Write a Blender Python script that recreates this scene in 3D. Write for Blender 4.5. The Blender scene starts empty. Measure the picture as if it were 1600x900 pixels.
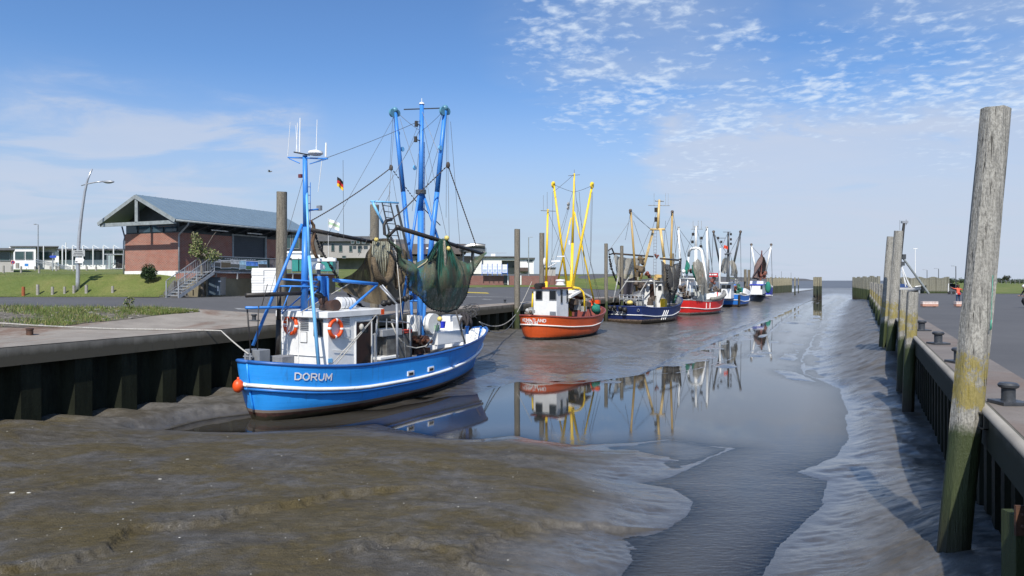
import bpy, math, random
import numpy as np
from mathutils import Vector, Matrix, Quaternion
random.seed(7); RN = np.random.RandomState(11)
SC = bpy.context.scene
COL = SC.collection
PI = math.pi
# ---------------------------------------------------------------- camera, light, exposure
F = 1600*24/36.0; HY = 438.0; EYE = 2.05        # focal length in photo pixels, horizon row, eye height above the quay
cam = bpy.data.cameras.new('camera'); co = bpy.data.objects.new('camera', cam); COL.objects.link(co)
cam.lens = 24.0; cam.sensor_width = 36.0; cam.clip_end = 20000; cam.clip_start = .05
co.location = (0, 0, EYE); co.rotation_euler = (PI/2, 0, 0); cam.shift_y = -12/1600
SC.camera = co
SUN_EL = math.radians(47); SX, SY = -.19, -.98     # horizontal direction towards the sun
wd = bpy.data.worlds.new('World'); SC.world = wd; wd.use_nodes = True
def nodes_world():
    nt = wd.node_tree; N = nt.nodes; Lk = nt.links; N.clear()
    out = N.new('ShaderNodeOutputWorld'); bg = N.new('ShaderNodeBackground'); bg.inputs[1].default_value = .1
    sky = N.new('ShaderNodeTexSky'); sky.sky_type = 'NISHITA'; sky.sun_disc = False
    sky.sun_elevation = SUN_EL; sky.sun_rotation = math.atan2(SX, SY); sky.air_density = 1.0; sky.dust_density = .6; sky.ozone_density = 2.2
    tc = N.new('ShaderNodeTexCoord')
    sep = N.new('ShaderNodeSeparateXYZ'); Lk.new(tc.outputs['Generated'], sep.inputs[0])
    def M(op, a, b=None, c=None, clamp=False):
        n = N.new('ShaderNodeMath'); n.operation = op; n.use_clamp = clamp
        for i, v in enumerate((a, b, c)):
            if v is None: continue
            if isinstance(v, (int, float)): n.inputs[i].default_value = v
            else: Lk.new(v, n.inputs[i])
        return n.outputs[0]
    def SM(v, a, b):
        n = N.new('ShaderNodeMapRange'); n.interpolation_type = 'SMOOTHSTEP'
        Lk.new(v, n.inputs[0]); n.inputs[1].default_value = a; n.inputs[2].default_value = b
        return n.outputs[0]
    def blob(px, py, a, b):     # a patch of sky round one direction; a, b are cosines at rim and core
        d = Vector(((px-800)/F, 1, (HY-py)/F)).normalized()
        n = N.new('ShaderNodeVectorMath'); n.operation = 'DOT_PRODUCT'
        Lk.new(tc.outputs['Generated'], n.inputs[0]); n.inputs[1].default_value = d
        return SM(n.outputs['Value'], a, b)
    zc = M('MAXIMUM', sep.outputs[2], 0.0)
    den = M('ADD', zc, .10)
    cx = M('DIVIDE', sep.outputs[0], den); cy = M('DIVIDE', sep.outputs[1], den)
    cmb = N.new('ShaderNodeCombineXYZ'); Lk.new(cx, cmb.inputs[0]); Lk.new(cy, cmb.inputs[1])
    def noise(scale, det, rough, dist=0, off=(0, 0, 0), st=(1, 1, 1)):
        mp = N.new('ShaderNodeMapping'); mp.inputs['Location'].default_value = off; mp.inputs['Scale'].default_value = st
        Lk.new(cmb.outputs[0], mp.inputs[0])
        n = N.new('ShaderNodeTexNoise'); n.inputs['Scale'].default_value = scale; n.inputs['Detail'].default_value = det
        n.inputs['Roughness'].default_value = rough; n.inputs['Distortion'].default_value = dist
        Lk.new(mp.outputs[0], n.inputs['Vector']); return n.outputs['Fac']
    n1 = noise(2.6, 8, .62, .5, (3.3, 1.4, 0), (1, 1.0, 1)); n2 = noise(17., 5, .55, .25); n3 = noise(.9, 4, .5, .3, (5, 2, 0)); n4 = noise(1.3, 5, .55, .4, (1, 7, 0), (.7, 1.3, 1))
    # mackerel cloud, two fields
    fld = M('MAXIMUM', M('MULTIPLY', blob(955, 45, .978, .997), .95), M('MAXIMUM', M('MULTIPLY', blob(1090, 150, .984, .998), .9), M('MAXIMUM', M('MULTIPLY', blob(1530, 40, .972, .997), .9), M('MULTIPLY', blob(1345, 115, .988, .999), .8))))
    mk = SM(M('ADD', M('ADD', M('MULTIPLY', n1, .52), M('MULTIPLY', n2, .48)), M('MULTIPLY', M('SUBTRACT', fld, 1.), .22)), .45, .64)
    mk = M('MULTIPLY', M('MULTIPLY', mk, SM(fld, 0, .4)), .85)
    # soft veils low on the right and left
    n6 = noise(1.5, 7, .55, .5, (2, 4, 0), (.8, 1.2, 1)); fr_ = M('MAXIMUM', blob(1500, 255, .93, .985), blob(1170, 215, .984, .997))
    veil_r = M('MULTIPLY', SM(M('ADD', n6, M('MULTIPLY', M('SUBTRACT', fr_, 1.), .45)), .16, .42), SM(fr_, 0, .3))
    veil_l = M('MULTIPLY', M('MAXIMUM', M('MAXIMUM', blob(190, 165, .9915, .9992), blob(370, 205, .9915, .9992)), M('MAXIMUM', blob(40, 225, .988, .999), blob(260, 250, .986, .999))), SM(n6, .38, .56))
    lid = SM(M('ADD', sep.outputs[2], M('MULTIPLY', M('SUBTRACT', n1, .5), .16)), .262, .18)
    veil_r = M('MULTIPLY', veil_r, lid); veil_l = M('MULTIPLY', veil_l, lid)
    low = SM(sep.outputs[2], .30, .05)
    band = M('MULTIPLY', low, M('ADD', .80, M('MULTIPLY', n4, .35)), clamp=True)
    soft = M('MAXIMUM', M('MULTIPLY', veil_r, .55), M('MAXIMUM', M('MULTIPLY', veil_l, .6), M('MAXIMUM', M('MULTIPLY', band, .86), M('MULTIPLY', M('MULTIPLY', fld, SM(n4, .3, .65)), .42))))
    back = M('MULTIPLY', SM(sep.outputs[1], .1, -.4), M('MULTIPLY', SM(n1, .45, .7), .6))
    hs = N.new('ShaderNodeHueSaturation'); hs.inputs['Saturation'].default_value = 1.06; hs.inputs['Value'].default_value = SKYV; Lk.new(sky.outputs[0], hs.inputs['Color'])
    tint = N.new('ShaderNodeMix'); tint.data_type = 'RGBA'; tint.blend_type = 'MULTIPLY'; tint.inputs[0].default_value = 1
    Lk.new(hs.outputs[0], tint.inputs[6]); tint.inputs[7].default_value = SKYT
    def mix(fac, a, colr):
        n = N.new('ShaderNodeMix'); n.data_type = 'RGBA'; Lk.new(fac, n.inputs[0]); Lk.new(a, n.inputs[6]); n.inputs[7].default_value = (*colr, 1); return n.outputs[2]
    c = mix(soft, tint.outputs[2], CLO)
    c = mix(M('MULTIPLY', M('MULTIPLY', M('MAXIMUM', veil_r, veil_l), M('ADD', .35, n4)), .7), c, (4.9, 5.4, 6.5))
    c = mix(mk, c, CHI)
    c = mix(back, c, CHI)
    Lk.new(c, bg.inputs[0]); Lk.new(bg.outputs[0], out.inputs[0])
SKYV = 1.0; SKYT = (.80, 1.0, 1.24, 1)
CLO = (4.0, 4.7, 5.9); CHI = (5.8, 6.7, 7.9)
nodes_world()
sl = bpy.data.lights.new('sun', 'SUN'); so = bpy.data.objects.new('sun', sl); COL.objects.link(so)
sl.energy = 4.2; sl.angle = math.radians(.53); sl.color = (1, .95, .87)
so.rotation_euler = Vector((SX*math.cos(SUN_EL), SY*math.cos(SUN_EL), math.sin(SUN_EL))).to_track_quat('Z', 'Y').to_euler()
so.location = (0, 0, 60)
vs = SC.view_settings; SC.display_settings.display_device = 'sRGB'
vs.view_transform = 'Standard'; vs.look = 'None'; vs.exposure = 0.3; vs.gamma = 1; vs.use_curve_mapping = False
SC.cycles.max_bounces = 6; SC.cycles.transparent_max_bounces = 12; SC.cycles.caustics_reflective = False; SC.cycles.caustics_refractive = False
# ---------------------------------------------------------------- materials
def _nt(name):
    m = bpy.data.materials.new(name); m.use_nodes = True; nt = m.node_tree; b = nt.nodes['Principled BSDF']; return m, nt, nt.nodes, nt.links, b
def ramp(N, L, src, stops):
    r = N.new('ShaderNodeValToRGB'); L.new(src, r.inputs[0]); e = r.color_ramp.elements
    while len(e) < len(stops): e.new(.5)
    for i, (p, c) in enumerate(stops): e[i].position = p; e[i].color = (*c, 1) if len(c) == 3 else c
    return r.outputs[0]
def tnoise(N, L, vec, scale, det=5, rough=.6, st=None, dist=0):
    if st:
        mp = N.new('ShaderNodeMapping'); mp.inputs['Scale'].default_value = st; L.new(vec, mp.inputs[0]); vec = mp.outputs[0]
    n = N.new('ShaderNodeTexNoise'); n.inputs['Scale'].default_value = scale; n.inputs['Detail'].default_value = det; n.inputs['Roughness'].default_value = rough
    n.inputs['Distortion'].default_value = dist; L.new(vec, n.inputs['Vector']); return n.outputs['Fac']
def mixc(N, L, fac, a, b, mode='MIX'):
    n = N.new('ShaderNodeMix'); n.data_type = 'RGBA'; n.blend_type = mode
    for i, v in ((0, fac), (6, a), (7, b)):
        if isinstance(v, (int, float)): n.inputs[i].default_value = v
        elif isinstance(v, tuple): n.inputs[i].default_value = (*v, 1) if len(v) == 3 else v
        else: L.new(v, n.inputs[i])
    return n.outputs[2]
def mth(N, L, op, a, b=0., clamp=False):
    n = N.new('ShaderNodeMath'); n.operation = op; n.use_clamp = clamp
    for i, v in enumerate((a, b)):
        if isinstance(v, (int, float)): n.inputs[i].default_value = v
        else: L.new(v, n.inputs[i])
    return n.outputs[0]
def bump(N, L, b, h, s, d=.02):
    n = N.new('ShaderNodeBump'); n.inputs['Strength'].default_value = s; n.inputs['Distance'].default_value = d; L.new(h, n.inputs['Height']); L.new(n.outputs[0], b.inputs['Normal']); return n
def obj_vec(N): return N.new('ShaderNodeTexCoord').outputs['Object']
MATS = {}
def pm(name, c, c2=None, sc=3., rough=.6, bs=.15, bd=.01, metal=0., st=None, spec=.5, lo=.35, hi=.65, bsc=None, det=6):
    """noise-mottled surface in two close colours, with fine relief"""
    if name in MATS: return MATS[name]
    m, nt, N, L, b = _nt(name)
    v = obj_vec(N)
    c2 = c2 or tuple(x*.72 for x in c)
    f = tnoise(N, L, v, sc, det, .65, st)
    L.new(ramp(N, L, f, [(lo, c2), (hi, c)]), b.inputs['Base Color'])
    b.inputs['Metallic'].default_value = metal; b.inputs['Specular IOR Level'].default_value = spec
    rr = mth(N, L, 'ADD', mth(N, L, 'MULTIPLY', f, -.25), rough+.12, True); L.new(rr, b.inputs['Roughness'])
    if bs: bump(N, L, b, tnoise(N, L, v, bsc or sc*6, 4, .7, st), bs, bd)
    MATS[name] = m; return m
def paint(name, c, rust=.0, rough=.38, chalk=.12):
    """boat or steel paint: faint chalky fading, grime, optional rust specks"""
    if name in MATS: return MATS[name]
    m, nt, N, L, b = _nt(name); v = obj_vec(N)
    f = tnoise(N, L, v, 1.4, 6, .7); g = tnoise(N, L, v, 9, 6, .75)
    pale = tuple(min(1, x*(1+chalk)+chalk*.12) for x in c); dk = tuple(x*.90 for x in c)
    col = mixc(N, L, ramp(N, L, f, [(.3, (0, 0, 0)), (.7, (1, 1, 1))]), dk, pale)
    col = mixc(N, L, ramp(N, L, g, [(.64, (0, 0, 0)), (.78, (.22, .22, .22))]), col, (.22, .17, .13))
    if rust: col = mixc(N, L, ramp(N, L, tnoise(N, L, v, 6, 8, .8), [(.66-rust*.2, (0, 0, 0)), (.72-rust*.2, (.85, .85, .85))]), col, (.13, .05, .02))
    L.new(col, b.inputs['Base Color'])
    L.new(mth(N, L, 'ADD', mth(N, L, 'MULTIPLY', g, .3), rough-.12), b.inputs['Roughness'])
    bump(N, L, b, g, .12, .006)
    MATS[name] = m; return m
def hull_mat(name, c, zw_, c_low, c_weed=(.02, .022, .012), boot=None):
    m, nt, N, L, b = _nt(name); v = obj_vec(N)
    sep = N.new('ShaderNodeSeparateXYZ'); L.new(v, sep.inputs[0]); z = sep.outputs[2]
    st = (1, 1, 9)
    g = tnoise(N, L, v, 2.2, 6, .7, (.35, .35, 6)); f = tnoise(N, L, v, .8, 5, .6); sc = tnoise(N, L, v, 3.0, 8, .8, (1.0, 1.0, 18))
    col = mixc(N, L, ramp(N, L, f, [(.3, (0, 0, 0)), (.7, (1, 1, 1))]), tuple(x*.86 for x in c), tuple(min(1, x*1.08+.004) for x in c))
    col = mixc(N, L, ramp(N, L, g, [(.35, (0, 0, 0)), (.75, (.5, .5, .5))]), col, tuple(min(1, x*1.2+.012) for x in c))
    col = mixc(N, L, ramp(N, L, sc, [(.60, (0, 0, 0)), (.67, (.6, .6, .6))]), col, tuple(min(1, x*.65+.18) for x in c))
    # vertical runs of rust and dirt
    rs = tnoise(N, L, v, 2.4, 6, .7, (3, 3, .25))
    col = mixc(N, L, ramp(N, L, rs, [(.56, (0, 0, 0)), (.74, (.6, .6, .6))]), col, tuple(x*.35+.03 for x in c))
    if zw_ is not None:
        wz = mth(N, L, 'ADD', z, mth(N, L, 'MULTIPLY', tnoise(N, L, v, 3.5, 6, .7), .16))
        e1 = mth(N, L, 'LESS_THAN', wz, zw_+.08)
        low = mixc(N, L, ramp(N, L, tnoise(N, L, v, 4, 7, .75), [(.38, (0, 0, 0)), (.6, (1, 1, 1))]), c_low, tuple(x*.4 for x in c_low))
        col = mixc(N, L, e1, col, low)
        if boot: col = mixc(N, L, mth(N, L, 'LESS_THAN', mth(N, L, 'ABSOLUTE', mth(N, L, 'SUBTRACT', z, zw_+.02)), .055), col, boot)
        wv = mth(N, L, 'ADD', z, mth(N, L, 'MULTIPLY', tnoise(N, L, v, 2.2, 7, .8), .55))
        e2 = mth(N, L, 'LESS_THAN', wv, zw_+.10)
        col = mixc(N, L, e2, col, mixc(N, L, tnoise(N, L, v, 9, 5), c_weed, (.045, .035, .02)))
    L.new(col, b.inputs['Base Color'])
    L.new(mth(N, L, 'ADD', mth(N, L, 'MULTIPLY', g, .35), .24), b.inputs['Roughness'])
    bump(N, L, b, mth(N, L, 'ADD', g, mth(N, L, 'MULTIPLY', f, 1.2)), .35, .012)
    return m
WHITE = paint('white_paint', (.78, .78, .76)); BLUE = paint('mast_blue_paint', (.035, .21, .62), .12, .4)
LBLUE = paint('pale_blue_paint', (.16, .45, .75), .1); YEL = paint('mast_yellow_paint', (.82, .55, .02), .25)
CREAM = paint('ochre_mast_paint', (.62, .44, .18), .3); DECK = pm('deck_planks', (.16, .14, .12), (.06, .055, .05), 4, .7)
BLACK = pm('black_steel', (.018, .017, .017), (.035, .028, .022), 6, .5); RUST = pm('rusty_steel', (.12, .055, .03), (.04, .022, .016), 5, .75, .4)
RUBBER = pm('black_rubber', (.012, .012, .013), (.025, .024, .022), 8, .55, .3)
GREY = pm('galvanised_steel', (.42, .44, .46), (.3, .31, .33), 5, .42, .08, metal=.35)
GREYP = paint('grey_paint', (.2, .21, .22), .2); DGREY = paint('dark_grey_paint', (.055, .06, .065), .1)
GLASS = pm('dark_window_glass', (.012, .016, .02), (.02, .025, .03), 2, .02, 0)
ROPE = pm('pale_rope', (.55, .53, .48), (.32, .3, .26), 20, .85, .3); WIRE = pm('rigging_wire', (.10, .10, .10), (.05, .045, .04), 10, .5, 0)
CHAIN = pm('rusty_chain', (.085, .065, .05), (.04, .03, .025), 12, .7, .3)
ORANGE = pm('orange_plastic', (.85, .10, .012), (.7, .07, .01), 4, .45, .05); REDP = paint('red_paint', (.5, .02, .02)); DOORB = pm('dark_brown_door', (.035, .016, .011), (.022, .011, .008), 3, .4, .2, st=(8, 8, 1))
TEALNET = pm('teal_net_heap', (.03, .28, .2), (.01, .12, .09), 14, .9, .8, .03)
BROWNHEAP = pm('brown_net_heap', (.2, .15, .09), (.07, .05, .03), 14, .9, .8, .03)
FLOATY = pm('yellow_float_plastic', (.75, .6, .18), (.6, .45, .12), 5, .5)
GAL = pm('brushed_aluminium', (.55, .56, .57), (.42, .43, .44), 3, .35, .03, metal=.5)
def net_mat(name, c, c2, cover=.62, c3=None):
    m, nt, N, L, b = _nt(name); v = obj_vec(N)
    f = tnoise(N, L, v, 2.2, 6, .7, (1, 1, .35)); g = tnoise(N, L, v, 85, 2, .5); h = tnoise(N, L, v, 7, 6, .75, (1, 1, .3))
    col = ramp(N, L, f, [(.36, c2), (.55, c), (.7, c3 or c)])
    L.new(col, b.inputs['Base Color']); b.inputs['Roughness'].default_value = .9
    s = mth(N, L, 'ADD', mth(N, L, 'MULTIPLY', g, .85), mth(N, L, 'MULTIPLY', h, .35))
    a = ramp(N, L, s, [(.6-cover*.30, (0, 0, 0)), (.72-cover*.16, (1, 1, 1))])
    L.new(a, b.inputs['Alpha']); bump(N, L, b, g, .5, .02)
    return m
NETG = net_mat('green_trawl_net', (.06, .10, .062), (.10, .085, .05), .85, (.035, .19, .125))
NETGD = net_mat('dense_green_net', (.02, .11, .08), (.02, .06, .045), 1.15, (.03, .20, .14))
NETB = net_mat('brown_trawl_net', (.17, .13, .075), (.09, .07, .04), 1.0, (.24, .19, .11))
NETK = net_mat('dark_trawl_net', (.05, .05, .05), (.03, .03, .035), .9, (.09, .085, .075))
NETW = net_mat('pale_trawl_net', (.36, .33, .27), (.2, .18, .14), .8, (.42, .4, .34))
# ---------------------------------------------------------------- mesh helpers
WM = {}
class MB:
    def __init__(s): s.v = []; s.f = []; s.m = []
    def add(s, v, f, m=0):
        o = len(s.v); s.v += [tuple(x) for x in v]; s.f += [tuple(i+o for i in q) for q in f]; s.m += [m]*len(f); return s
    def box(s, c, d, ax=None, m=0, bev=0):
        c = Vector(c); X, Y, Z = ax or (Vector((1, 0, 0)), Vector((0, 1, 0)), Vector((0, 0, 1)))
        P8 = [c+X*(d[0]/2*a)+Y*(d[1]/2*b)+Z*(d[2]/2*e) for e in (-1, 1) for b in (-1, 1) for a in (-1, 1)]
        return s.add(P8, [(0, 2, 3, 1), (4, 5, 7, 6), (0, 1, 5, 4), (2, 6, 7, 3), (0, 4, 6, 2), (1, 3, 7, 5)], m)
    def span(s, a, b, m=0):          # box between two corners
        return s.box([(a[i]+b[i])/2 for i in range(3)], [abs(b[i]-a[i]) for i in range(3)], None, m)
    def tube(s, pts, r, n=8, cap=True, m=0, close=False, flat=1.0):
        pts = [Vector(p) for p in pts]; k = len(pts); R = r if isinstance(r, (list, tuple)) else [r]*k
        V = []; up = None
        for i, p in enumerate(pts):
            if close: t = pts[(i+1) % k]-pts[i-1]
            else: t = pts[min(i+1, k-1)]-pts[max(i-1, 0)]
            if t.length < 1e-9: t = Vector((0, 0, 1))
            t.normalize()
            if up is None: up = Vector((0, 0, 1)) if abs(t.z) < .9 else Vector((1, 0, 0))
            u = up-t*up.dot(t)
            if u.length < 1e-4: u = t.orthogonal()
            u.normalize(); up = u; w = t.cross(u)
            for j in range(n):
                a = 2*PI*j/n; V.append(p+(u*math.cos(a)*flat+w*math.sin(a))*R[i])
        Fc = []
        for i in range(k if close else k-1):
            i2 = (i+1) % k
            for j in range(n): Fc.append((i*n+j, i*n+(j+1) % n, i2*n+(j+1) % n, i2*n+j))
        if cap and not close: Fc.append(tuple(range(n))[::-1]); Fc.append(tuple((k-1)*n+j for j in range(n)))
        return s.add(V, Fc, m)
    def cyl(s, a, b, r, r2=None, n=12, m=0): return s.tube([a, b], [r, r if r2 is None else r2], n, True, m)
    def bar(s, a, b, w, h=None, m=0):
        a = Vector(a); b = Vector(b); t = (b-a); l = t.length
        if l < 1e-6: return s
        t.normalize(); u = t.cross(Vector((0, 0, 1)))
        if u.length < 1e-3: u = Vector((1, 0, 0))
        u.normalize(); return s.box((a+b)/2, (l, w, h or w), (t, u, t.cross(u)), m)
    def ball(s, c, r, nu=12, nv=8, m=0):
        c = Vector(c); r = r if isinstance(r, (tuple, list)) else (r, r, r); V = []; Fc = []
        for i in range(nv+1):
            a = PI*i/nv
            for j in range(nu): V.append((c.x+r[0]*math.sin(a)*math.cos(2*PI*j/nu), c.y+r[1]*math.sin(a)*math.sin(2*PI*j/nu), c.z+r[2]*math.cos(a)))
        for i in range(nv):
            for j in range(nu): Fc.append((i*nu+j, (i+1)*nu+j, (i+1)*nu+(j+1) % nu, i*nu+(j+1) % nu))
        return s.add(V, Fc, m)
    def ring(s, c, ax, R, r, n=24, k=8, m=0, a0=0, a1=2*PI):
        c = Vector(c); ax = Vector(ax).normalized(); u = ax.orthogonal().normalized(); w = ax.cross(u)
        full = abs(a1-a0-2*PI) < 1e-6; q = n if full else n+1
        return s.tube([c+(u*math.cos(a0+(a1-a0)*i/n)+w*math.sin(a0+(a1-a0)*i/n))*R for i in range(q)], r, k, not full, m, full)
    def prism(s, pts, vec, m=0):
        n = len(pts); vec = Vector(vec); V = [Vector(p) for p in pts]+[Vector(p)+vec for p in pts]
        return s.add(V, [tuple(range(n))[::-1], tuple(range(n, 2*n))]+[(i, (i+1) % n, n+(i+1) % n, n+i) for i in range(n)], m)
    def sheet(s, g, m=0):
        a = len(g); b = len(g[0])
        return s.add([p for r in g for p in r], [(i*b+j, i*b+j+1, (i+1)*b+j+1, (i+1)*b+j) for i in range(a-1) for j in range(b-1)], m)
    def lathe(s, c, prof, n=16, m=0):
        c = Vector(c); k = len(prof)
        V = [(c.x+r*math.cos(2*PI*j/n), c.y+r*math.sin(2*PI*j/n), c.z+z) for r, z in prof for j in range(n)]
        return s.add(V, [(i*n+j, i*n+(j+1) % n, (i+1)*n+(j+1) % n, (i+1)*n+j) for i in range(k-1) for j in range(n)]+[tuple(range(n))[::-1], tuple((k-1)*n+j for j in range(n))], m)
    def build(s, name, mat, parent=None, smooth=False, loc=None, world=False, bevel=0):
        me = bpy.data.meshes.new(name); V = s.v
        inv = None; L0 = Vector((0, 0, 0))
        if parent is not None and world: inv = WM[parent.name].inverted()
        elif parent is None and loc is not None: inv = Matrix.Translation(Vector(loc)).inverted(); L0 = Vector(loc)
        if inv is not None: V = [tuple(inv @ Vector(p)) for p in V]
        me.from_pydata(V, [], s.f); me.update()
        ms = mat if isinstance(mat, (list, tuple)) else [mat]
        for q in ms: me.materials.append(q)
        if len(ms) > 1: me.polygons.foreach_set('material_index', s.m)
        if smooth: me.polygons.foreach_set('use_smooth', [True]*len(s.f))
        o = bpy.data.objects.new(name, me); COL.objects.link(o)
        if parent is not None: o.parent = parent; WM[o.name] = WM[parent.name]
        else: o.location = L0; WM[o.name] = Matrix.Translation(L0)
        if smooth == 'auto':
            me.polygons.foreach_set('use_smooth', [True]*len(s.f)); me.set_sharp_from_angle(angle=math.radians(38))
        if bevel:
            b = o.modifiers.new('edge', 'BEVEL'); b.width = bevel; b.segments = 2; b.limit_method = 'ANGLE'
        return o
def tag(o, label, cat, group=None):
    o['label'] = label; o['category'] = cat
    if group: o['group'] = group
    return o
def kind(o, k='structure', label=None):
    o['kind'] = k
    if label: o['label'] = label
    return o
def thing(name, label, cat, loc=(0, 0, 0), rz=0, group=None):
    o = bpy.data.objects.new(name, None); COL.objects.link(o); o.location = loc; o.rotation_euler = (0, 0, rz); o.empty_display_size = .2
    WM[o.name] = Matrix.Translation(Vector(loc)) @ Matrix.Rotation(rz, 4, 'Z')
    return tag(o, label, cat, group)
def dup(root, loc, rz=0, label=None, scale=None):
    def cp(o, par):
        c = o.copy(); COL.objects.link(c); c.parent = par
        for k in [k for k in ALLCH.get(o.name, [])]: ALLCH.setdefault(c.name, []).append(cp(k, c))
        return c
    ALLCH.clear()
    for o in bpy.data.objects:
        if o.parent: ALLCH.setdefault(o.parent.name, []).append(o)
    r = cp(root, None); r.location = loc; r.rotation_euler = (0, 0, rz)
    if scale: r.scale = scale
    if label: r['label'] = label
    WM[r.name] = Matrix.Translation(Vector(loc)) @ Matrix.Rotation(rz, 4, 'Z')
    return r
ALLCH = {}
def P(px, py, Y): return Vector(((px-800)/F*Y, Y, EYE-(py-HY)/F*Y))
def proj(p): return (800+F*p[0]/p[1], HY+F*(EYE-p[2])/p[1])
def text_mesh(txt, size=1., bold=0):
    cu = bpy.data.curves.new('lettering', 'FONT'); cu.body = txt; cu.size = size; cu.align_x = 'CENTER'; cu.offset = bold; cu.resolution_u = 3
    o = bpy.data.objects.new('lettering', cu); COL.objects.link(o)
    dg = bpy.context.evaluated_depsgraph_get(); me = o.evaluated_get(dg).to_mesh()
    V = [tuple(v.co) for v in me.vertices]; Fc = [tuple(p.vertices) for p in me.polygons]
    o.evaluated_get(dg).to_mesh_clear(); bpy.data.objects.remove(o); bpy.data.curves.remove(cu)
    return V, Fc
GLYPH = {'D': [[(0, 0), (0, 1), (.45, 1), (.8, .78), (.8, .22), (.45, 0), (0, 0)]], 'O': [[(.3, 0), (0, .28), (0, .72), (.3, 1), (.55, 1), (.85, .72), (.85, .28), (.55, 0), (.3, 0)]],
 'R': [[(0, 0), (0, 1), (.55, 1), (.75, .86), (.75, .6), (.55, .47), (0, .47)], [(.42, .47), (.8, 0)]], 'U': [[(0, 1), (0, .25), (.25, 0), (.52, 0), (.77, .25), (.77, 1)]],
 'M': [[(0, 0), (0, 1)], [(0, 1), (.45, .25), (.9, 1)], [(.9, 1), (.9, 0)]], 'H': [[(0, 0), (0, 1)], [(.75, 0), (.75, 1)], [(0, .5), (.75, .5)]], 'E': [[(.65, 1), (0, 1), (0, 0), (.65, 0)], [(0, .52), (.55, .52)]],
 'I': [[(.1, 0), (.1, 1)]], 'A': [[(0, 0), (.4, 1), (.8, 0)], [(.15, .33), (.65, .33)]], 'T': [[(.38, 0), (.38, 1)], [(0, 1), (.76, 1)]], 'L': [[(0, 1), (0, 0), (.6, 0)]], 'N': [[(0, 0), (0, 1), (.75, 0), (.75, 1)]], 'W': [[(0, 1), (.25, 0), (.5, .8), (.75, 0), (1, 1)]]}
def stroke_text(txt, size, w=.17):
    """block capitals from plain strokes, centred on x"""
    V = []; Fc = []; x = 0; lay = 0
    for ch in txt:
        g = GLYPH.get(ch, []); gw = max([p[0] for l in g for p in l] or [.4])
        for l in g:
            for i in range(len(l)-1):
                a = Vector((l[i][0]+x, l[i][1], 0)); c = Vector((l[i+1][0]+x, l[i+1][1], 0)); d = (c-a).normalized(); nn = Vector((-d.y, d.x, 0))*w/2; a = a-d*w*.42; c = c+d*w*.42; m = max(1, int((c-a).length/.3)); lay += 1
                for k in range(m):
                    p, q = a.lerp(c, k/m), a.lerp(c, (k+1)/m); j = len(V); V += [tuple((t+Vector((0, 0, .0)))*size)[:2]+(lay % 5,) for t in (p-nn, q-nn, q+nn, p+nn)]; Fc.append((j, j+1, j+2, j+3))
        x += gw+.34
    off = (x-.34)*size/2
    return [(v[0]-off, v[1], v[2]) for v in V], Fc
def smooth01(x): x = np.clip(x, 0, 1); return x*x*(3-2*x)
# vectorised value noise
_perm = RN.rand(256, 256)
def vnoise(x, y):
    xi = np.floor(x).astype(int); yi = np.floor(y).astype(int); fx = x-xi; fy = y-yi
    fx = fx*fx*(3-2*fx); fy = fy*fy*(3-2*fy)
    a = _perm[xi & 255, yi & 255]; b = _perm[(xi+1) & 255, yi & 255]; c = _perm[xi & 255, (yi+1) & 255]; d = _perm[(xi+1) & 255, (yi+1) & 255]
    return (a*(1-fx)+b*fx)*(1-fy)+(c*(1-fx)+d*fx)*fy-.5
def fbm(x, y, o=5, g=.5):
    s = 0; a = 1; t = 0
    for i in range(o):
        c, d = math.cos(i*.9), math.sin(i*.9)
        s = s+a*vnoise((x*c-y*d)*2**i+i*17.3, (x*d+y*c)*2**i+i*9.1); t += a; a *= g
    return s/t
def grid_object(name, X, Y, Z, mat, attrs=None, mask=None):
    r, c = X.shape; n = r*c
    me = bpy.data.meshes.new(name); me.vertices.add(n)
    me.vertices.foreach_set('co', np.stack([X, Y, Z], -1).reshape(-1).astype('f'))
    i = np.arange(n).reshape(r, c); q = np.stack([i[:-1, :-1], i[:-1, 1:], i[1:, 1:], i[1:, :-1]], -1).reshape(-1, 4)
    if mask is not None: q = q[mask.reshape(-1)]
    k = len(q); me.loops.add(k*4); me.loops.foreach_set('vertex_index', q.reshape(-1).astype('i'))
    me.polygons.add(k); me.polygons.foreach_set('loop_start', np.arange(0, 4*k, 4, dtype='i')); me.polygons.foreach_set('use_smooth', np.ones(k, bool))
    for nm, a in (attrs or {}).items():
        at = me.attributes.new(nm, 'FLOAT', 'POINT'); at.data.foreach_set('value', a.reshape(-1).astype('f'))
    me.update(calc_edges=True); me.validate(); me.materials.append(mat)
    o = bpy.data.objects.new(name, me); COL.objects.link(o); WM[o.name] = Matrix.Identity(4); return o
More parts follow.
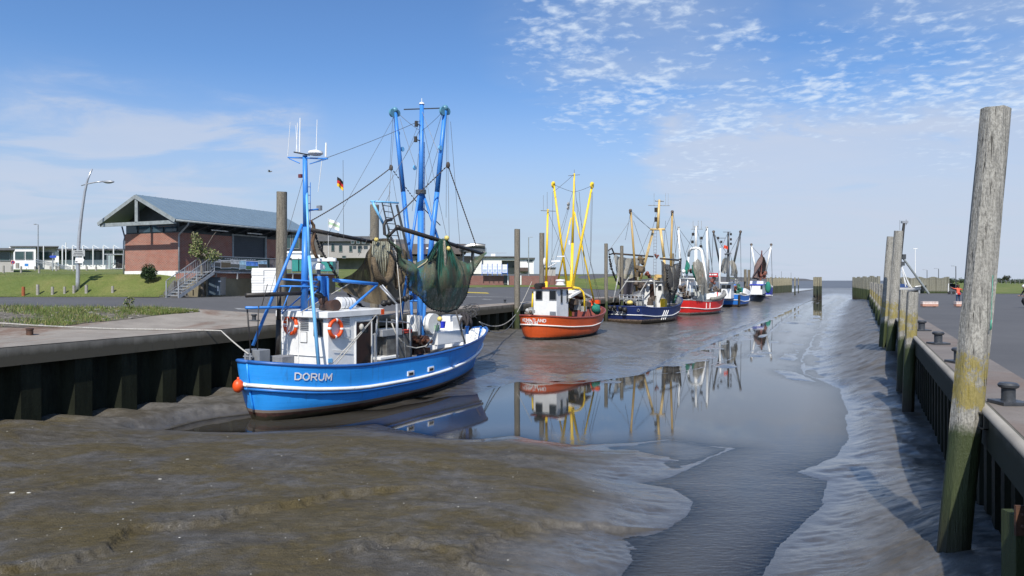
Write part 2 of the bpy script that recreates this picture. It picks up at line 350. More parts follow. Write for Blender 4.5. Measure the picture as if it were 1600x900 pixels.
# ---------------------------------------------------------------- harbour plan
ZW = -3.1                                            # water level left in the channel
def XL(Y): return np.interp(Y, [-30, 57.6, 121, 223, 420], [-37., .2, 33, 85, 190])
def XR(Y): return 2.05+.508*np.asarray(Y, float)
def zl(X, Y):
    X = np.asarray(X, float); Y = np.asarray(Y, float)
    q = (XL(Y)-X)*.92
    z = .95*smooth01((q-1.5)/9.)+np.clip((Y-80)*.02, 0, .4)*smooth01(q/10)
    yf = np.interp(X, [-60, -26, -22.5, -21.9, -15.5, -13], [45, 44.3, 43.8, 48, 62, 98])
    ln = np.interp(X, [-60, -45, -30, -20, -10], [9, 8, 3.2, 3.6, 16])
    z = z+np.interp(X, [-14, -10], [1.5, 1.75])*smooth01((Y-yf)/ln)+np.interp(X, [-14, -10], [.018, .0])*np.clip(Y-yf-9, 0, 45)
    return z
def hit(px, py):
    Ys = 1/np.linspace(1/12., 1/380., 3000); Xs = (px-800)/F*Ys; Zs = EYE-(py-HY)/F*Ys
    i = np.argmax(Zs < zl(Xs, Ys)); return Vector((Xs[i], Ys[i], float(zl(Xs[i], Ys[i]))))
# ---------------------------------------------------------------- mud and water
pool_px = [(228,679),(300,660),(345,652),(400,646),(600,640),(700,620),(742,617),(807,596),(850,599),(897,600),(942,594),(999,586),(1059,583),(1100,574),(1140,562),(1172,551),(1200,531),(1216,510),(1238,492),(1262,476),(1288,466),(1298,458),(1318,458),(1312,468),(1292,480),(1284,495),(1276,515),(1264,540),(1250,562),(1256,585),(1311,607),(1322,640),(1322,690),(1306,713),(1270,728),(1245,738),(1292,752),(1284,788),(1263,809),(1220,850),(1183,905),(1140,1100),(1000,1700),(600,1700),(850,1100),(965,905),(1000,860),(1040,830),(1075,805),(1083,785),(1050,764),(998,755),(1040,748),(1075,735),(1113,716),(1155,700),(1110,696),(1045,686),(1000,691),(900,696),(830,687),(800,681),(740,687),(690,685),(640,674),(585,662),(500,668),(380,676)]
def on_water(px, py): Y = (EYE-ZW)*F/(py-HY); return ((px-800)/F*Y, Y)
pool = np.array([on_water(*p) for p in pool_px])
def poly_sd(Pg, x, y):
    """signed distance, positive outside the polygon"""
    d = np.full(x.shape, 1e9); ins = np.zeros(x.shape, bool)
    for i in range(len(Pg)):
        ax, ay = Pg[i]; bx, by = Pg[(i+1) % len(Pg)]; ex, ey = bx-ax, by-ay
        wx, wy = x-ax, y-ay; t = np.clip((wx*ex+wy*ey)/(ex*ex+ey*ey), 0, 1)
        d = np.minimum(d, (wx-ex*t)**2+(wy-ey*t)**2)
        c1 = (ay > y) != (by > y)
        with np.errstate(divide='ignore', invalid='ignore'): xc = ax+(y-ay)*ex/ey if ey else np.full(x.shape, 1e9)
        ins ^= c1 & (x < xc)
    return np.sqrt(d)*np.where(ins, -1, 1)
def line_sd(Pl, x, y):
    d = np.full(x.shape, 1e9); s = np.ones(x.shape)
    for i in range(len(Pl)-1):
        ax, ay = Pl[i]; bx, by = Pl[i+1]; ex, ey = bx-ax, by-ay
        wx, wy = x-ax, y-ay; t = np.clip((wx*ex+wy*ey)/(ex*ex+ey*ey), 0, 1)
        q = np.sqrt((wx-ex*t)**2+(wy-ey*t)**2); k = q < d
        d = np.where(k, q, d); s = np.where(k, np.sign(ex*wy-ey*wx), s)
    return d, s
def g_mud(px, py, z=-2.75): Y = (EYE-z)*F/(py-HY); return ((px-800)/F*Y, Y)
YR = np.concatenate([np.linspace(2.5, 8, 14)[:-1], 1/np.linspace(1/8., 1/420., 600)])
U = np.linspace(0, 1, 560)
GX = (XL(YR)-.7)[:, None]*(1-U)[None]+(XR(YR)+.35)[:, None]*U[None]; GY = np.repeat(YR[:, None], len(U), 1)
HULLS = [(2.2, 48.6, 7.0, 56.2, -2.12, 2.6), (13.5, 78.5, 21.0, 89, -3.0, 2.5), (24.3, 94.5, 31.6, 106, -2.75, 3), (38.4, 120.5, 44.8, 132.7, -2.55, 3.5), (56.8, 156.5, 61.2, 167, -1.5, 5)]
def mud_height(X, Y):
    wob = fbm(X*.9, Y*.9, 4)*.35*np.clip(Y/20, .5, 4)+fbm(X*4, Y*4, 3)*.12
    d = poly_sd(pool, X, Y)+wob*.55
    dl = (X-XL(Y))*.92; dr = (XR(Y)-X)*.89
    pos = np.clip(d, 0, None)
    # how high each bank stands
    fg = smooth01((27-Y)/7.)*smooth01((5.5-X)/6+.1)
    A = .15+.09*smooth01((Y-28)/8)+.36*fg*np.where(X < 7, 1, 0)
    far_left = smooth01((Y-118)/30.)*smooth01(((68+(Y-150)*.6)-X)/14.)
    A = A+far_left*1.15
    La = 1.4+6*far_left+2.0*(1-fg)
    h = ZW+A*(1-np.exp(-pos/La))+.006*np.clip(pos, 0, 12)
    h = h+np.interp(Y, [0, 24, 40, 52, 62, 76, 100, 150, 203], [.35, .42, .62, .95, .8, .35, .45, .9, .6])*np.exp(-(np.clip(dl, 0, None)/np.interp(Y, [20, 50, 60, 80], [3.2, 5, 5, 4.]))**2)*smooth01(pos/.8)
    h = h+np.interp(Y, [0, 12.5, 14.5, 18, 25, 33, 37, 60, 150, 230], [.8, .8, .5, .2, .32, .7, 1.25, 1.2, 1.2, .5])*np.exp(-(np.clip(dr, 0, None)/np.interp(Y, [10, 30, 60], [1.4, 1.8, 2.8]))**2)*smooth01(pos/.8)
    # scour holes between the sheet pile pans
    h = h-.16*np.exp(-(np.clip(dl-.25, 0, None)/.55)**2)*(.5+.5*np.cos((Y/.92)*2*PI/1.7))
    # relief
    rg = 1-np.abs(fbm(X*.42+3, Y*.42, 4))*4
    amp = smooth01(pos/.7)
    h = h+amp*(.3+.7*smooth01(pos/2.5))*(fbm(X*.33, Y*.33, 5)*.16+fbm(X*1.6+7, Y*1.6, 5)*(.055-.025*fg)+fbm(X*7, Y*7, 3)*.02)*np.where(X > -60, 1, 0)
    wet = smooth01((Y-20)/6.)+(X > XR(Y)-11-Y*.02)*smooth01((22-Y)/4)
    wet = np.clip(wet, 0, 1)*(1-far_left*.6)
    # low wet flats: rills and shallow hollows that hold water, running down towards the channel
    h = h+wet*amp*(fbm(X*.55+Y*.2, Y*.16, 4)*.12-.015+fbm(X*2.2+Y*.9, Y*.6, 4)*.05)
    r2 = np.clip((X > XR(Y)-12-Y*.05)*1.0+smooth01((Y-26)/8.), 0, 1)*amp
    h = h+r2*(fbm(X*.5+Y*.1, Y*2.2, 4)*.085+fbm(X*1.4, Y*6.5, 3)*.026)
    h = h-(X > XR(Y)-14)*smooth01((Y-15)/8)*smooth01((dr-2.2)/2)*amp*(.085+fbm(X*.3+9, Y*.3, 3)*.10)
    h = h+smooth01((Y-16)/5)*np.exp(-(np.clip(dr-1, 0, None)/5.5)**2)*amp*(fbm(X*.42+2, Y*.22, 4, .55)*.34)
    # drag marks from keels
    for a, b in (((1100,535),(1195,500)),((1190,525),(1250,480)),((1205,535),(1262,485)),((930,560),(1085,520))):
        dd, s = line_sd([g_mud(*a, -3.0), g_mud(*b, -3.0)], X, Y); h = h+.07*np.exp(-(dd/.35)**2)-.05*np.exp(-((dd-.7)/.4)**2)
    # little scarps where the bank has slumped
    for Pl, st, w in (([(20,905),(119,890),(169,871),(206,840),(281,834),(344,827),(375,812),(462,800),(520,786),(600,778)], .13, .8),
                      ([(560,868),(625,850),(690,866),(727,885),(745,850),(775,838),(821,824),(870,812),(946,806)], .10, .9),
                      ([(-20,792),(60,780),(140,762),(230,748),(330,741)], .03, .6),
                      ([(480,600+160),(540,738),(610,728),(700,735)], .025, .6)):
        W = [g_mud(a, b, -2.72) for a, b in Pl]; dd, s = line_sd(W, X, Y)
        dd2 = dd*s+fbm(X*3.1, Y*3.1, 4)*.30+fbm(X*14, Y*14, 3)*.08
        nearl = np.exp(-(dd/w)**2)
        h = h+nearl*(st*(smooth01(dd2/.10+.5)-.5))+np.exp(-(dd/.22)**2)*(fbm(X*9, Y*9, 4)*.10)
    for c, s0 in (((700, 850), 1.0), ((900, 830), .8), ((420, 835), .5)):
        cx_, cy_ = g_mud(*c, -2.72); h = h+.075*fbm(X*5.5, Y*5.5, 4, .6)*np.exp(-(((X-cx_)/1.6)**2+((Y-cy_)/.8)**2))*s0
    
    bars = smooth01((Y-31)/7.)*(fbm(X*.35+Y*.16, Y*.17, 4)*.46+fbm(X*1.3+Y*.5, Y*.5, 3)*.12+.012+np.clip(-d, 0, 3)*.02)
    h = np.where(d < 0, bars*smooth01(-d/.8)+ZW-.003+np.clip(d, -1.2, 0)*.06+np.clip(d+1.2, -3, 0)*.2, h)
    far = smooth01((Y-215)/60.); h = h*(1-far)+(-2.75+fbm(X*.05, Y*.03, 3)*.25)*far
    for (ax, ay, bx, by, zb, R) in HULLS:
        dd, s = line_sd([(ax, ay), (bx, by)], X, Y); k = np.exp(-(np.clip(dd-1.2, 0, None)/R)**2); h = np.where(h < zb, h+(zb-h)*k, h+(zb-h)*k*.7)
    # hollows where the hulls sit
    return h, d
GZ, GD = mud_height(GX, GY)
def mud_at(x, y): return float(mud_height(np.array([[float(x)]]), np.array([[float(y)]]))[0][0, 0])
wetv = np.exp(-np.clip(GZ-ZW, 0, 2)/.16)
fgb = smooth01((26-GY)/5.)*smooth01((5.0-GX)/4.)*smooth01((GD-.9)/1.6)
def mud_material():
    m, nt, N, L, b = _nt('wet_mud'); v = obj_vec(N)
    at = N.new('ShaderNodeAttribute'); at.attribute_name = 'wet'; w = at.outputs['Fac']
    a2 = N.new('ShaderNodeAttribute'); a2.attribute_name = 'algae'; al = a2.outputs['Fac']
    n1 = tnoise(N, L, v, .42, 7, .68, (1, 1.5, 1), .5); n2 = tnoise(N, L, v, 3.2, 7, .7); n3 = tnoise(N, L, v, 34, 4, .7); n4 = tnoise(N, L, v, 1.1, 6, .72, (.6, 1.6, 1), .8)
    n5 = tnoise(N, L, v, 1.5, 6, .68, (.4, 1.4, 1), .2)
    base = mixc(N, L, ramp(N, L, n2, [(.3, (0, 0, 0)), (.7, (1, 1, 1))]), (.075, .070, .062), (.165, .155, .140))
    brown = mixc(N, L, n2, (.052, .041, .018), (.145, .115, .055))
    am = mth(N, L, 'MULTIPLY', ramp(N, L, n1, [(.41, (0, 0, 0)), (.54, (1, 1, 1))]), al)
    am = mth(N, L, 'MULTIPLY', am, ramp(N, L, n4, [(.3, (.35, .35, .35)), (.6, (1, 1, 1))]))
    base = mixc(N, L, mth(N, L, 'MULTIPLY', ramp(N, L, tnoise(N, L, v, .55, 6, .7, (.6, 1.3, 1)), [(.48, (0, 0, 0)), (.60, (1, 1, 1))]), .75), base, mixc(N, L, n2, (.045, .038, .026), (.10, .085, .06)))
    col = mixc(N, L, am, base, brown)
    col = mixc(N, L, mth(N, L, 'MULTIPLY', w, .7), col, (.05, .045, .038))
    gr = tnoise(N, L, v, 48, 4, .8)
    col = mixc(N, L, mth(N, L, 'MULTIPLY', al, ramp(N, L, gr, [(.35, (.8, .8, .8)), (.52, (0, 0, 0))])), col, (.02, .017, .010))
    sp = ramp(N, L, tnoise(N, L, v, 21, 5, .8), [(.735, (0, 0, 0)), (.765, (1, 1, 1))])     # shell grit
    spm = mth(N, L, 'MULTIPLY', sp, mth(N, L, 'MULTIPLY', al, .55))
    col = mixc(N, L, spm, col, (.42, .40, .34))
    L.new(col, b.inputs['Base Color']); b.inputs['IOR'].default_value = 1.38
    wn = mth(N, L, 'ADD', mth(N, L, 'MULTIPLY', mth(N, L, 'ADD', mth(N, L, 'MULTIPLY', n4, .4), mth(N, L, 'MULTIPLY', n5, .6)), .95), mth(N, L, 'MULTIPLY', w, .6))
    r = ramp(N, L, wn, [(.40, (.52, .52, .52)), (.62, (.30, .30, .30)), (.86, (.20, .20, .20)), (1., (.15, .15, .15))])
    L.new(mth(N, L, 'ADD', r, mth(N, L, 'ADD', mth(N, L, 'MULTIPLY', am, .2), mth(N, L, 'MULTIPLY', al, .2)), True), b.inputs['Roughness'])
    L.new(mth(N, L, 'SUBTRACT', .5, mth(N, L, 'MULTIPLY', al, .28)), b.inputs['Specular IOR Level'])
    fm = mth(N, L, 'MULTIPLY', ramp(N, L, wn, [(.44, (.0, .0, .0)), (.60, (.42, .42, .42)), (.8, (.75, .75, .75))]), mth(N, L, 'SUBTRACT', 1, mth(N, L, 'MULTIPLY', al, .85), True))
    L.new(fm, b.inputs['Coat Weight']); b.inputs['Coat Roughness'].default_value = .13; b.inputs['Coat IOR'].default_value = 1.4
    def ridged(sc, st, det=7):
        mp = N.new('ShaderNodeMapping'); mp.inputs['Scale'].default_value = st; L.new(v, mp.inputs[0]); q = N.new('ShaderNodeTexNoise'); q.noise_type = 'RIDGED_MULTIFRACTAL'; q.inputs['Scale'].default_value = sc; q.inputs['Detail'].default_value = det; q.inputs['Roughness'].default_value = .6; L.new(mp.outputs[0], q.inputs['Vector']); return q.outputs['Fac']
    rl = ridged(1.5, (.55, 2.2, 1)); rf2 = ridged(3.2, (1, 1.3, 1), 8)
    b0 = N.new('ShaderNodeBump'); b0.inputs['Distance'].default_value = .03; L.new(mixc(N, L, al, rl, rf2), b0.inputs['Height']); L.new(mth(N, L, 'SUBTRACT', .55, mth(N, L, 'MULTIPLY', w, .45)), b0.inputs['Strength'])
    b1 = N.new('ShaderNodeBump'); L.new(b0.outputs[0], b1.inputs['Normal']); b1.inputs['Strength'].default_value = .5; b1.inputs['Distance'].default_value = .03; L.new(n2, b1.inputs['Height'])
    b2 = N.new('ShaderNodeBump'); b2.inputs['Distance'].default_value = .02; L.new(mth(N, L, 'ADD', n3, mth(N, L, 'MULTIPLY', tnoise(N, L, v, 11, 5, .75), 1.6)), b2.inputs['Height']); L.new(b1.outputs[0], b2.inputs['Normal'])
    L.new(mth(N, L, 'ADD', mth(N, L, 'MULTIPLY', al, .6), mth(N, L, 'SUBTRACT', .5, mth(N, L, 'MULTIPLY', w, .35))), b2.inputs['Strength'])
    b3 = N.new('ShaderNodeBump'); L.new(mth(N, L, 'SUBTRACT', .5, mth(N, L, 'MULTIPLY', w, .38)), b3.inputs['Strength']); b3.inputs['Distance'].default_value = .05
    L.new(tnoise(N, L, v, 5.5, 4, .6, (.6, 1.5, 1), .2), b3.inputs['Height']); L.new(b2.outputs[0], b3.inputs['Normal'])
    L.new(b3.outputs[0], b.inputs['Normal']); L.new(b1.outputs[0], b.inputs['Coat Normal']); b1.inputs['Strength'].default_value = .35; return m
MUD = mud_material()
kind(grid_object('mud_flat', GX, GY, GZ, MUD, {'wet': wetv, 'algae': fgb}))
# outer tidal flats out to the horizon
ys = np.array([405, 500, 700, 1100, 2000, 5000, 12000.]); xs = np.linspace(-1, 1, 9)
fx = ys[:, None]*xs[None]*1.3+ys[:, None]*.3; fy = np.repeat(ys[:, None], 9, 1)
kind(grid_object('tidal_flat', fx, fy, np.full(fx.shape, -2.8), pm('outer_mud', (.10, .095, .088), (.06, .06, .06), .02, .4, 0, st=(.3, 1, 1))))
def water_material():
    m, nt, N, L, b = _nt('harbour_water'); v = obj_vec(N)
    f = tnoise(N, L, v, .25, 4, .6)
    a3 = N.new('ShaderNodeAttribute'); a3.attribute_name = 'silt'
    L.new(mixc(N, L, a3.outputs['Fac'], ramp(N, L, f, [(.3, (.018, .020, .019)), (.7, (.026, .026, .022))]), (.125, .112, .092)), b.inputs['Base Color'])
    b.inputs['Roughness'].default_value = .015; b.inputs['IOR'].default_value = 1.55
    sep = N.new('ShaderNodeSeparateXYZ'); L.new(v, sep.inputs[0])
    cur = N.new('ShaderNodeMapRange'); cur.interpolation_type = 'SMOOTHSTEP'; L.new(sep.outputs[1], cur.inputs[0])
    cur.inputs[1].default_value = 24; cur.inputs[2].default_value = 17.5; cur.inputs[3].default_value = .035; cur.inputs[4].default_value = 1.0
    h = mth(N, L, 'ADD', tnoise(N, L, v, 4.5, 3, .55, (1.0, 2.4, 1), .4), mth(N, L, 'MULTIPLY', tnoise(N, L, v, 1.4, 3, .5, (.7, 1.5, 1)), 1.2))
    bn = N.new('ShaderNodeBump'); bn.inputs['Distance'].default_value = .016; L.new(h, bn.inputs['Height'])
    L.new(mth(N, L, 'MULTIPLY', cur.outputs[0], .55), bn.inputs['Strength']); L.new(bn.outputs[0], b.inputs['Normal'])
    # shallow water lets the mud show through its reflection
    at = N.new('ShaderNodeAttribute'); at.attribute_name = 'clear'; fr = N.new('ShaderNodeFresnel'); fr.inputs[0].default_value = 1.5; L.new(bn.outputs[0], fr.inputs['Normal'])
    tr = N.new('ShaderNodeBsdfTransparent'); tr.inputs[0].default_value = (.72, .68, .58, 1); gl = N.new('ShaderNodeBsdfGlossy'); gl.inputs['Roughness'].default_value = .015; L.new(bn.outputs[0], gl.inputs['Normal'])
    m1 = N.new('ShaderNodeMixShader'); L.new(fr.outputs[0], m1.inputs[0]); L.new(tr.outputs[0], m1.inputs[1]); L.new(gl.outputs[0], m1.inputs[2])
    m2 = N.new('ShaderNodeMixShader'); L.new(at.outputs['Fac'], m2.inputs[0]); L.new(b.outputs[0], m2.inputs[1]); L.new(m1.outputs[0], m2.inputs[2])
    L.new(m2.outputs[0], N['Material Output'].inputs['Surface'])
    return m
WAT = water_material()
WX = GX[::2, ::2]; WY = GY[::2, ::2]; kind(grid_object('water', WX, WY, np.full(WX.shape, ZW), WAT, {'clear': np.exp(-np.clip(ZW-GZ[::2, ::2], 0, 2)/.07), 'silt': np.exp(-np.clip(ZW-GZ[::2, ::2], 0, 3)/.13)}))
# ---------------------------------------------------------------- land
def asphalt(name, c=(.098, .096, .095), c2=(.066, .065, .065), big=True):
    m, nt, N, L, b = _nt(name); v = obj_vec(N)
    f = tnoise(N, L, v, .18, 6, .7); g = tnoise(N, L, v, 60, 3, .7); s = tnoise(N, L, v, .9, 8, .75, (.35, 1.6, 1))
    col = ramp(N, L, f, [(.32, c2), (.68, c)])
    col = mixc(N, L, ramp(N, L, s, [(.58, (0, 0, 0)), (.72, (.5, .5, .5))]), col, tuple(x*1.7 for x in c))
    col = mixc(N, L, ramp(N, L, g, [(.3, (0, 0, 0)), (.7, (.5, .5, .5))]), col, tuple(x*1.25 for x in c))
    L.new(col, b.inputs['Base Color']); b.inputs['Roughness'].default_value = .82; bump(N, L, b, g, .4, .006); return m
ASPH = asphalt('worn_asphalt')
def concrete(name, c=(.36, .32, .27), c2=(.20, .175, .145), rusty=0.0):
    m, nt, N, L, b = _nt(name); v = obj_vec(N)
    f = tnoise(N, L, v, .55, 8, .72); g = tnoise(N, L, v, 28, 4, .75); s = tnoise(N, L, v, .33, 6, .65, (1, .5, 1), .6)
    col = ramp(N, L, f, [(.3, c2), (.7, c)])
    col = mixc(N, L, ramp(N, L, g, [(.35, (0, 0, 0)), (.75, (.6, .6, .6))]), col, tuple(x*.55 for x in c))
    if rusty: col = mixc(N, L, mth(N, L, 'MULTIPLY', ramp(N, L, s, [(.50, (0, 0, 0)), (.62, (1, 1, 1))]), rusty), col, (.15, .075, .04))
    col = mixc(N, L, ramp(N, L, tnoise(N, L, v, 2.3, 7, .75), [(.62, (0, 0, 0)), (.75, (.6, .6, .6))]), col, tuple(x*.45 for x in c))
    L.new(col, b.inputs['Base Color']); b.inputs['Roughness'].default_value = .88; bump(N, L, b, mth(N, L, 'ADD', f, g), .5, .012); return m
APR = concrete('quay_concrete', rusty=.7); APR2 = concrete('brown_quay_concrete', (.24, .21, .185), (.14, .12, .105), .35)
def lawn_mat():
    m, nt, N, L, b = _nt('lawn_grass'); v = obj_vec(N)
    f = tnoise(N, L, v, .16, 7, .7, (1, 1.6, 1)); g = tnoise(N, L, v, 7, 6, .8, (1, 1.8, 1)); k = tnoise(N, L, v, .9, 5, .7)
    col = ramp(N, L, f, [(.3, (.075, .115, .018)), (.5, (.13, .165, .033)), (.72, (.25, .225, .08))])
    col = mixc(N, L, ramp(N, L, g, [(.3, (.55, .55, .55)), (.55, (0, 0, 0))]), col, (.03, .05, .008))
    col = mixc(N, L, ramp(N, L, k, [(.5, (0, 0, 0)), (.7, (.6, .6, .6))]), col, (.15, .18, .045))
    L.new(col, b.inputs['Base Color']); b.inputs['Roughness'].default_value = .95; bump(N, L, b, g, 1., .08); return m
LAWN = lawn_mat()
ly = np.concatenate([np.linspace(-30, 15, 10)[:-1], np.linspace(15, 70, 90)[:-1], np.linspace(70, 130, 40)[:-1], np.linspace(130, 420, 30)])
lh = np.concatenate([[0, .6], np.linspace(1.2, 14, 26), np.linspace(15, 60, 50), np.array([65, 75, 90, 120, 180, 300, 600.])])
LX = XL(ly)[:, None]-lh[None]; LY = np.repeat(ly[:, None], len(lh), 1)
kind(grid_object('road', LX, LY, zl(LX, LY)-.004, ASPH))
# concrete strip along the left quay, wider at the near end
ay = np.concatenate([np.linspace(-20, 40, 80), np.linspace(41, 223, 80)])
aw = np.interp(ay, [-20, 29, 34.5, 37, 40, 60, 223], [12, 9.75, 8.2, 5.0, 2.7, 2.4, 2.2]); au = np.linspace(0, 1, 16)
AX = XL(ay)[:, None]-au[None]*aw[:, None]-.0; AYg = np.repeat(ay[:, None], 16, 1)
kind(grid_object('quay_apron', AX, AYg, zl(AX, AYg)+.012, APR))
# lawn draped on the mound behind the road
gx = np.concatenate([np.linspace(-320, -70, 12)[:-1], np.linspace(-70, -12.6, 90), np.linspace(-12, 95, 60)])
vv = np.concatenate([np.linspace(0, .12, 26)[:-1], np.linspace(.12, 1, 20)**1.0])
yf0 = np.interp(gx, [-60, -26, -22.5, -21.9, -15.5, -13, 10, 60], [45, 44.3, 43.8, 48, 62, 86, 92, 150])+fbm(gx*.8, gx*0, 3)*.7
GX2 = np.repeat(gx[None], len(vv), 0); GY2 = yf0[None]+(400-yf0[None])*(vv**1.6)[:, None]
okm = (GX2 < XL(GY2)-6); okm = okm[:-1, :-1] & okm[1:, 1:]
kind(grid_object('lawn', GX2, GY2, zl(GX2, GY2)+.03, LAWN, None, okm))
# right side: flat quay, grass dike beyond
ry = np.concatenate([np.linspace(-10, 110, 40), np.linspace(115, 420, 30)]); rh = np.array([0, 1.3, 1.35, 4, 10, 20, 40, 80, 160, 400.])
RX = XR(ry)[:, None]+rh[None]; RY = np.repeat(ry[:, None], len(rh), 1)
kind(grid_object('quay_yard', RX, RY, np.full(RX.shape, -.004), ASPH))
ru = np.linspace(0, 1, 5); ry2 = np.linspace(-10, 230, 60); AX = XR(ry2)[:, None]+.10+ru[None]*1.25
kind(grid_object('quay_walkway', AX, np.repeat(ry2[:, None], 5, 1), np.full(AX.shape, .01), APR2))
gy3 = np.concatenate([np.linspace(104, 150, 20), np.linspace(160, 600, 12)]); gh = np.linspace(0, 1, 20)
X3 = (1404-800)/F*104+.62*(gy3-104)[:, None]+10+gh[None]**1.3*500; Y3 = np.repeat(gy3[:, None], 20, 1)
kind(grid_object('dike', X3, Y3, .02+1.15*smooth01((Y3-105)/45.)+fbm(X3*.05, Y3*.05, 3)*.3*smooth01((Y3-110)/40), LAWN))
# ---------------------------------------------------------------- quay walls
def algae_steel(name, c=(.028, .030, .020), c2=(.010, .011, .008)):
    m, nt, N, L, b = _nt(name); v = obj_vec(N)
    f = tnoise(N, L, v, 1.6, 7, .75, (1.5, 1.5, .3)); g = tnoise(N, L, v, 14, 5, .7)
    col = ramp(N, L, f, [(.3, c2), (.62, c), (.85, (.028, .027, .018))])
    L.new(col, b.inputs['Base Color']); L.new(mth(N, L, 'SUBTRACT', .85, mth(N, L, 'MULTIPLY', f, .45)), b.inputs['Roughness']); bump(N, L, b, g, .5, .02); b.inputs['Specular IOR Level'].default_value = .12; return m
ALG = algae_steel('algae_covered_steel', (.020, .023, .014), (.007, .008, .005))
def capmat(name, c, c2, lowc):
    m, nt, N, L, b = _nt(name); v = obj_vec(N)
    sep = N.new('ShaderNodeSeparateXYZ'); L.new(v, sep.inputs[0])
    f = tnoise(N, L, v, 1.1, 8, .75); s = tnoise(N, L, v, 2.2, 6, .7, (1, 1, .25)); g = tnoise(N, L, v, 25, 4, .7)
    col = ramp(N, L, f, [(.3, c2), (.7, c)])
    zz = mth(N, L, 'ADD', sep.outputs[2], mth(N, L, 'MULTIPLY', s, .35))
    e = N.new('ShaderNodeMapRange'); L.new(zz, e.inputs[0]); e.inputs[1].default_value = .13; e.inputs[2].default_value = -.1
    col = mixc(N, L, e.outputs[0], col, lowc)
    col = mixc(N, L, ramp(N, L, s, [(.6, (0, 0, 0)), (.75, (.7, .7, .7))]), col, tuple(x*.4 for x in lowc))
    L.new(col, b.inputs['Base Color']); b.inputs['Roughness'].default_value = .85; bump(N, L, b, mth(N, L, 'ADD', f, g), .4, .015); return m
CAPL = capmat('stained_cap_concrete', (.30, .27, .22), (.16, .145, .12), (.080, .070, .048))
CAPR = capmat('green_cap_concrete', (.16, .15, .12), (.08, .08, .06), (.020, .024, .012))
def wall_poly(which, ys):
    return [Vector((float(XL(y) if which == 'L' else XR(y)), float(y), 0)) for y in ys]
def quay_wall(which, ys, label, zc, out_sign, setback, pitch, depth, nosing):
    pts = wall_poly(which, ys); root = thing('quay_wall', label, 'quay wall', pts[0])
    WMl = root.location
    cap = MB(); pil = MB()
    prof = [(-.0, -.02), (-.03, 0.004), (-.55, 0.004), (-.55, zc), (.0, zc)]    # q outward positive
    for i in range(len(pts)-1):
        a, b = pts[i], pts[i+1]; t = (b-a).normalized(); n = Vector((t.y, -t.x, 0))*out_sign
        k = [a+n*q+Vector((0, 0, z)) for q, z in prof]; cap.prism(k, b-a)
        L_ = (b-a).length; m = max(1, int(L_/pitch)); g = [[], [], [], []]
        top = []
        for j in range(m):
            s0 = L_*j/m; p = L_/m
            for fr, dd in ((0, -setback), (.36, -setback), (.5, -setback-depth), (.86, -setback-depth)):
                top.append(a+t*(s0+p*fr)+n*dd)
        top.append(b-n*setback)
        pil.sheet([[Vector((q.x, q.y, z)) for q in top] for z in (zc+.02, -1.4, -2.4, -4.4)])
    cap.build('concrete_cap', CAPL if which == 'L' else CAPR, root, world=True)
    pil.build('sheet_piling', ALG, root, world=True)
    if nosing:
        nb = MB(); nb.tube([p+Vector((0.02*0, 0, -.045)) for p in pts], .075, 10); nb.build('steel_edge', pm('worn_edge_steel', (.30, .28, .245), (.22, .205, .18), .7, .5, .2, st=(1, 1, 1)), root, True, world=True)
    return root
quay_wall('L', [-15, 57.6, 121, 223], 'long concrete-capped quay wall of dark sheet piling behind the moored cutters', -.58, 1, .16, 1.7, .42, False)
quay_wall('R', [-8, 60, 140, 232], 'right-hand quay wall with rounded pale edge above algae-dark steel piling', -.66, -1, .26, .85, .28, True)
# gravelly weed patch between the near quay and the road
def patch(px0, px1, top, bot, nu, nv, off, name, mat, jag=0.):
    us = np.linspace(px0, px1, nu); g = []
    for j in range(nv+1):
        row = []
        for i, u in enumerate(us):
            ya = np.interp(u, *zip(*top)); yb = np.interp(u, *zip(*bot)); jj = jag*fbm(np.array([u*.06]), np.array([j*3.3]), 3)[0]
            p = hit(u, ya+(yb-ya)*j/nv+(jj if j in (0, nv) else 0)); row.append((p.x, p.y, p.z+off))
        g.append(row)
    A = np.array(g); return kind(grid_object(name, A[..., 0], A[..., 1], A[..., 2], mat)), A
W_TOP = [(-120, 478), (0, 479), (100, 481), (250, 482), (310, 486)]; W_BOT = [(-120, 511), (0, 512), (90, 512), (140, 505), (200, 500), (250, 493), (300, 489), (310, 488)]
gravel = pm('stony_ground', (.24, .21, .17), (.07, .065, .045), 5, .9, .9, .05)
_, WP = patch(-120, 310, W_TOP, W_BOT, 70, 10, .03, 'gravel_verge', gravel, 2.0)
# ---------------------------------------------------------------- plants on the ground
def blade_field(name, pts, hmin, hmax, wd_, mats, label, lean=.35):
    n = len(pts); k = len(mats); V = np.zeros((n, 3, 3)); a = RN.rand(n)*2*PI; h = hmin+(hmax-hmin)*RN.rand(n)**1.5; w = wd_*(.6+RN.rand(n)*.8)
    pts = np.asarray(pts); dx = np.cos(a)*w; dy = np.sin(a)*w
    V[:, 0] = pts-np.stack([dx, dy, dx*0+.02], 1); V[:, 1] = pts+np.stack([dx, dy, dx*0-.02], 1)
    V[:, 2] = pts+np.stack([RN.randn(n)*lean*h, RN.randn(n)*lean*h, h], 1)
    me = bpy.data.meshes.new(name); me.vertices.add(3*n); me.vertices.foreach_set('co', V.reshape(-1).astype('f'))
    me.loops.add(3*n); me.loops.foreach_set('vertex_index', np.arange(3*n, dtype='i')); me.polygons.add(n); me.polygons.foreach_set('loop_start', np.arange(0, 3*n, 3, dtype='i'))
    for q in mats: me.materials.append(q)
    me.update(calc_edges=True); me.polygons.foreach_set('material_index', RN.randint(0, k, n).astype('i')); 
    o = bpy.data.objects.new(name, me); COL.objects.link(o); kind(o, 'stuff', label); return o
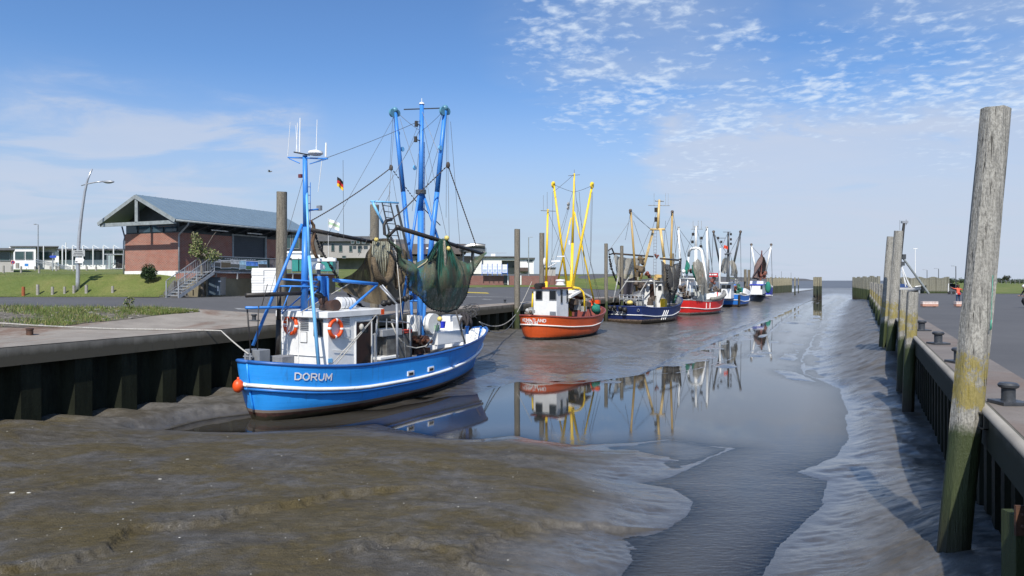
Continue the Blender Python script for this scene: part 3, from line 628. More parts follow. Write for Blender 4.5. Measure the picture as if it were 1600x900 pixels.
def leafm(name, c):
    if name in MATS: return MATS[name]
    m, nt, N, L, b = _nt(name); v = obj_vec(N); f = tnoise(N, L, v, 3, 4, .7)
    L.new(ramp(N, L, f, [(.3, tuple(x*.6 for x in c)), (.7, c)]), b.inputs['Base Color']); b.inputs['Roughness'].default_value = .65; MATS[name] = m; return m
G1, G2, G3, G4 = leafm('grass_green', (.14, .21, .035)), leafm('grass_yellow', (.30, .29, .09)), leafm('grass_dark', (.06, .11, .02)), leafm('dry_straw', (.38, .31, .16))
def samp(A, n, pw=1.0):
    r, c = A.shape[:2]; u = RN.rand(n)*(c-1.001); v = (RN.rand(n)**pw)*(r-1.001); i = v.astype(int); j = u.astype(int); fv = (v-i)[:, None]; fu = (u-j)[:, None]
    return (A[i, j]*(1-fu)+A[i, j+1]*fu)*(1-fv)+(A[i+1, j]*(1-fu)+A[i+1, j+1]*fu)*fv
pts = samp(WP, 26000); nn = fbm(pts[:, 0]*.55, pts[:, 1]*.55, 4); pts = pts[(nn > -.07+.16*(RN.rand(len(pts))-.5))]
blade_field('weeds', pts, .03, .18, .011, [G1, G1, G2, G3, G1, G4], 'tufty weeds and grass on the stony verge between quay and road')
pts = samp(WP, 9000); nn = fbm(pts[:, 0]*.55, pts[:, 1]*.55, 4); pts = pts[(nn > .09)]
blade_field('tall_grass', pts, .10, .28, .010, [G1, G1, G2], 'taller yellow-green grass clumps on the stony verge', .28)
px_ = []
for _ in range(52000):
    x = -70+RN.rand()*48.; y0 = float(np.interp(x, [-60, -26, -22.5, -21.9], [45, 44.5, 44.2, 48])); y = y0-.15+RN.rand()**2.2*14; px_.append((x, y))
px_ = np.array(px_); blade_field('lawn_blades', np.column_stack([px_, zl(px_[:, 0], px_[:, 1])+.02]), .015, .07, .013, [G1, G1, G3, G2, G2], 'uneven mown grass on the bank beside the road', .4)
# stones on the verge and shells on the mud
stm = pm('field_stone', (.33, .31, .28), (.16, .15, .13), 4, .85, .5)
def rock(name, p, s, label, cat='stone', group=None, m=None):
    b = MB(); b.ball((0, 0, 0), (s, s*.7, s*.5), 9, 6); b.v = [tuple(Vector(q)*(1+.22*math.sin(q[0]*31/s*.3+q[1]*17/s*.2+i*1.7))) for i, q in enumerate(b.v)]
    o = b.build(name, m or stm, None, True); o.location = p; WM[o.name] = Matrix.Translation(Vector(p)); return tag(o, label, cat, group)
b = MB()
for i in range(240):
    p = samp(WP, 1, 2.2)[0]; s = .03+.10*random.random()**2; k = len(b.v); b.ball(p, (s, s*.8, s*.5), 7, 5)
    for q in range(k, len(b.v)): b.v[q] = tuple(b.v[q][a]+random.uniform(-.12, .12)*s for a in range(3))
kind(b.build('stones', stm, None, True), 'stuff', 'loose grey stones scattered along the weedy verge')
b = MB()
for px, py, s in [(104, 640, .10), (150, 655, .05), (250, 760, .05), (20, 783, .075), (45, 783, .05), (293, 728, .05)]+[(RN.rand()*900, 690+RN.rand()*205, .012+.018*RN.rand()) for _ in range(0)]+[(RN.rand()*300, 640+RN.rand()*40, .02+.02*RN.rand()) for _ in range(40)]:
    X, Y = g_mud(px, py, -2.7); z = mud_at(X, Y) if s > .045 else None
    if z is None: continue
    b.ball((X, Y, z), (s, s*.5, s*.22), 8, 5)
idx = RN.randint(0, len(YR)-1, 9000); jdx = RN.randint(0, len(U), 9000); c_ = 0
for i, j in zip(idx, jdx):
    if fgb[i, j] > .4 and GY[i, j] < 24 and GY[i, j] > 9 and c_ < 300:
        s = .004+.009*RN.rand()**2; a = RN.rand()*PI; b.ball((GX[i, j], GY[i, j], GZ[i, j]+s*.1), (s*(1+abs(math.cos(a))), s*(1+abs(math.sin(a))), s*.35), 6, 4); c_ += 1
kind(b.build('shells', pm('bleached_shell', (.62, .6, .53), (.4, .38, .32), 8, .5)), 'stuff', 'scattered pale shells lying on the mud bank')
X, Y = g_mud(110, 640, -2.66); rock('stone', (X, Y, mud_at(X, Y)+.05), .3, 'muddy grey boulder at the foot of the near quay wall')
# ---------------------------------------------------------------- timber piles and posts
def wood(name, lich=.5, grey=(.30, .285, .25), grey2=(.13, .12, .105), low=(.028, .038, .012), zl0=-.25, lz=(.2, 1.6)):
    m, nt, N, L, b = _nt(name); v = obj_vec(N)
    sep = N.new('ShaderNodeSeparateXYZ'); L.new(v, sep.inputs[0]); z = sep.outputs[2]
    g = tnoise(N, L, v, 4, 8, .8, (5, 5, .35)); s = tnoise(N, L, v, 30, 5, .8, (1.0, 1.0, .55)); k = tnoise(N, L, v, 3.2, 6, .7); cr = tnoise(N, L, v, 7, 3, .5, (6, 6, .12))
    col = ramp(N, L, g, [(.32, grey2), (.6, grey)])
    col = mixc(N, L, ramp(N, L, s, [(.42, (.75, .75, .75)), (.56, (0, 0, 0))]), col, tuple(x*.35 for x in grey))
    col = mixc(N, L, ramp(N, L, cr, [(.33, (.9, .9, .9)), (.40, (0, 0, 0))]), col, (.03, .026, .02))
    def band(a, bb, c):
        n = N.new('ShaderNodeMapRange'); n.interpolation_type = 'SMOOTHSTEP'; L.new(z, n.inputs[0]); n.inputs[1].default_value = a; n.inputs[2].default_value = bb; n.inputs[3].default_value = 0; n.inputs[4].default_value = c; return n.outputs[0]
    lm = mth(N, L, 'MULTIPLY', mth(N, L, 'MULTIPLY', band(zl0-.2, lz[0], 1), band(lz[1], lz[0]+.2, 1)), lich*2.2)
    la = mth(N, L, 'ADD', mth(N, L, 'MULTIPLY', k, .6), mth(N, L, 'MULTIPLY', s, .4)); lv = ramp(N, L, mth(N, L, 'ADD', la, mth(N, L, 'MULTIPLY', mth(N, L, 'SUBTRACT', lm, 1), .17)), [(.52, (0, 0, 0)), (.575, (1, 1, 1))])
    lc = mixc(N, L, s, (.15, .13, .04), (.38, .29, .045)); col = mixc(N, L, mth(N, L, 'MULTIPLY', lv, .85), col, lc)
    lo = mth(N, L, 'ADD', z, mth(N, L, 'MULTIPLY', k, .5)); n = N.new('ShaderNodeMapRange'); L.new(lo, n.inputs[0]); n.inputs[1].default_value = zl0+.25; n.inputs[2].default_value = zl0+.05
    col = mixc(N, L, n.outputs[0], col, mixc(N, L, g, low, tuple(x*2.1 for x in low)))
    n2 = N.new('ShaderNodeMapRange'); L.new(lo, n2.inputs[0]); n2.inputs[1].default_value = -1.2; n2.inputs[2].default_value = -2.3
    col = mixc(N, L, n2.outputs[0], col, (.03, .024, .014))
    L.new(col, b.inputs['Base Color']); L.new(mth(N, L, 'SUBTRACT', .9, mth(N, L, 'MULTIPLY', n.outputs[0], .35)), b.inputs['Roughness'])
    bump(N, L, b, mth(N, L, 'ADD', mth(N, L, 'ADD', g, s), mth(N, L, 'MULTIPLY', cr, 1.2)), .8, .02); return m
WOODR = wood('lichen_covered_timber', .7, (.46, .44, .385), (.22, .21, .185)); WOODL = wood('weathered_grey_timber', .12, (.29, .26, .205), (.14, .12, .09)); WOODP = wood('old_pile_timber', .35, (.34, .33, .26), (.16, .155, .12), zl0=.4, lz=(.6, 2.4))
WOODC = wood('bleached_pile_timber', .2, (.42, .38, .26), (.2, .18, .12), (.03, .035, .02), .5)
def pile(name, label, base, top, r0, r1, mat, group=None, cat='mooring post', n=14, seg=14):
    base = Vector(base); top = Vector(top); o0 = Vector((base.x, base.y, 0)); b = MB(); k = random.random()*9
    pts = []; R = []
    for i in range(seg+1):
        t = i/seg; p = base.lerp(top, t); pts.append(p+Vector((math.sin(t*5+k), math.cos(t*4+k), 0))*.012*min(1, r0*3)); R.append(r0+(r1-r0)*t)
    b.tube(pts, R, n)
    for i in range(len(b.v)):
        q = b.v[i]; j = i % n; dl = .035*math.sin(j*2.1+k)+.03*math.sin(j*3.3+q[2]*1.3+k)
        c = pts[min(i//n, seg)]; b.v[i] = tuple(Vector(c)+(Vector(q)-Vector(c))*(1+dl))
    j = seg*n
    for i in range(n): x, y, z = b.v[j+i]; b.v[j+i] = (x, y, z+.04*math.sin(i*1.3+k)*r1)
    o = b.build(name, mat, None, 'auto', loc=o0); return tag(o, label, cat, group)
# right-hand side, near to far
def bracket(post, p, w, label):
    b = MB(); p = Vector(p); b.span((p.x-.02, p.y-.16, p.z-.13), (p.x+w, p.y-.14, p.z+.13)); b.span((p.x-.02, p.y-.16, p.z+.11), (p.x+w, p.y+.2, p.z+.13)); b.span((p.x-.02, p.y-.16, p.z-.13), (p.x+w, p.y+.2, p.z-.11)); b.span((p.x-.02, p.y+.19, p.z-.13), (p.x+w, p.y+.21, p.z+.13))
    b.build('bracket', pm('painted_bracket', (.13, .12, .10), (.07, .06, .05), 5, .6), post, world=True)
Y1 = 11.2
p0 = P(1484, 925, Y1-.1); p1 = P(1556, 171, Y1); post = pile('mooring_post', 'tall leaning grey post with yellow lichen, nearest the camera on the right quay', p0, p1, .232, .21, WOODR, n=22, seg=30)
WM[post.name] = Matrix.Translation(post.location); bracket(post, P(1529, 656, Y1-.25), .42, '')
RPOSTS = [(1418, 1426, 640, 456, 25.0, .20, 'stout lichen-yellow post, front one of the short pair on the right quay'), (1407, 1412, 612, 453, 28.5, .17, 'thinner short post just behind the stout one on the right quay'),
          (1391, 1404, 545, 361, 37.0, .23, 'taller of the two high posts close together on the right quay'), (1379, 1391.5, 530, 370, 39.5, .21, 'slightly lower high post, left one of the close tall pair on the right')]
for a, c, yb, yt, Y, r, lab in RPOSTS:
    o = pile('mooring_post', lab, P(a, yb+12, Y), P(c, yt, Y), r, r*.95, WOODR, n=16, seg=16); WM[o.name] = Matrix.Translation(o.location)
    if Y < 38 and Y != 28.5: bracket(o, P(c+3, 555 if Y < 30 else 502, Y), .5, '')
for i, Y in enumerate([50, 57, 65, 76, 88, 100]):
    x = float(XR(Y))-.28; pile('mooring_post', 'short lichen-spotted post in the receding row along the right quay wall', (x, Y, -3.2), (x+.05, Y, 1.75+.1*math.sin(i*3)), .22, .2, WOODR, 'receding row of short posts on the right quay', n=12, seg=8)
for i in range(20):
    t = i/19; a = Vector((59.6, 111, 0)).lerp(Vector((86, 172, 0)), t); zt = 2.72+.16*math.sin(i*5)
    pile('timber_pile', 'weathered pile in the tall palisade at the bend of the right quay', (a.x, a.y, -3.4), (a.x, a.y, zt), .27, .25, WOODP, 'piles of the palisade at the harbour bend', 'timber pile', 10, 5)
for i in range(30):     # timber screen behind the sailing boat
    t = i/29; a = P(1408+i*2.55, 450, 108+random.random()*.4); zt = 2.5+.12*math.sin(i*7)
    pile('timber_pile', 'grey upright pile in the timber screen behind the sailing boat', (a.x, a.y, -.05), (a.x, a.y, zt), .16, .15, WOODP, 'piles of the screen on the right yard', 'timber pile', 8, 4)
# left-hand quay posts
for px, yt, Y, r, lab in [(440, 300, 31.6, .25, 'grey mooring post with flat top standing right of the brick shed'), (585, 320, 38.5, .26, 'mooring post with split top behind the hanging brown net'),
                          (808, 358, 57.5, .25, 'lone mooring post between the big blue cutter and the orange cutter'), (846.5, 364, 62, .24, 'mooring post just behind the aft mast of the orange cutter'),
                          (947, 380.5, 78, .21, 'slim mooring post at the stern of the navy cutter'), (971.5, 384, 83, .21, 'mooring post behind the left net of the navy cutter'),
                          (1051, 396, 104, .24, 'mooring post between the navy and the red cutter'), (1106, 405.5, 127, .28, 'yellowish mooring post beside the red cutter wheelhouse'),
                          (1164.5, 421, 172, .36, 'left one of two thick posts before the farthest cutter'), (1170, 421.5, 174, .36, 'right one of two thick posts before the farthest cutter')]:
    pile('mooring_post', lab, P(px, HY+(EYE+3.2)*F/Y, Y), P(px, yt, Y), r, r*.95, WOODL, n=14, seg=12)
for i in range(24):
    t = i/23; a = Vector((68.8, 184, 0)).lerp(Vector((97.0, 237, 0)), t**.9)
    pile('timber_pile', 'dark-footed pile in the long palisade at the left harbour mouth', (a.x, a.y, -3.4), (a.x, a.y, 2.8+.22*math.sin(i*4.4)), .21, .19, WOODC, 'piles of the left harbour mouth palisade', 'timber pile', 8, 4)
for i in range(9):
    a = P(1272+i*1.35, 450, 196+6*math.sin(i*2.3)); pile('timber_pile', 'pale pile with dark foot in the free-standing cluster in the channel', (a.x, a.y, -3.6), (a.x, a.y, 2.95+.05*math.sin(i*4)), .26, .25, WOODC, 'pile cluster in the channel', 'timber pile', 8, 4)
a = P(1242, 450, 200); pile('channel_marker_post', 'single slim pile standing alone on the far mud', (a.x, a.y, -3.6), (a.x, a.y, 2.9), .22, .2, WOODC, None, 'post', 8, 4)
a = P(1247.5, 450, 230); pile('channel_marker_post', 'shorter far post just right of the lone slim pile', (a.x, a.y, -3.6), (a.x, a.y, 3.0), .16, .15, WOODC, None, 'post', 8, 4)
# fender beam at the right picture edge
b = MB(); b.span((5.72, 7.75, -4.2), (5.95, 7.98, -.62)); o = b.build('fender_beam', WOODR, loc=(5.8, 7.8, 0)); tag(o, 'algae-green fender beam against the right wall at the picture edge', 'fender beam')
b = MB(); b.span((5.70, 7.72, -.84), (5.98, 7.75, -.5)); [b.ball((5.77+.12*i, 7.71, -.60-.13*j), .022, 8, 5) for i in (0, 1) for j in (0, 1)]; b.build('bolt_plate', RUST, o, world=True)
# ---------------------------------------------------------------- bollards
BOL = pm('dark_bollard_iron', (.055, .06, .068), (.03, .033, .038), 6, .45, .2)
def bollard(p, s, label, group=None, rz=0):
    t = thing('bollard', label, 'bollard', p, rz, group)
    MB().box((0, 0, .03), (.46*s, .42*s, .06)).build('base_plate', BOL, t, bevel=.01)
    MB().lathe((0, 0, .05), [(.115*s, 0), (.105*s, .04), (.105*s, .22*s), (.15*s, .245*s), (.16*s, .285*s), (.13*s, .32*s), (.0, .325*s)], 20).build('barrel', BOL, t, 'auto'); return t
bollard((8.18, 11.25, .01), .95, 'dark iron bollard on the right quay, nearest the camera')
for (px, Y, s, lab) in [(1498, 16.9, 1.0, 'second bollard, half hidden by the tall leaning post'), (1466, 21.8, 1.1, 'third bollard along the right quay walkway'), (1440, 27.6, 1.15, 'fourth bollard beside the stout short post'), (1405, 47, 1.3, 'fifth small bollard beyond the high pair of posts')]:
    bollard(((px-800)/F*Y, Y, .01), s, lab)
def hl(px, py): p = hit(px, py); return p
for px, py, lab in ((789, 474, 'small dark bollard on the left quay right of the hanging green net'), (397, 502, 'small dark bollard on the left quay behind the stern of the blue cutter')):
    bollard(hl(px, py), .95, lab)
p = hl(46.5, 524); b = MB(); b.lathe((0, 0, 0), [(.11, 0), (.11, .2), (.125, .2), (.125, .25), (0, .255)], 16); o = b.build('bollard_stub', RUST, None, 'auto'); o.location = p; tag(o, 'rusty bollard stub on the near left quay below the rope', 'bollard')
# ---------------------------------------------------------------- fishing cutters
class Boat:
    """local frame: x forward from the stern, y to port, z up from quay level"""
    def __init__(s, name, label, stern, bow, B, sheer, zk, tw=0., rs=.6, rb=1.2, group='shrimp cutters moored along the left quay', drop=0.):
        s.S = Vector((stern[0], stern[1], 0)); d = Vector((bow[0]-stern[0], bow[1]-stern[1], 0)); s.L = d.length; s.d = d.normalized(); s.n = Vector((-s.d.y, s.d.x, 0))
        s.B = B; s.sheer = sheer; s.zk = zk; s.tw = tw; s.rs = rs; s.rb = rb
        s.root = thing(name, label, 'fishing boat', s.S, math.atan2(s.d.y, s.d.x), group); s.name = name
    def w(s, p): return s.S+s.d*p[0]+s.n*p[1]+Vector((0, 0, p[2]))
    def bp(s, px, py, y=0.):
        k = (px-800)/F; ox = s.S.x+s.n.x*y; oy = s.S.y+s.n.y*y
        x = (k*oy-ox)/(s.d.x-k*s.d.y); Y = oy+s.d.y*x; return Vector((x, y, EYE-(py-HY)*Y/F))
    def bx(s, px, py, x):            # same, on the cross-plane at distance x from the stern
        k = (px-800)/F; ox = s.S.x+s.d.x*x; oy = s.S.y+s.d.y*x
        y = (k*oy-ox)/(s.n.x-k*s.n.y); Y = oy+s.n.y*y; return Vector((x, y, EYE-(py-HY)*Y/F))
    def zr(s, t): return float(np.interp(t, *zip(*s.sheer))) if len(s.sheer) < 4 else s._cub(t)
    def _cub(s, t):
        xs, zs = zip(*s.sheer); tt = np.linspace(0, 1, 41); zz = np.interp(tt, xs, zs)
        for _ in range(2): zz = np.concatenate([[zz[0]], (zz[:-2]+zz[1:-1]*2+zz[2:])/4, [zz[-1]]])
        return float(np.interp(t, tt, zz))
    def plan(s, t, v=0.):
        te = .30 if not s.tw else .45; q = max(0., 1-t/te); a = s.tw+(1-s.tw)*(max(0, 1-q**2.3))**(1/2.3) if not s.tw else s.tw+(1-s.tw)*(1-q**2)
        if not s.tw: a *= 1-.25*v*q
        b = 1 if t < .45 else max(0, 1-((t-.45)/.55)**(2.6-1.1*v))**(.78+.35*v); return a*b
    def wf(s, v): return 1-.05*max(0, v) if v < .5 else max(.06, .975*(max(0, 1-((v-.5)/.5)**2.6))**.62)
    def pt(s, t, v, side, off=0.):
        va = max(0., v); x0 = s.rs*va**1.6; x1 = s.L-s.rb*va**1.1; z0 = s.zr(t); z = z0*(1-v)+s.zk*v
        x = x0+(x1-x0)*t; y = s.B/2*s.plan(t, v)*s.wf(v)
        if off:
            e = 1e-3; p1 = Vector(((x0+(x1-x0)*min(1, t+e)), s.B/2*s.plan(min(1, t+e), v)*s.wf(v), 0)); p2 = Vector(((x0+(x1-x0)*max(0, t-e)), s.B/2*s.plan(max(0, t-e), v)*s.wf(v), 0))
            tn = (p1-p2).normalized() if (p1-p2).length else Vector((1, 0, 0)); nn = Vector((-tn.y, tn.x, 0)); x += nn.x*off; y += nn.y*off
        return Vector((x, side*y, z))
    TS = [0, .004, .012, .025, .045, .07, .10, .135, .17, .21, .25, .3, .35, .4, .45, .5, .55, .6, .65, .7, .75, .8, .84, .88, .915, .945, .965, .982, .994, 1]
    def hull(s, mat, inner, deckmat, dd=.62, cap=None, vdeck=None):
        VS = [0, .06, .12, .2, .28, .36, .44, .52, .6, .68, .76, .83, .89, .94, .975, 1]; b = MB()
        for sd in (1, -1): b.sheet([[s.pt(t, v, sd) for t in s.TS] for v in VS])
        if s.tw:
            b.sheet([[s.pt(0, v, 1)*(1-f)+s.pt(0, v, -1)*f+Vector((-.10*math.sin(PI*f), 0, 0)) for f in [i/8 for i in range(9)]] for v in VS])
        o = b.build('hull', mat, s.root, 'auto'); s.hullobj = o
        th = .09; b = MB(); vd = dd/(s.zr(.4)-s.zk)
        for sd in (1, -1): b.sheet([[s.pt(t, v, sd, -th)+Vector((th*.8 if t < .02 else (-th*2 if t > .98 else 0), 0, 0)) for t in s.TS[1:-1]] for v in (0, vd*.5, vd)])
        b.build('bulwark_lining', inner, s.root)
        b = MB(); k = s.TS[2:-1]; b.sheet([[s.pt(t, vd, 1, -th*.5) for t in k], [Vector((s.pt(t, vd, 1).x, 0, s.pt(t, vd, 1).z+.04)) for t in k], [s.pt(t, vd, -1, -th*.5) for t in k]]); b.build('deck', deckmat, s.root)
        b = MB()
        for sd in (1, -1): b.tube([(s.pt(t, 0, sd, 0)+Vector((0, -sd*th*.3, .02))) for t in s.TS[:-1]], th*.75, 6)
        if s.tw: b.tube([s.pt(0, 0, 1, 0), s.pt(0, 0, 1)*.5+s.pt(0, 0, -1)*.5+Vector((-.1, 0, 0)), s.pt(0, 0, -1, 0)], th*.75, 6)
        b.build('capping_rail', cap or mat, s.root, True); s.vd = vd
    def strip(s, name, mat, v, r, off=.03, t0=0., t1=.99, dz=0., sides=(1, -1)):
        b = MB()
        for sd in sides: b.tube([s.pt(t, v if not callable(v) else v(t), sd, off)+Vector((-off if t == 0 and not s.tw else 0, 0, dz)) for t in s.TS if t0 <= t <= t1], r, 6)
        if s.tw and t0 == 0: vv = v if not callable(v) else v(0); a = s.pt(0, vv, 1, off); c = s.pt(0, vv, -1, off); b.tube([a, (a+c)/2+Vector((-.13, 0, 0)), c], r, 6)
        return b.build(name, mat, s.root, True)
    def arc_pt(s, u, v, off):        # u metres along the hull from the sternpost, + to starboard
        if not hasattr(s, '_arc') or s._arcv != v:
            tt = np.concatenate([np.linspace(0, .06, 120)**1.0, np.linspace(.061, 1, 300)]); pp = [s.pt(t, v, 1) for t in tt]; L_ = [0]
            for i in range(1, len(pp)): a, c = pp[i-1], pp[i]; L_.append(L_[-1]+math.hypot(a.x-c.x, a.y-c.y))
            s._arc = (np.array(L_), tt); s._arcv = v
        t = float(np.interp(abs(u), *s._arc)); return s.pt(t, v, -1 if u > 0 else 1, off), t
    def lettering(s, name, txt, uc, zoff, size, mat, bold=.012, flat=False, v=.1, sx=1.):
        V, Fc = stroke_text(txt, size*.74, .17+bold); out = []
        for x, y, z in V:
            if flat:
                yy = -(uc+x*sx); h = s.B/2*s.tw; vv = (s.zr(0)-(s.zr(0)+zoff+y))/(s.zr(0)-s.zk); out.append(Vector((s.rs*vv**1.6-.10*math.cos(yy/h*PI/2)-.03-.0015*z, yy, s.zr(0)+zoff+y)))
            else:
                p0, t = s.arc_pt(uc+x*sx, v, .02); z1 = s.zr(t)+zoff+y; vv = max(0, (s.zr(t)-z1)/(s.zr(t)-s.zk)); q = s.pt(t, vv, -1 if uc+x*sx > 0 else 1, .022+.0012*z); out.append(q)
        b = MB(); b.add(out, Fc); return b.build(name, mat, s.root)
    def part(s, name, mb, mat, smooth=False, parent=None, bevel=0): return mb.build(name, mat, parent or s.root, smooth, bevel=bevel)
    def poles(s, name, lst, mat, n=8):
        """lst: ((px, py, y), (px, py, y), r0, r1)"""
        b = MB()
        for a, c, r0, r1 in lst: b.cyl(s.bp(*a), s.bp(*c), r0, r1, n)
        return s.part(name, b, mat, True)
def window(mb_f, mb_g, c, u, n, w, h, fr=.04):
    """framed pane: c centre, u horizontal unit, n outward normal"""
    c = Vector(c); u = Vector(u); n = Vector(n); z = Vector((0, 0, 1))
    mb_g.box(c+n*.012, (w, .02, h), (u, n, z))
    for sx in (-1, 1): mb_f.box(c+u*sx*(w/2+fr/2)+n*.02, (fr, .045, h+2*fr), (u, n, z))
    for sz in (-1, 1): mb_f.box(c+z*sz*(h/2+fr/2)+n*.02, (w, .045, fr), (u, n, z))
def net_sheet(bt, outline_top, outline_bot, y, mat, name, label, folds=9, amp=.16, nu=60, nv=36, sag=0., seed=1, belly=.35, gather=None):
    """a hung net: top and bottom edges traced in the boat's lengthwise plane at offset y"""
    b = MB(); g = []
    def along(Pl, u):
        L_ = [0]
        for i in range(1, len(Pl)): L_.append(L_[-1]+math.hypot(Pl[i][0]-Pl[i-1][0], Pl[i][1]-Pl[i-1][1]))
        x = u*L_[-1]; return float(np.interp(x, L_, [p[0] for p in Pl])), float(np.interp(x, L_, [p[1] for p in Pl]))
    for j in range(nv+1):
        v = j/nv; row = []
        for i in range(nu+1):
            u = i/nu; a = along(outline_top, u); c = along(outline_bot, u)
            px, py = a[0]+(c[0]-a[0])*v, a[1]+(c[1]-a[1])*v+sag*math.sin(PI*v)
            um = u if gather is None else u+(gather-u)*.0
            off = amp*math.sin(folds*2*PI*um+2.1*v+seed)*(.35+.65*math.sin(PI*min(1, v*1.2+.1)))+amp*.5*math.sin(folds*5.3*um+seed*2+3*v)+belly*math.sin(PI*v)*math.sin(PI*u)
            p = bt.bp(px, py, y); row.append(Vector((p.x+.04*math.sin(13*v+u*31), p.y-off*(1 if y < 0 else -1), p.z)))
        g.append(row)
    b.sheet([[bt.w(p) for p in r] for r in g]); c0 = bt.w(g[0][nu//2]); o = b.build(name, mat, None, True, loc=c0); tag(o, label, 'fishing net'); return o, [[bt.w(p) for p in r] for r in g]
def roller(ptsw, r, step, mat, name, parent):
    b = MB(); L_ = 0; last = ptsw[0]; b.tube(ptsw, r*.35, 5); acc = 0
    for i in range(1, len(ptsw)):
        a, c = ptsw[i-1], ptsw[i]; l = (c-a).length; k = max(1, int(l/step))
        for j in range(k):
            p = a.lerp(c, (j+.5)/k); b.ball(p+Vector((0, 0, random.uniform(-.3, .3)*r)), r*random.uniform(.7, 1.15), 8, 5)
    return b.build(name, mat, parent, True, world=True)
def sagline(a, c, s, n=14): a = Vector(a); c = Vector(c); return [a.lerp(c, i/n)-Vector((0, 0, s*4*(i/n)*(1-i/n))) for i in range(n+1)]
def chainline(b, a, c, r, sag=.1, step=None):
    P_ = sagline(a, c, sag, 12); step = step or r*3.2
    for i in range(12):
        u, w_ = P_[i], P_[i+1]; l = (w_-u).length; k = max(1, int(l/step)); d = (w_-u).normalized()
        for j in range(k):
            p = u.lerp(w_, (j+.5)/k); q = d*step*.62; b.tube([p-q, p, p+q], [r*.45, r, r*.45], 5, False)
# ================================================================ the big blue cutter
b1 = Boat('blue_fishing_cutter', 'large bright blue shrimp cutter with white wheelhouse and white rubbing strake, nearest boat', (-9.6, 24.8), (-1.55, 38.4), 4.7,
          [(0, -.93), (.1, -1.15), (.22, -1.30), (.45, -1.32), (.62, -1.22), (.78, -1.02), (.9, -.80), (1, -.58)], -3.5, 0, .5, 1.6)

H1 = hull_mat('bright_blue_hull', (.02, .29, .80), -2.76, (.10, .045, .035), boot=(.22, .18, .15))
b1.hull(H1, WHITE, DECK, .62, paint('dark_blue_capping', (.02, .11, .36), .2))
vr = lambda t: (.82+.05*math.sin(PI*t))/(b1.zr(t)-b1.zk)
b1.strip('rubbing_strake', paint('white_strake', (.80, .80, .78), .25), vr, .075, .06)
b1.strip('lower_strake', paint('blue_strake', (.02, .19, .60), .15), lambda t: vr(t)+.055, .065, .05)
o = b1.lettering('name_lettering', 'DORUM', 2.45, -.50, .32, WHITE, .03, v=.2, sx=1.05)
b1.lettering('bow_mark', 'II', 14.1, -.75, .5, WHITE, .02, v=.2)
for px, py, w in ((640, 604, .32), (672, 592, .30)):
    t = (b1.bp(px, py, -2.2).x-.1)/(b1.L-.3); v = (b1.zr(t)-(b1.zr(t)-.60))/(b1.zr(t)-b1.zk); q = b1.pt(t, v, -1, .02); q2 = b1.pt(t+w/b1.L, v, -1, .02); e = (q2-q).normalized(); nn = Vector((e.y, -e.x, 0))
    MB().box(q, (.42, .05, .2), (e, nn, Vector((0, 0, 1)))).build('scupper', WHITE, b1.root)
    MB().box(q+nn*.03+Vector((0, 0, -.02)), (.28, .02, .11), (e, nn, Vector((0, 0, 1)))).build('scupper_slot', BLACK, b1.root)
b1.part('sternpost', MB().tube([b1.pt(0, v, 1)+Vector((-.03, 0, 0)) for v in (0.02, .2, .4, .6, .75)], .045, 6), H1, True)
X0 = b1.bp(513, 573, -1.2).x; X1 = b1.bp(590, 573, -1.2).x; YP = 1.45; YS = -1.2; ZD = -1.75; ZT = .58
wh = MB(); wh.prism([(X0, YS, ZD), (X1-.25, YS, ZD), (X1, YS+.35, ZD), (X1, YP-.35, ZD), (X1-.25, YP, ZD), (X0, YP, ZD)], (0, 0, ZT-ZD)); whb = b1.part('wheelhouse', wh, WHITE)
rf = MB(); Z0 = ZT+.0
rf.prism([(X0-.18, YS-.14, Z0), (X1+.28, YS-.10, Z0+.02), (X1+.55, YS+.35, Z0+.03), (X1+.55, YP-.35, Z0+.03), (X1+.28, YP+.1, Z0+.02), (X0-.18, YP+.14, Z0)], (0, 0, .24)); roof = b1.part('wheelhouse_roof', rf, WHITE, bevel=.02)
b1.part('roof_corner', MB().span((X1+.10, YS-.11, Z0+.01), (X1+.30, YS+.06, Z0+.245)), ORANGE, parent=roof)
aft = Vector((-1, 0, 0)); U = Vector((0, -1, 0)); sb = Vector((0, -1, 0)); Xv = Vector((1, 0, 0))
def framed(nm, c, u, n, w, h, fmat, gmat, fr=.035):
    f = MB(); g = MB(); window(f, g, c, u, n, w, h, fr); f.m = [0]*len(f.f); k = len(f.f); f.add(g.v, g.f, 1); return f.build(nm, [fmat, gmat], whb)
c = b1.bx(498, 512, X0-.0); framed('window', c, U, aft, .42, .62, DGREY, GLASS)
c = b1.bp(584, 508, YS); framed('window', c, Xv, sb, .30, .72, WHITE, GLASS)
c = b1.bp(567.5, 531, YS); d0 = MB(); d0.box(Vector((c.x, YS-.012, -.72)), (.88, .03, 2.1)); dr = d0.build('door', DOORB, whb)
MB().box(Vector((c.x, YS-.03, .05)), (.5, .012, .34)).build('door_window', GLASS, whb)
f = MB()
for dx in (-.47, .47): f.box(Vector((c.x+dx, YS-.02, -.70)), (.05, .06, 2.16))
f.box(Vector((c.x, YS-.02, .40)), (.99, .055, .05)); f.build('door_frame', WHITE, whb)
f = MB()
for k in range(8): f.box(b1.bx(476, 496, X0)+Vector((-.02, 0, -.07*k)), (.03, .46, .035), (Vector((.8, 0, .6)), Vector((0, 1, 0)), Vector((-.6, 0, .8))))
f.build('louvre', GREYP, whb)
f = MB()
for k in range(6): f.box(b1.bp(540, 494, YS)+Vector((0, -.02, -.065*k)), (.4, .03, .03))
f.build('louvre', GREYP, whb)
f = MB(); f.box(b1.bx(475, 527, X0)+aft*.02, (.03, .34, .40)); f.build('hatch', WHITE, whb, bevel=.01)
f = MB(); f.box(b1.bx(475, 527, X0)+aft*.008, (.02, .38, .44)); f.build('hatch_rim', DGREY, whb)
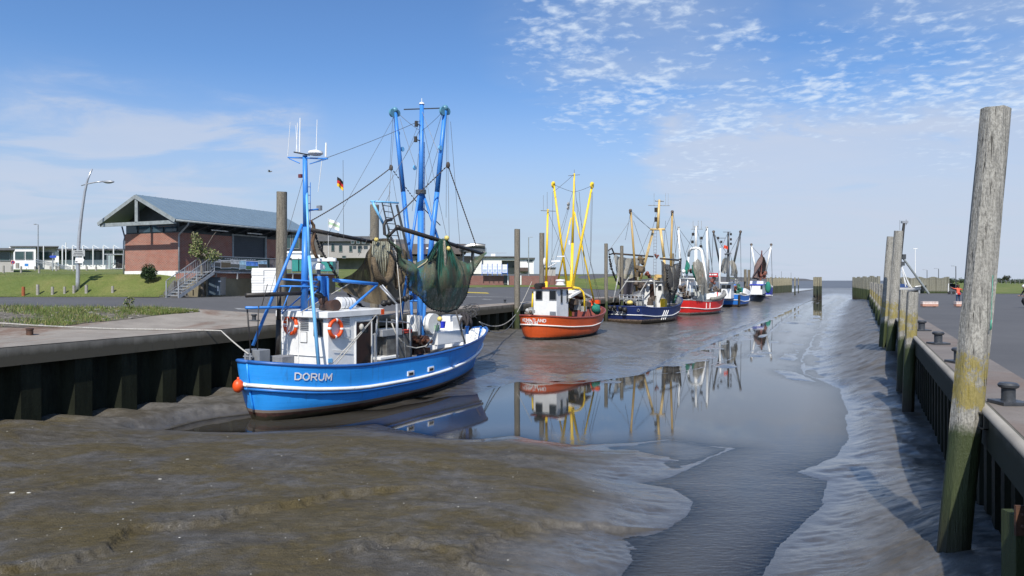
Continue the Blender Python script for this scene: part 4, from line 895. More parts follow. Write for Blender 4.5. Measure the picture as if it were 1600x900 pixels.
f = MB(); f.box(b1.bp(541, 520, YS)+sb*.02, (.36, .03, .34)); f.build('hatch', WHITE, whb, bevel=.01)
f = MB(); f.cyl(b1.bx(446, 553, X0-.04), b1.bx(505, 557, X0-.04), .018, n=6); f.cyl(b1.bx(466, 485, X0-.04), b1.bx(466, 572, X0-.04), .022, n=6)
f.cyl(b1.bp(520, 525, YS-.05), b1.bp(556, 530, YS-.05), .014, n=6); f.cyl(b1.bp(520, 547, YS-.05), b1.bp(550, 549, YS-.05), .012, n=6); f.build('handrail', WHITE, whb)
f = MB()
for k in range(2): f.cyl(b1.bx(440+9*k, 488, X0-.16), b1.bx(440+9*k, 560, X0-.16), .018, n=6)
for k in range(8): f.cyl(b1.bx(440, 492+9*k, X0-.16), b1.bx(449, 492+9*k, X0-.16), .013, n=6)
f.build('ladder', WHITE, whb)
f = MB(); f.box(b1.bp(516, 563.5, YS-.012), (.22, .02, .16)); f.build('sticker', LBLUE, whb)
def lifebuoy(c, ax, label, R=.30, r=.075, grp=None):
    c = Vector(c); t = thing('lifebuoy', label, 'lifebuoy', c, 0, grp); MB().ring((0, 0, 0), ax, R, r, 28, 10).build('ring', ORANGE, t, True)
    b = MB(); a = Vector(ax).normalized(); u = a.orthogonal().normalized(); w_ = a.cross(u)
    for k in range(4):
        q = PI/4+k*PI/2; b.ring((0, 0, 0), ax, R, r+.008, 3, 10, 0, q-.13, q+.13)
    b.build('band', WHITE, t, True); return t
lifebuoy(b1.w(b1.bp(524.5, 513.5, YS-.09)), b1.n, 'orange lifebuoy on the side of the white wheelhouse beside the brown door', .33, .075)
lifebuoy(b1.w(b1.bx(454, 508, X0-.1)), b1.d, 'orange lifebuoy hanging on the aft face of the white wheelhouse', .34, .075)
# masts, booms and tripods
ma = MB(); p = b1.bp(656.5, 560, 0); q = b1.bp(659, 163, 0); ma.cyl(p, b1.bp(657.5, 330, 0), .17, .155, 16); ma.cyl(b1.bp(657.5, 330, 0), q, .145, .10, 16); mast = b1.part('main_mast', ma, BLUE, True)
MX = p.x; f = MB(); f.cyl(b1.bp(631, 171, .5), b1.bp(688, 169, -.5), .03, n=6); f.build('crosstree', DGREY, mast); f = MB(); f.cyl(q, q+Vector((0, 0, .08)), .14, .11); f.cyl(q, q+Vector((0, 0, .3)), .015); f.build('mast_lamp', WHITE, mast, 'auto')
f = MB(); zz = 300
f.cyl(b1.bp(657.6, 297, 0), b1.bp(657.6, 303, 0), .26, .26, 14); f.build('collar', DGREY, mast)
f = MB()
for k in (0, 1):
    for kk in range(26): pass
f.cyl(b1.bp(663, 222, 0), b1.bp(664, 420, 0), .018, n=5)
for kk in range(24): f.cyl(b1.bp(659, 230+kk*8, 0), b1.bp(663.6, 230+kk*8, 0), .013, n=5)
f.build('mast_ladder', BLUE, mast)
for (px, py) in ((654.5, 195), (653.5, 219)):
    c = b1.bp(px, py, 0); f = MB(); f.cyl(c+Vector((-.2, 0, -.12)), c+Vector((-.2, 0, .14)), .09, .08, 10); f.box(c, (.3, .04, .04)); f.build('lantern', BLACK, mast)
b1.poles('tripod_leg', [((655, 300, 0), (626, 500, 1.1), .065, .075)], BLUE); b1.poles('tripod_leg', [((661, 302, 0), (684, 372, -1.1), .06, .065), ((684, 372, -1.1), (689, 440, -1.3), .065, .07)], BLUE)
b1.poles('mast_strut', [((641, 438, .45), (646, 545, .45), .075, .075), ((666, 425, -.45), (660, 545, -.45), .085, .085), ((640, 470, .5), (668, 470, -.4), .05, .05)], BLUE)
def boom(n, a, m_, c, r=.12):
    o = b1.poles('derrick_boom', [(a, m_, r*.85, r), (m_, c, r, r*1.05)], BLUE, 12); pt = b1.bp(*a)
    f = MB(); f.cyl(pt+Vector((-.2, -.05, -.12)), pt+Vector((-.2, .05, -.12)), .2, .2, 16); f.cyl(pt+Vector((.2, -.05, -.05)), pt+Vector((.2, .05, -.05)), .17, .17, 16); f.ball(pt+Vector((0, 0, .06)), .16, 10, 6); f.build('sheave_block', paint('faded_teal_block', (.09, .26, .36), .4), o, 'auto'); return o
boom(0, (617, 174, 1.5), (630, 300, 1.2), (648, 470, .6)); boom(1, (695.5, 171, -1.6), (683, 300, -1.25), (666, 452, -.5))
for px, py, y in ((622, 208, 1.5), (629, 233, 1.4), (688, 231, -1.5), (648, 262, .3)):
    c = b1.bp(px, py, y); f = MB(); f.cyl(c+Vector((0, -.03, 0)), c+Vector((0, .03, 0)), .12, .12, 10); f.build('guide_block', LBLUE, b1.root, 'auto')
# aft mast with antennas
am = MB(); am.cyl(b1.bp(475, 487, .15), b1.bp(478, 355, .15), .145, .14, 14); am.cyl(b1.bp(478, 355, .15), b1.bp(476.5, 243, .15), .115, .095, 14); amo = b1.part('aft_mast', am, BLUE, True); AX_ = b1.bp(476, 300, .15).x
b1.poles('aft_mast_leg', [((472, 350, .2), (395, 540, 1.0), .06, .065)], BLUE); b1.poles('aft_mast_leg', [((479, 300, .1), (483, 400, -.5), .05, .055), ((483, 400, -.5), (498, 573, -1.42), .065, .07)], LBLUE)
f = MB(); f.cyl(b1.bx(450, 246, AX_), b1.bx(512, 248, AX_), .03, n=6); f.cyl(b1.bx(452, 248, AX_), b1.bx(468, 255, AX_), .02, n=6); f.cyl(b1.bx(509, 249, AX_), b1.bx(484, 256, AX_), .02, n=6); f.build('antenna_bracket', BLUE, amo)
f = MB(); f.box(b1.bx(471.5, 240, AX_), (.3, .62, .05), (Xv, Vector((0, .97, .22)), Vector((0, -.22, .97)))); f.build('antenna_tray', BLACK, amo)
f = MB(); c = b1.bx(493, 240, AX_); f.lathe(c-Vector((0, 0, .06)), [(.22, 0), (.3, .06), (.28, .14), (.1, .2), (0, .2)], 16); f.build('satellite_dome', WHITE, amo, 'auto')
for a, c, r in (((449.5, 244), (453.5, 191), .014), ((463, 238), (465, 192), .022), ((468, 238), (469, 184), .03), ((494, 237), (495.5, 187), .018), ((509, 245), (509.5, 223), .045), ((503, 251), (497, 300), .016), ((464.5, 237), (462, 196), .012)): f = MB(); f.cyl(b1.bx(*a, AX_), b1.bx(*c, AX_), r, r*.7, 6); f.build('whip_antenna', WHITE, amo)
f = MB(); f.span(*[b1.bx(469.5, 275, AX_)+Vector((k*.05, k*.08, k*.07)) for k in (-1, 1)]); f.build('navigation_lamp', paint('maroon_lamp', (.14, .03, .03)), amo)
f = MB(); f.cyl(b1.bp(479, 329, .15), b1.bp(497, 327, .15), .035); f.build('lamp_arm', BLUE, amo); f = MB(); f.box(b1.bp(499, 325, .15), (.12, .22, .2)); f.build('floodlight', GREYP, amo, bevel=.01)
f = MB(); f.cyl(b1.bp(485, 285, .1), b1.bp(484, 480, .1), .015, n=5)
for kk in range(14): f.cyl(b1.bp(479, 292+kk*13, .1), b1.bp(485, 292+kk*13, .1), .014, n=5)
f.build('mast_ladder', BLUE, amo)
# roof gear
b1.poles('roof_frame', [((384, 481, .6), (474, 480, .3), .055, .055)], BLUE)
b1.poles('roof_frame', [((436, 436, .6), (497, 440.5, -.3), .04, .04), ((437, 447, .6), (497, 448, -.3), .035, .035), ((440, 490, 1.2), (497, 440, -.3), .03, .03), ((455, 447, .3), (440, 488, .3), .025, .025), ((480, 470, -.2), (497, 452, -.5), .03, .03)], BLUE)
ex = MB(); ex.tube([b1.bp(384.5, 461.5, .5), b1.bp(440, 459.5, .4), b1.bp(489, 457, .1)], .085, 12); ex.tube([b1.bp(489, 457, .1), b1.bp(500, 462, 0), b1.bp(505, 473, 0), b1.bp(503, 484, 0)], .13, 12); b1.part('exhaust_pipe', ex, BLACK, True)
f = MB(); f.cyl(b1.bp(436.5, 448, .9), b1.bp(435.5, 500, .9), .085, n=10); f.cyl(b1.bp(435.5, 500, .9), b1.bp(434, 560, .9), .10, n=10); b1.part('vertical_exhaust', f, BLACK, True)
f = MB(); f.cyl(b1.bp(508, 480, -.1), b1.bp(525, 477, -.9), .24, .24, 18); f.ball(b1.bp(505, 470, -.1), .2, 12, 8); b1.part('silencer_drum', f, pm('dark_rust_paint', (.04, .026, .022), (.085, .04, .025), 4, .6, .3), 'auto')
f = MB(); c = b1.bp(492.5, 443, .0); f.cyl(b1.bp(492.5, 462, .2), b1.bp(492.5, 435, .2), .12, .1, 12); f.cyl(b1.bp(492.5, 447, .2), b1.bp(492.5, 438, .2), .19, .19, 14); b1.part('ventilator', f, pm('grey_brown_metal', (.12, .10, .085), (.06, .05, .04), 6, .4), 'auto')
f = MB(); c = b1.bp(502, 446, .25); f.box(c+Vector((0, 0, -.18)), (.45, .38, 1.12)); fun = b1.part('funnel', f, BLUE, bevel=.03)
f = MB(); f.box(c+Vector((-.28, -.02, -.12)), (.08, .16, .5)); f.build('funnel_plate', WHITE, fun, bevel=.03); f = MB(); f.cyl(c+Vector((.1, -.28, -.75)), c+Vector((.1, -.28, .3)), .05); f.cyl(c+Vector((-.15, -.28, -.75)), c+Vector((-.15, -.28, .2)), .035); f.build('funnel_pipe', BLUE, fun)
f = MB(); c = b1.bp(498, 416, .3); f.lathe(c+Vector((0, 0, -.14)), [(.26, 0), (.27, .1), (.2, .22), (.06, .28), (0, .28)], 18); rad = b1.part('radar_dome', f, WHITE, 'auto'); f = MB(); f.cyl(c+Vector((0, 0, -.5)), c+Vector((0, 0, -.14)), .08); f.build('radar_post', GREYP, rad)
f = MB(); f.box(b1.bp(500, 406.5, .2), (.14, 1.45, .13), (Vector((.9, .3, 0)).normalized(), Vector((-.3, .95, 0)).normalized(), Vector((0, 0, 1)))); b1.part('radar_bar', f, WHITE, bevel=.03)
f = MB(); f.cyl(b1.bp(526, 474, .0), b1.bp(551, 474.5, .0), .27, .27, 20); lr = b1.part('liferaft_canister', f, WHITE, 'auto', bevel=.05); f = MB()
for k in (.3, .5, .7): a = b1.bp(526, 474, 0); c = b1.bp(551, 474.5, 0); m_ = a.lerp(c, k); f.ring(m_, c-a, .275, .016, 18, 6)
f.build('raft_strap', GREYP, lr)
b1.poles('net_gallows', [((520, 437.5, .2), (590, 444, -.5), .075, .075)], BLUE); b1.poles('gallows_brace', [((589, 446, -.5), (547, 482, -.7), .055, .055)], BLUE)
b1.poles('gallows_post', [((594, 447, -1.3), (620, 475, -2.05), .04, .045), ((620, 475, -2.05), (621, 566, -2.15), .055, .055), ((597, 445, -1.2), (618, 470, -1.6), .035, .035)], GREY)
f = MB(); f.cyl(b1.bp(546, 443, .0), b1.bp(470, 488, .0), .02, n=5); b1.part('stay_rod', f, ROPE)
for k, (px, py, r) in enumerate([(600, 471, .13), (608, 469.5, .13), (616, 467.5, .13), (624, 466.5, .14), (636, 463, .12), (644, 462, .12)]): pass
f = MB(); [f.ball(b1.bp(px, py, -.6), r, 12, 8) for px, py, r in [(600, 474, .15), (608, 472.5, .15), (616, 471, .15), (624, 469, .16), (633, 467, .14), (641, 465, .13)]]; f.cyl(b1.bp(596, 475, -.6), b1.bp(645, 464, -.6), .04); b1.part('bobbin_string', f, RUBBER, True)
# stern deck gear
f = MB(); f.box(b1.bx(402, 558, 1.0), (.5, .85, .6)); b1.part('stern_locker', f, GREYP, bevel=.02)
f = MB(); f.box(b1.bx(440, 566, 1.7), (.6, .75, .5)); b1.part('stern_locker', f, pm('galvanised_box', (.28, .29, .3), (.18, .18, .19), 4, .5), bevel=.02)
for a, c, r, mt in (((386, 481, .7), (393, 565, .7), .03, BLACK), ((404, 478, .5), (402, 550, .6), .022, BLACK), ((418, 444, .3), (409, 478, .3), .014, BLACK)): b1.poles('davit_rod', [(a, c, r, r)], mt)
f = MB(); f.cyl(b1.bx(384, 570, .55), b1.bx(384, 552, .55), .055); f.cyl(b1.bx(391, 570, .55), b1.bx(391, 552, .55), .055); f.cyl(b1.bx(381, 557, .55), b1.bx(395, 557, .55), .035); b1.part('mooring_bitts', f, GREYP)
# foredeck gear
def bxat(nm, px, py, y, d, mt, bev=.02): f = MB(); f.box(b1.bp(px, py, y), d); return b1.part(nm, f, mt, bevel=bev)
bxat('sorting_machine', 611, 541, -.9, (1.7, 1.0, 1.05), pm('worn_steel_box', (.15, .15, .14), (.07, .065, .06), 3, .5, .2)); bxat('catch_tray', 601, 519, -1.0, (1.3, .9, .28), GAL)
bxat('cooking_kettle_box', 629, 530, -.5, (.9, 1.1, .7), pm('sooty_steel', (.09, .09, .085), (.04, .035, .03), 4, .6, .3)); bxat('sink_shelf', 601, 558, -1.3, (1.2, .6, .12), WHITE)
f = MB()
for a, c in (((588, 505, -1.3), (588, 568, -1.4)), ((604, 498, -1.2), (604, 520, -1.2)), ((592, 502, -1.0), (618, 504, -1.0)), ((612, 500, -1.5), (640, 505, -1.5)), ((640, 505, -1.5), (641, 545, -1.5)), ((586, 520, -1.4), (586, 570, -1.4))): f.cyl(b1.bp(*a), b1.bp(*c), .03, n=6)
b1.part('deck_pipework', f, GAL)
f = MB(); yv = Vector((0, .16, 0)); c = b1.bp(675, 506, -.75); f.cyl(c-yv, c+yv, .5, .5, 26); c = b1.bp(655, 508, -.2); f.cyl(c-yv, c+yv, .45, .45, 22); f.box(b1.bp(646, 512, -.2), (.35, .5, 1.2)); b1.part('winch_guard', f, WHITE, 'auto')
f = MB()
for px, yy in ((643, -.9), (652, -.7), (661, -.9)): c = b1.bp(px, 533, yy); f.cyl(c-Vector((0, .2, 0)), c+Vector((0, .2, 0)), .27, .27, 16); f.cyl(c-Vector((0, .5, 0)), c+Vector((0, .5, 0)), .1, .1, 12); f.box(b1.bp(648, 548, -.7), (1.2, .9, .25)); win = b1.part('trawl_winch', f, pm('greasy_winch', (.07, .05, .04), (.16, .055, .03), 5, .55, .4), 'auto')
bxat('foredeck_casing', 690, 526, -.5, (2.4, 1.3, .62), WHITE, .03); bxat('foredeck_hatch', 704, 505, -.3, (.9, .9, .75), WHITE, .04); bxat('hatch_lid', 704, 494.5, -.3, (.8, .8, .16), GREY, .03)
bxat('companion_box', 672, 511, -.2, (.7, .7, .8), WHITE, .03)
f = MB(); f.cyl(b1.bp(730, 522, -1.2), b1.bp(730, 511, -1.2), .085, .085, 12); f.cyl(b1.bp(730, 511.5, -1.2), b1.bp(730, 509.5, -1.2), .11, .11, 12); b1.part('mooring_bitt', f, BLUE)
f = MB()
for i in range(7):
    a = i*.9; f.ring(b1.bp(720+i*1.2, 508-i*1.0, -.6+.12*math.sin(a*2)), (math.cos(a), math.sin(a), .3), .42+.06*math.sin(a*3), .075, 16, 7)
b1.part('stowed_net_bundle', f, pm('dark_net_coils', (.02, .02, .024), (.06, .05, .05), 16, .9, .8, .03), True)
f = MB(); f.cyl(b1.bp(712, 485, -1.0), b1.bp(727, 537, -1.3), .04, .045, 8); b1.part('boat_hook', f, pm('grey_stick', (.14, .13, .12)))
f = MB(); random.seed(5)
for i in range(16):
    p0_ = b1.bp(727+random.random()*18, 478+random.random()*20, random.uniform(-.6, .6)); f.ring(p0_, (random.random()-.5, random.random()-.5, random.random()-.5), .14+.18*random.random(), .014, 12, 5)
f.tube([b1.bp(727, 480, 0), b1.bp(736, 488, .2), b1.bp(745, 497, 0)], .02, 5); b1.part('anchor_tackle', f, WIRE)
# loose things aboard
b = MB(); c = b1.w(b1.bp(691, 512.5, -.9)); b.lathe((0, 0, 0), [(.13, 0), (.17, .32), (.18, .32), (.155, .30), (.12, .03), (0, .03)], 16); o = b.build('bucket', paint('royal_blue_plastic', (.02, .04, .55)), None, 'auto'); o.location = c; tag(o, 'royal blue plastic bucket standing on the white foredeck casing', 'bucket')
b = MB(); c = b1.w(b1.bp(682.5, 517, -.95)); b.lathe((0, 0, 0), [(.10, 0), (.13, .28), (.14, .28), (.12, .26), (.09, .03), (0, .03)], 14); o = b.build('bucket', paint('pale_green_plastic', (.25, .45, .28)), None, 'auto'); o.location = c; tag(o, 'small pale green tub beside the royal blue bucket', 'bucket')
b = MB(); c = b1.w(b1.bp(630, 522, -1.15)); b.box((0, 0, .07), (.7, .45, .03)); [b.box((sx*.34, 0, .12), (.03, .45, .14)) for sx in (-1, 1)]; [b.box((0, sy*.22, .12), (.7, .03, .14)) for sy in (-1, 1)]; b.ball((0, 0, .12), (.28, .17, .08), 10, 6); o = b.build('fish_crate', pm('coral_red_plastic', (.65, .08, .05)), None, bevel=.01); o.location = c; o.rotation_euler = (0, 0, 1.03); tag(o, 'coral red shallow fish crate on the midship table of the blue cutter', 'crate')
b = MB(); c = b1.w(b1.pt(0, .33, 1)+Vector((-.22, .35, -.02))); b.ball((0, 0, 0), (.20, .20, .25), 16, 10); b.cyl((0, 0, .2), (0, 0, .32), .05, .04); o = b.build('fender_buoy', ORANGE, None, True); o.location = c; tag(o, 'orange round fender buoy at the stern of the blue cutter', 'buoy')
# trawl beams
def beam(a, c, y, label):
    A_ = b1.bp(*a, y); C_ = b1.bp(*c, y); wA = b1.w(A_); t = thing('trawl_beam', label, 'trawl beam', wA)
    b = MB(); b.cyl(b1.w(A_), b1.w(C_), .10, .085, 14); [b.ball(b1.w(A_.lerp(C_, k)), .115, 10, 6) for k in (0.01, .36, .66, .99)]; b.build('beam_pole', BLACK, t, True, world=True); return t, A_, C_
tB, A_, C_ = beam((620, 355), (755, 397), -2.5, 'long black trawl beam holding the green net, right of the mast')
def shoe(t, pl, r=.06, m_=BLACK, nm='beam_shoe'): b = MB(); b.tube([b1.w(b1.bp(*q)) for q in pl], r, 8); return b.build(nm, m_, t, True, world=True)
shoe(tB, [(738, 391, -2.5), (737, 405, -2.45), (740, 418, -2.4), (738, 430, -2.4)], .05); shoe(tB, [(754, 397, -2.5), (748, 408, -2.45), (738, 418, -2.4)], .02)
shoe(tB, [(620, 356, -2.5), (606, 370, -2.4), (601, 366, -2.3), (600, 352, -2.3), (603, 345, -2.3), (612, 343, -2.3)], .065)
tA, A2, C2 = beam((480, 358), (602, 382), 2.3, 'long black trawl beam holding the brown net, left of the mast')
shoe(tA, [(481, 350, 2.3), (486, 346, 2.3), (490, 352, 2.3), (491, 365, 2.3), (488, 380, 2.3), (492, 396, 2.3), (500, 412, 2.3)], .075, pm('rust_brown_shoe', (.2, .11, .05), (.05, .03, .02), 5, .7, .4))
b = MB(); T1 = b1.w(b1.bp(700, 258, -2.2)); T2 = b1.w(b1.bp(611, 262, 2.0))
chainline(b, T1, b1.w(b1.bp(744, 384, -2.5)), .035, .0); chainline(b, T1, b1.w(b1.bp(657, 300, -1.)), .035, .0); chainline(b, b1.w(b1.bp(657, 300, -1.)), b1.w(b1.bp(606, 346, -2.3)), .035, .1)
b.ball(T1, (.1, .1, .16), 8, 6); b.build('bridle_chain', CHAIN, tB, world=True)
b = MB(); chainline(b, T2, b1.w(b1.bp(484, 346, 2.3)), .035, .12); chainline(b, T2, b1.w(b1.bp(648, 312, 2.1)), .035, .0); chainline(b, b1.w(b1.bp(648, 312, 2.1)), b1.w(b1.bp(688, 352, 2.2)), .035, .0); b.ball(T2, (.1, .1, .16), 8, 6); b.build('bridle_chain', CHAIN, tA, world=True)
# rigging wires
rg = MB()
for a, c in [((617, 178, 1.5), (611, 260, 2.0)), ((614, 180, 1.5), (609, 260, 2.0)), ((611, 262, 2.0), (606, 345, 1.2)), ((617, 178, 1.5), (607, 318, .6)), ((700, 180, -1.7), (700, 256, -2.2)), ((698, 180, -1.7), (697, 340, -1.8)), ((700, 258, -2.2), (702, 380, -2.4)), ((617, 180, 1.5), (494, 398, .2)), ((658, 188, 0), (484, 256, .15)),
             ((620, 175, 1.5), (658, 205, 0)), ((694, 172, -1.6), (658, 205, 0)), ((625, 185, 1.4), (650, 262, .2)), ((690, 180, -1.5), (664, 262, -.1)), ((660, 190, 0), (700, 380, -1.5)), ((655, 190, 0), (635, 240, 0.2)), ((658, 200, 0), (588, 318, 1.0)), ((704, 190, -1.7), (720, 400, -2.0)), ((664, 262, 0), (678, 352, -1.2)), ((611, 262, 2.), (628, 360, 1.5)), ((697, 190, -1.6), (664, 300, 0)), ((617, 190, 1.5), (640, 420, .8)), ((654, 240, 0), (644, 330, .5)), ((476, 270, .15), (418, 470, .9)), ((658, 170, 0), (690, 250, -1.4)),
             ((536, 250, .2), (537, 375, .3)), ((625, 360, -.5), (640, 470, -1.0)), ((600, 380, -.4), (668, 560, -1.4)), ((610, 300, .3), (560, 400, .2))]:
    rg.tube(sagline(b1.bp(*a), b1.bp(*c), .06, 6), .011, 4, False)
b1.part('rigging', rg, WIRE)
f = MB()
f.tube([b1.bp(*q) for q in [(612, 505, -1.6), (620, 525, -1.7), (635, 541, -1.8), (650, 544, -1.8), (665, 541, -1.8), (678, 525, -1.8), (684, 505, -1.7)]], .03, 6); f.cyl(b1.bp(691, 375, -2.7), b1.bp(688, 505, -2.5), .017, n=5); f.cyl(b1.bp(617, 372, -1.2), b1.bp(634, 560, -2.0), .02, n=5); f.cyl(b1.bp(588, 492, -1.5), b1.bp(523, 572, -1.6), .022, n=5); f.cyl(b1.bp(583, 498, -1.5), b1.bp(521, 566, -1.6), .022, n=5)
f.ball(b1.bp(565, 511, -1.55), (.1, .1, .14), 8, 6); b1.part('running_lines', f, ROPE, True)
# ladder frame between the masts (pale blue top bar, dark ladder)
b1.poles('ladder_bar', [((579, 314.5, .9), (623, 317, .2), .045, .045), ((582, 316, .8), (600, 352, .5), .06, .06)], LBLUE)
f = MB(); a0, a1 = (597, 316, .5), (616, 400, .3); c0, c1 = (610, 318, .3), (630, 400, .1); f.cyl(b1.bp(*a0), b1.bp(*a1), .035); f.cyl(b1.bp(*c0), b1.bp(*c1), .035)
for k in range(9): u = (k+.5)/9; f.cyl(b1.bp(*a0).lerp(b1.bp(*a1), u), b1.bp(*c0).lerp(b1.bp(*c1), u), .02, n=6)
f.cyl(b1.bp(620, 320, .1), b1.bp(640, 405, -.1), .06); b1.part('sloping_ladder', f, DGREY)
# nets
o, g = net_sheet(b1, [(603, 352), (611, 378), (628, 402), (648, 414), (668, 402), (684, 378), (692, 372), (700, 378), (712, 402), (728, 412), (744, 404), (757, 394)],
                 [(606, 372), (617, 392), (628, 420), (640, 448), (658, 470), (678, 484), (698, 488), (716, 482), (728, 464), (734, 440), (742, 420), (752, 402)], -2.65, NETG, 'green_trawl_net', 'large green and olive trawl net sagging from the right beam', 7, .12, 80, 40, 0, 1, .45)
roller(g[-1][::1], .045, .085, RUBBER, 'bobbin_rope', o)
for a, c, mt, w1, w2 in [((689, 374), (690, 470), NETGD, 3, 13), ((697, 374), (706, 455), NETGD, 3, 14), ((684, 378), (672, 412), NETGD, 2, 6)]:
    b = MB(); nb = 14; g2 = []
    for j in range(nb+1):
        v = j/nb; w_ = w1+(w2-w1)*v; row = []
        for i in range(13):
            u = i/12*2-1; px = a[0]+(c[0]-a[0])*v+u*w_; py = a[1]+(c[1]-a[1])*v*(1-.25*u*u-.12*abs(math.sin(i*2.3))); row.append(b1.w(b1.bp(px, py, -2.9-.06*math.sin(i*2.2+v*2)-.1*math.sin(PI*v))))
        g2.append(row)
    b.sheet(g2); b.build('net_fold', mt, o, True, world=True)
b = MB(); b.tube([b1.w(b1.bp(694, 376, -2.95)), b1.w(b1.bp(695, 402, -3.0)), b1.w(b1.bp(695, 428, -3.0))], [.05, .085, .07], 8); b.tube([b1.w(b1.bp(694, 430, -3.0)), b1.w(b1.bp(694, 448, -3.0))], [.06, .04], 7); b.build('chafe_tassel', pm('pale_tassel', (.36, .34, .28), (.16, .14, .11), 18, .9, .8, .03), o, True, world=True)
b = MB(); b.tube([b1.w(b1.bp(688, 378, -2.9)), b1.w(b1.bp(680, 390, -2.8)), b1.w(b1.bp(665, 410, -2.75)), b1.w(b1.bp(650, 420, -2.7))], .03, 6); b.tube([b1.w(b1.bp(686, 382, -2.9)), b1.w(b1.bp(678, 400, -2.85)), b1.w(b1.bp(660, 425, -2.75))], .02, 6); b.build('head_rope', pm('cream_rope', (.45, .4, .28), (.3, .25, .15), 20, .9), o, True, world=True)
for px, py, lab in ((698, 372, 'round yellow float at the top of the green net'), (700, 388.5, 'second yellow float just below the topmost one on the green net'), (687, 498.5, 'small yellow float at the lower end of the green net line')):
    b = MB(); c = b1.w(b1.bp(px, py, -2.95)); b.ball((0, 0, 0), .115, 14, 10); q = b.build('net_float', FLOATY, None, True); q.location = c; tag(q, lab, 'float')
o, g = net_sheet(b1, [(520, 438), (534, 436), (548, 430), (560, 420), (572, 402), (582, 374), (600, 372), (614, 376), (624, 385), (636, 398), (646, 410)],
                 [(528, 446), (540, 456), (556, 464), (572, 472), (590, 476), (606, 474), (622, 470), (634, 462), (642, 452), (648, 440), (652, 425)], 2.2, NETB, 'brown_trawl_net', 'brown trawl net spread below the left beam', 6, .12, 70, 34, 0, 4, .3)
b = MB()
for k in range(11):
    u = k/10; x0 = 583+u*26; x1 = 587+u*22+3*math.sin(k*2.1); L1 = 412+26*abs(math.sin(k*1.9)); b.tube([b1.w(b1.bp(x0, 377, 1.7+.15*math.sin(k))), b1.w(b1.bp(x0-1, 395, 1.6)), b1.w(b1.bp(x1, L1, 1.5+.1*math.sin(k*3)))], [.025, .045, .03], 6)
b.build('hanging_rope_strand', pm('sage_rope', (.36, .38, .3), (.22, .2, .14), 16, .9, .6), o, True, world=True)
b = MB(); b.tube([b1.w(b1.bp(*q)) for q in [(583, 402, 1.3), (585, 418, 1.2), (590, 432, 1.2), (600, 442, 1.2), (609, 434, 1.2), (612, 412, 1.2), (613, 392, 1.3)]], [.10, .17, .2, .22, .2, .17, .13], 10); b.tube([b1.w(b1.bp(*q)) for q in [(619, 410, 1.2), (622, 425, 1.2), (624, 440, 1.2), (620, 450, 1.2)]], [.08, .2, .25, .1], 10); b.build('cod_end', BROWNHEAP, o, True, world=True)
b = MB(); b.tube([b1.w(b1.bp(617, 378, 1.4)), b1.w(b1.bp(616, 390, 1.4)), b1.w(b1.bp(620, 405, 1.4))], [.05, .1, .06], 8); b.build('white_bag', WHITE, o, True, world=True)
roller([b1.w(b1.bp(*q)) for q in [(492, 366, 2.4), (500, 388, 2.4), (512, 408, 2.4), (524, 428, 2.4), (536, 448, 2.4), (548, 464, 2.4), (564, 478, 2.3), (582, 488, 2.2)]], .075, .12, RUBBER, 'bobbin_rope', o)
roller([b1.w(b1.bp(*q)) for q in [(605, 352, 1.6), (612, 372, 1.2), (620, 396, .6), (630, 416, -.6), (640, 440, -1.6)]], .05, .1, RUBBER, 'bobbin_rope', o)
b = MB(); c = b1.w(b1.bp(588, 374.5, 1.6)); b.ball((0, 0, 0), .11, 12, 8); q = b.build('net_float', FLOATY, None, True); q.location = c; tag(q, 'yellow float on the left beam where the brown net hangs', 'float')
# ensign
def flag(p, w_, h_, cols, label, pole=None, ang=0, droop=.3, name='flag'):
    t = thing(name, label, 'flag', p); n = len(cols); d = Vector((math.cos(ang), math.sin(ang), 0)); nn = Vector((-d.y, d.x, 0))
    b = MB(); nu = 10; nv = 3*n; g = []
    for j in range(nv+1):
        g.append([d*(w_*i/nu*(1-.05*j/nv))+nn*(.10*w_*math.sin(i*.9+j*.25))+Vector((0, 0, -h_*j/nv-droop*w_*(i/nu)**1.3)) for i in range(nu+1)])
    b.sheet(g); b.m = [min(n-1, (k//nu)*n//nv) for k in range(len(b.f))]
    o = b.build('cloth', [pm('flag_%d_%d_%d' % tuple(int(x*99) for x in c), c, tuple(x*.85 for x in c), 5, .8, .1) for c in cols], t, True)
    if pole: MB().cyl((0, 0, -pole), (0, 0, .08), .02, n=8).build('flag_pole', WHITE, t)
    return t
flag(b1.w(b1.bp(527, 276, .2)), .26, .40, [(.01, .01, .01), (.5, .01, .01), (.8, .5, .02)], 'small black, red and gold ensign on a line between the masts of the blue cutter', None, .6, .75)
# mooring ropes of the big cutter
b = MB(); e = hl(270, 516.5); s_ = b1.w(b1.bx(388, 553, .45)); p0 = hit(-90, 510); b.tube([p0+Vector((0, 0, .25)), hit(60, 514)+Vector((0, 0, .12)), hit(180, 516)+Vector((0, 0, .05)), e+Vector((0, 0, .04)), Vector((float(XL(e.y))+.6, e.y-.1, -.0))]+sagline((float(XL(e.y))+.6, e.y-.1, 0), s_, .03, 6)[1:], .027, 7); o = b.build('mooring_rope', ROPE, None, True, loc=e); tag(o, 'long pale mooring rope across the near quay to the stern of the blue cutter', 'rope')
b = MB(); e = hit(835, 474)
b.tube(sagline(b1.w(b1.bp(749, 503, .2)), P(806, 491, 55), .55, 14), .03, 6); b.tube(sagline(b1.w(b1.bp(749, 503, .2)), P(806, 496, 55), .9, 14), .025, 6); o = b.build('mooring_rope', ROPE, None, True, loc=P(806, 492, 55)); tag(o, 'slack bow rope from the blue cutter towards the lone post', 'rope')
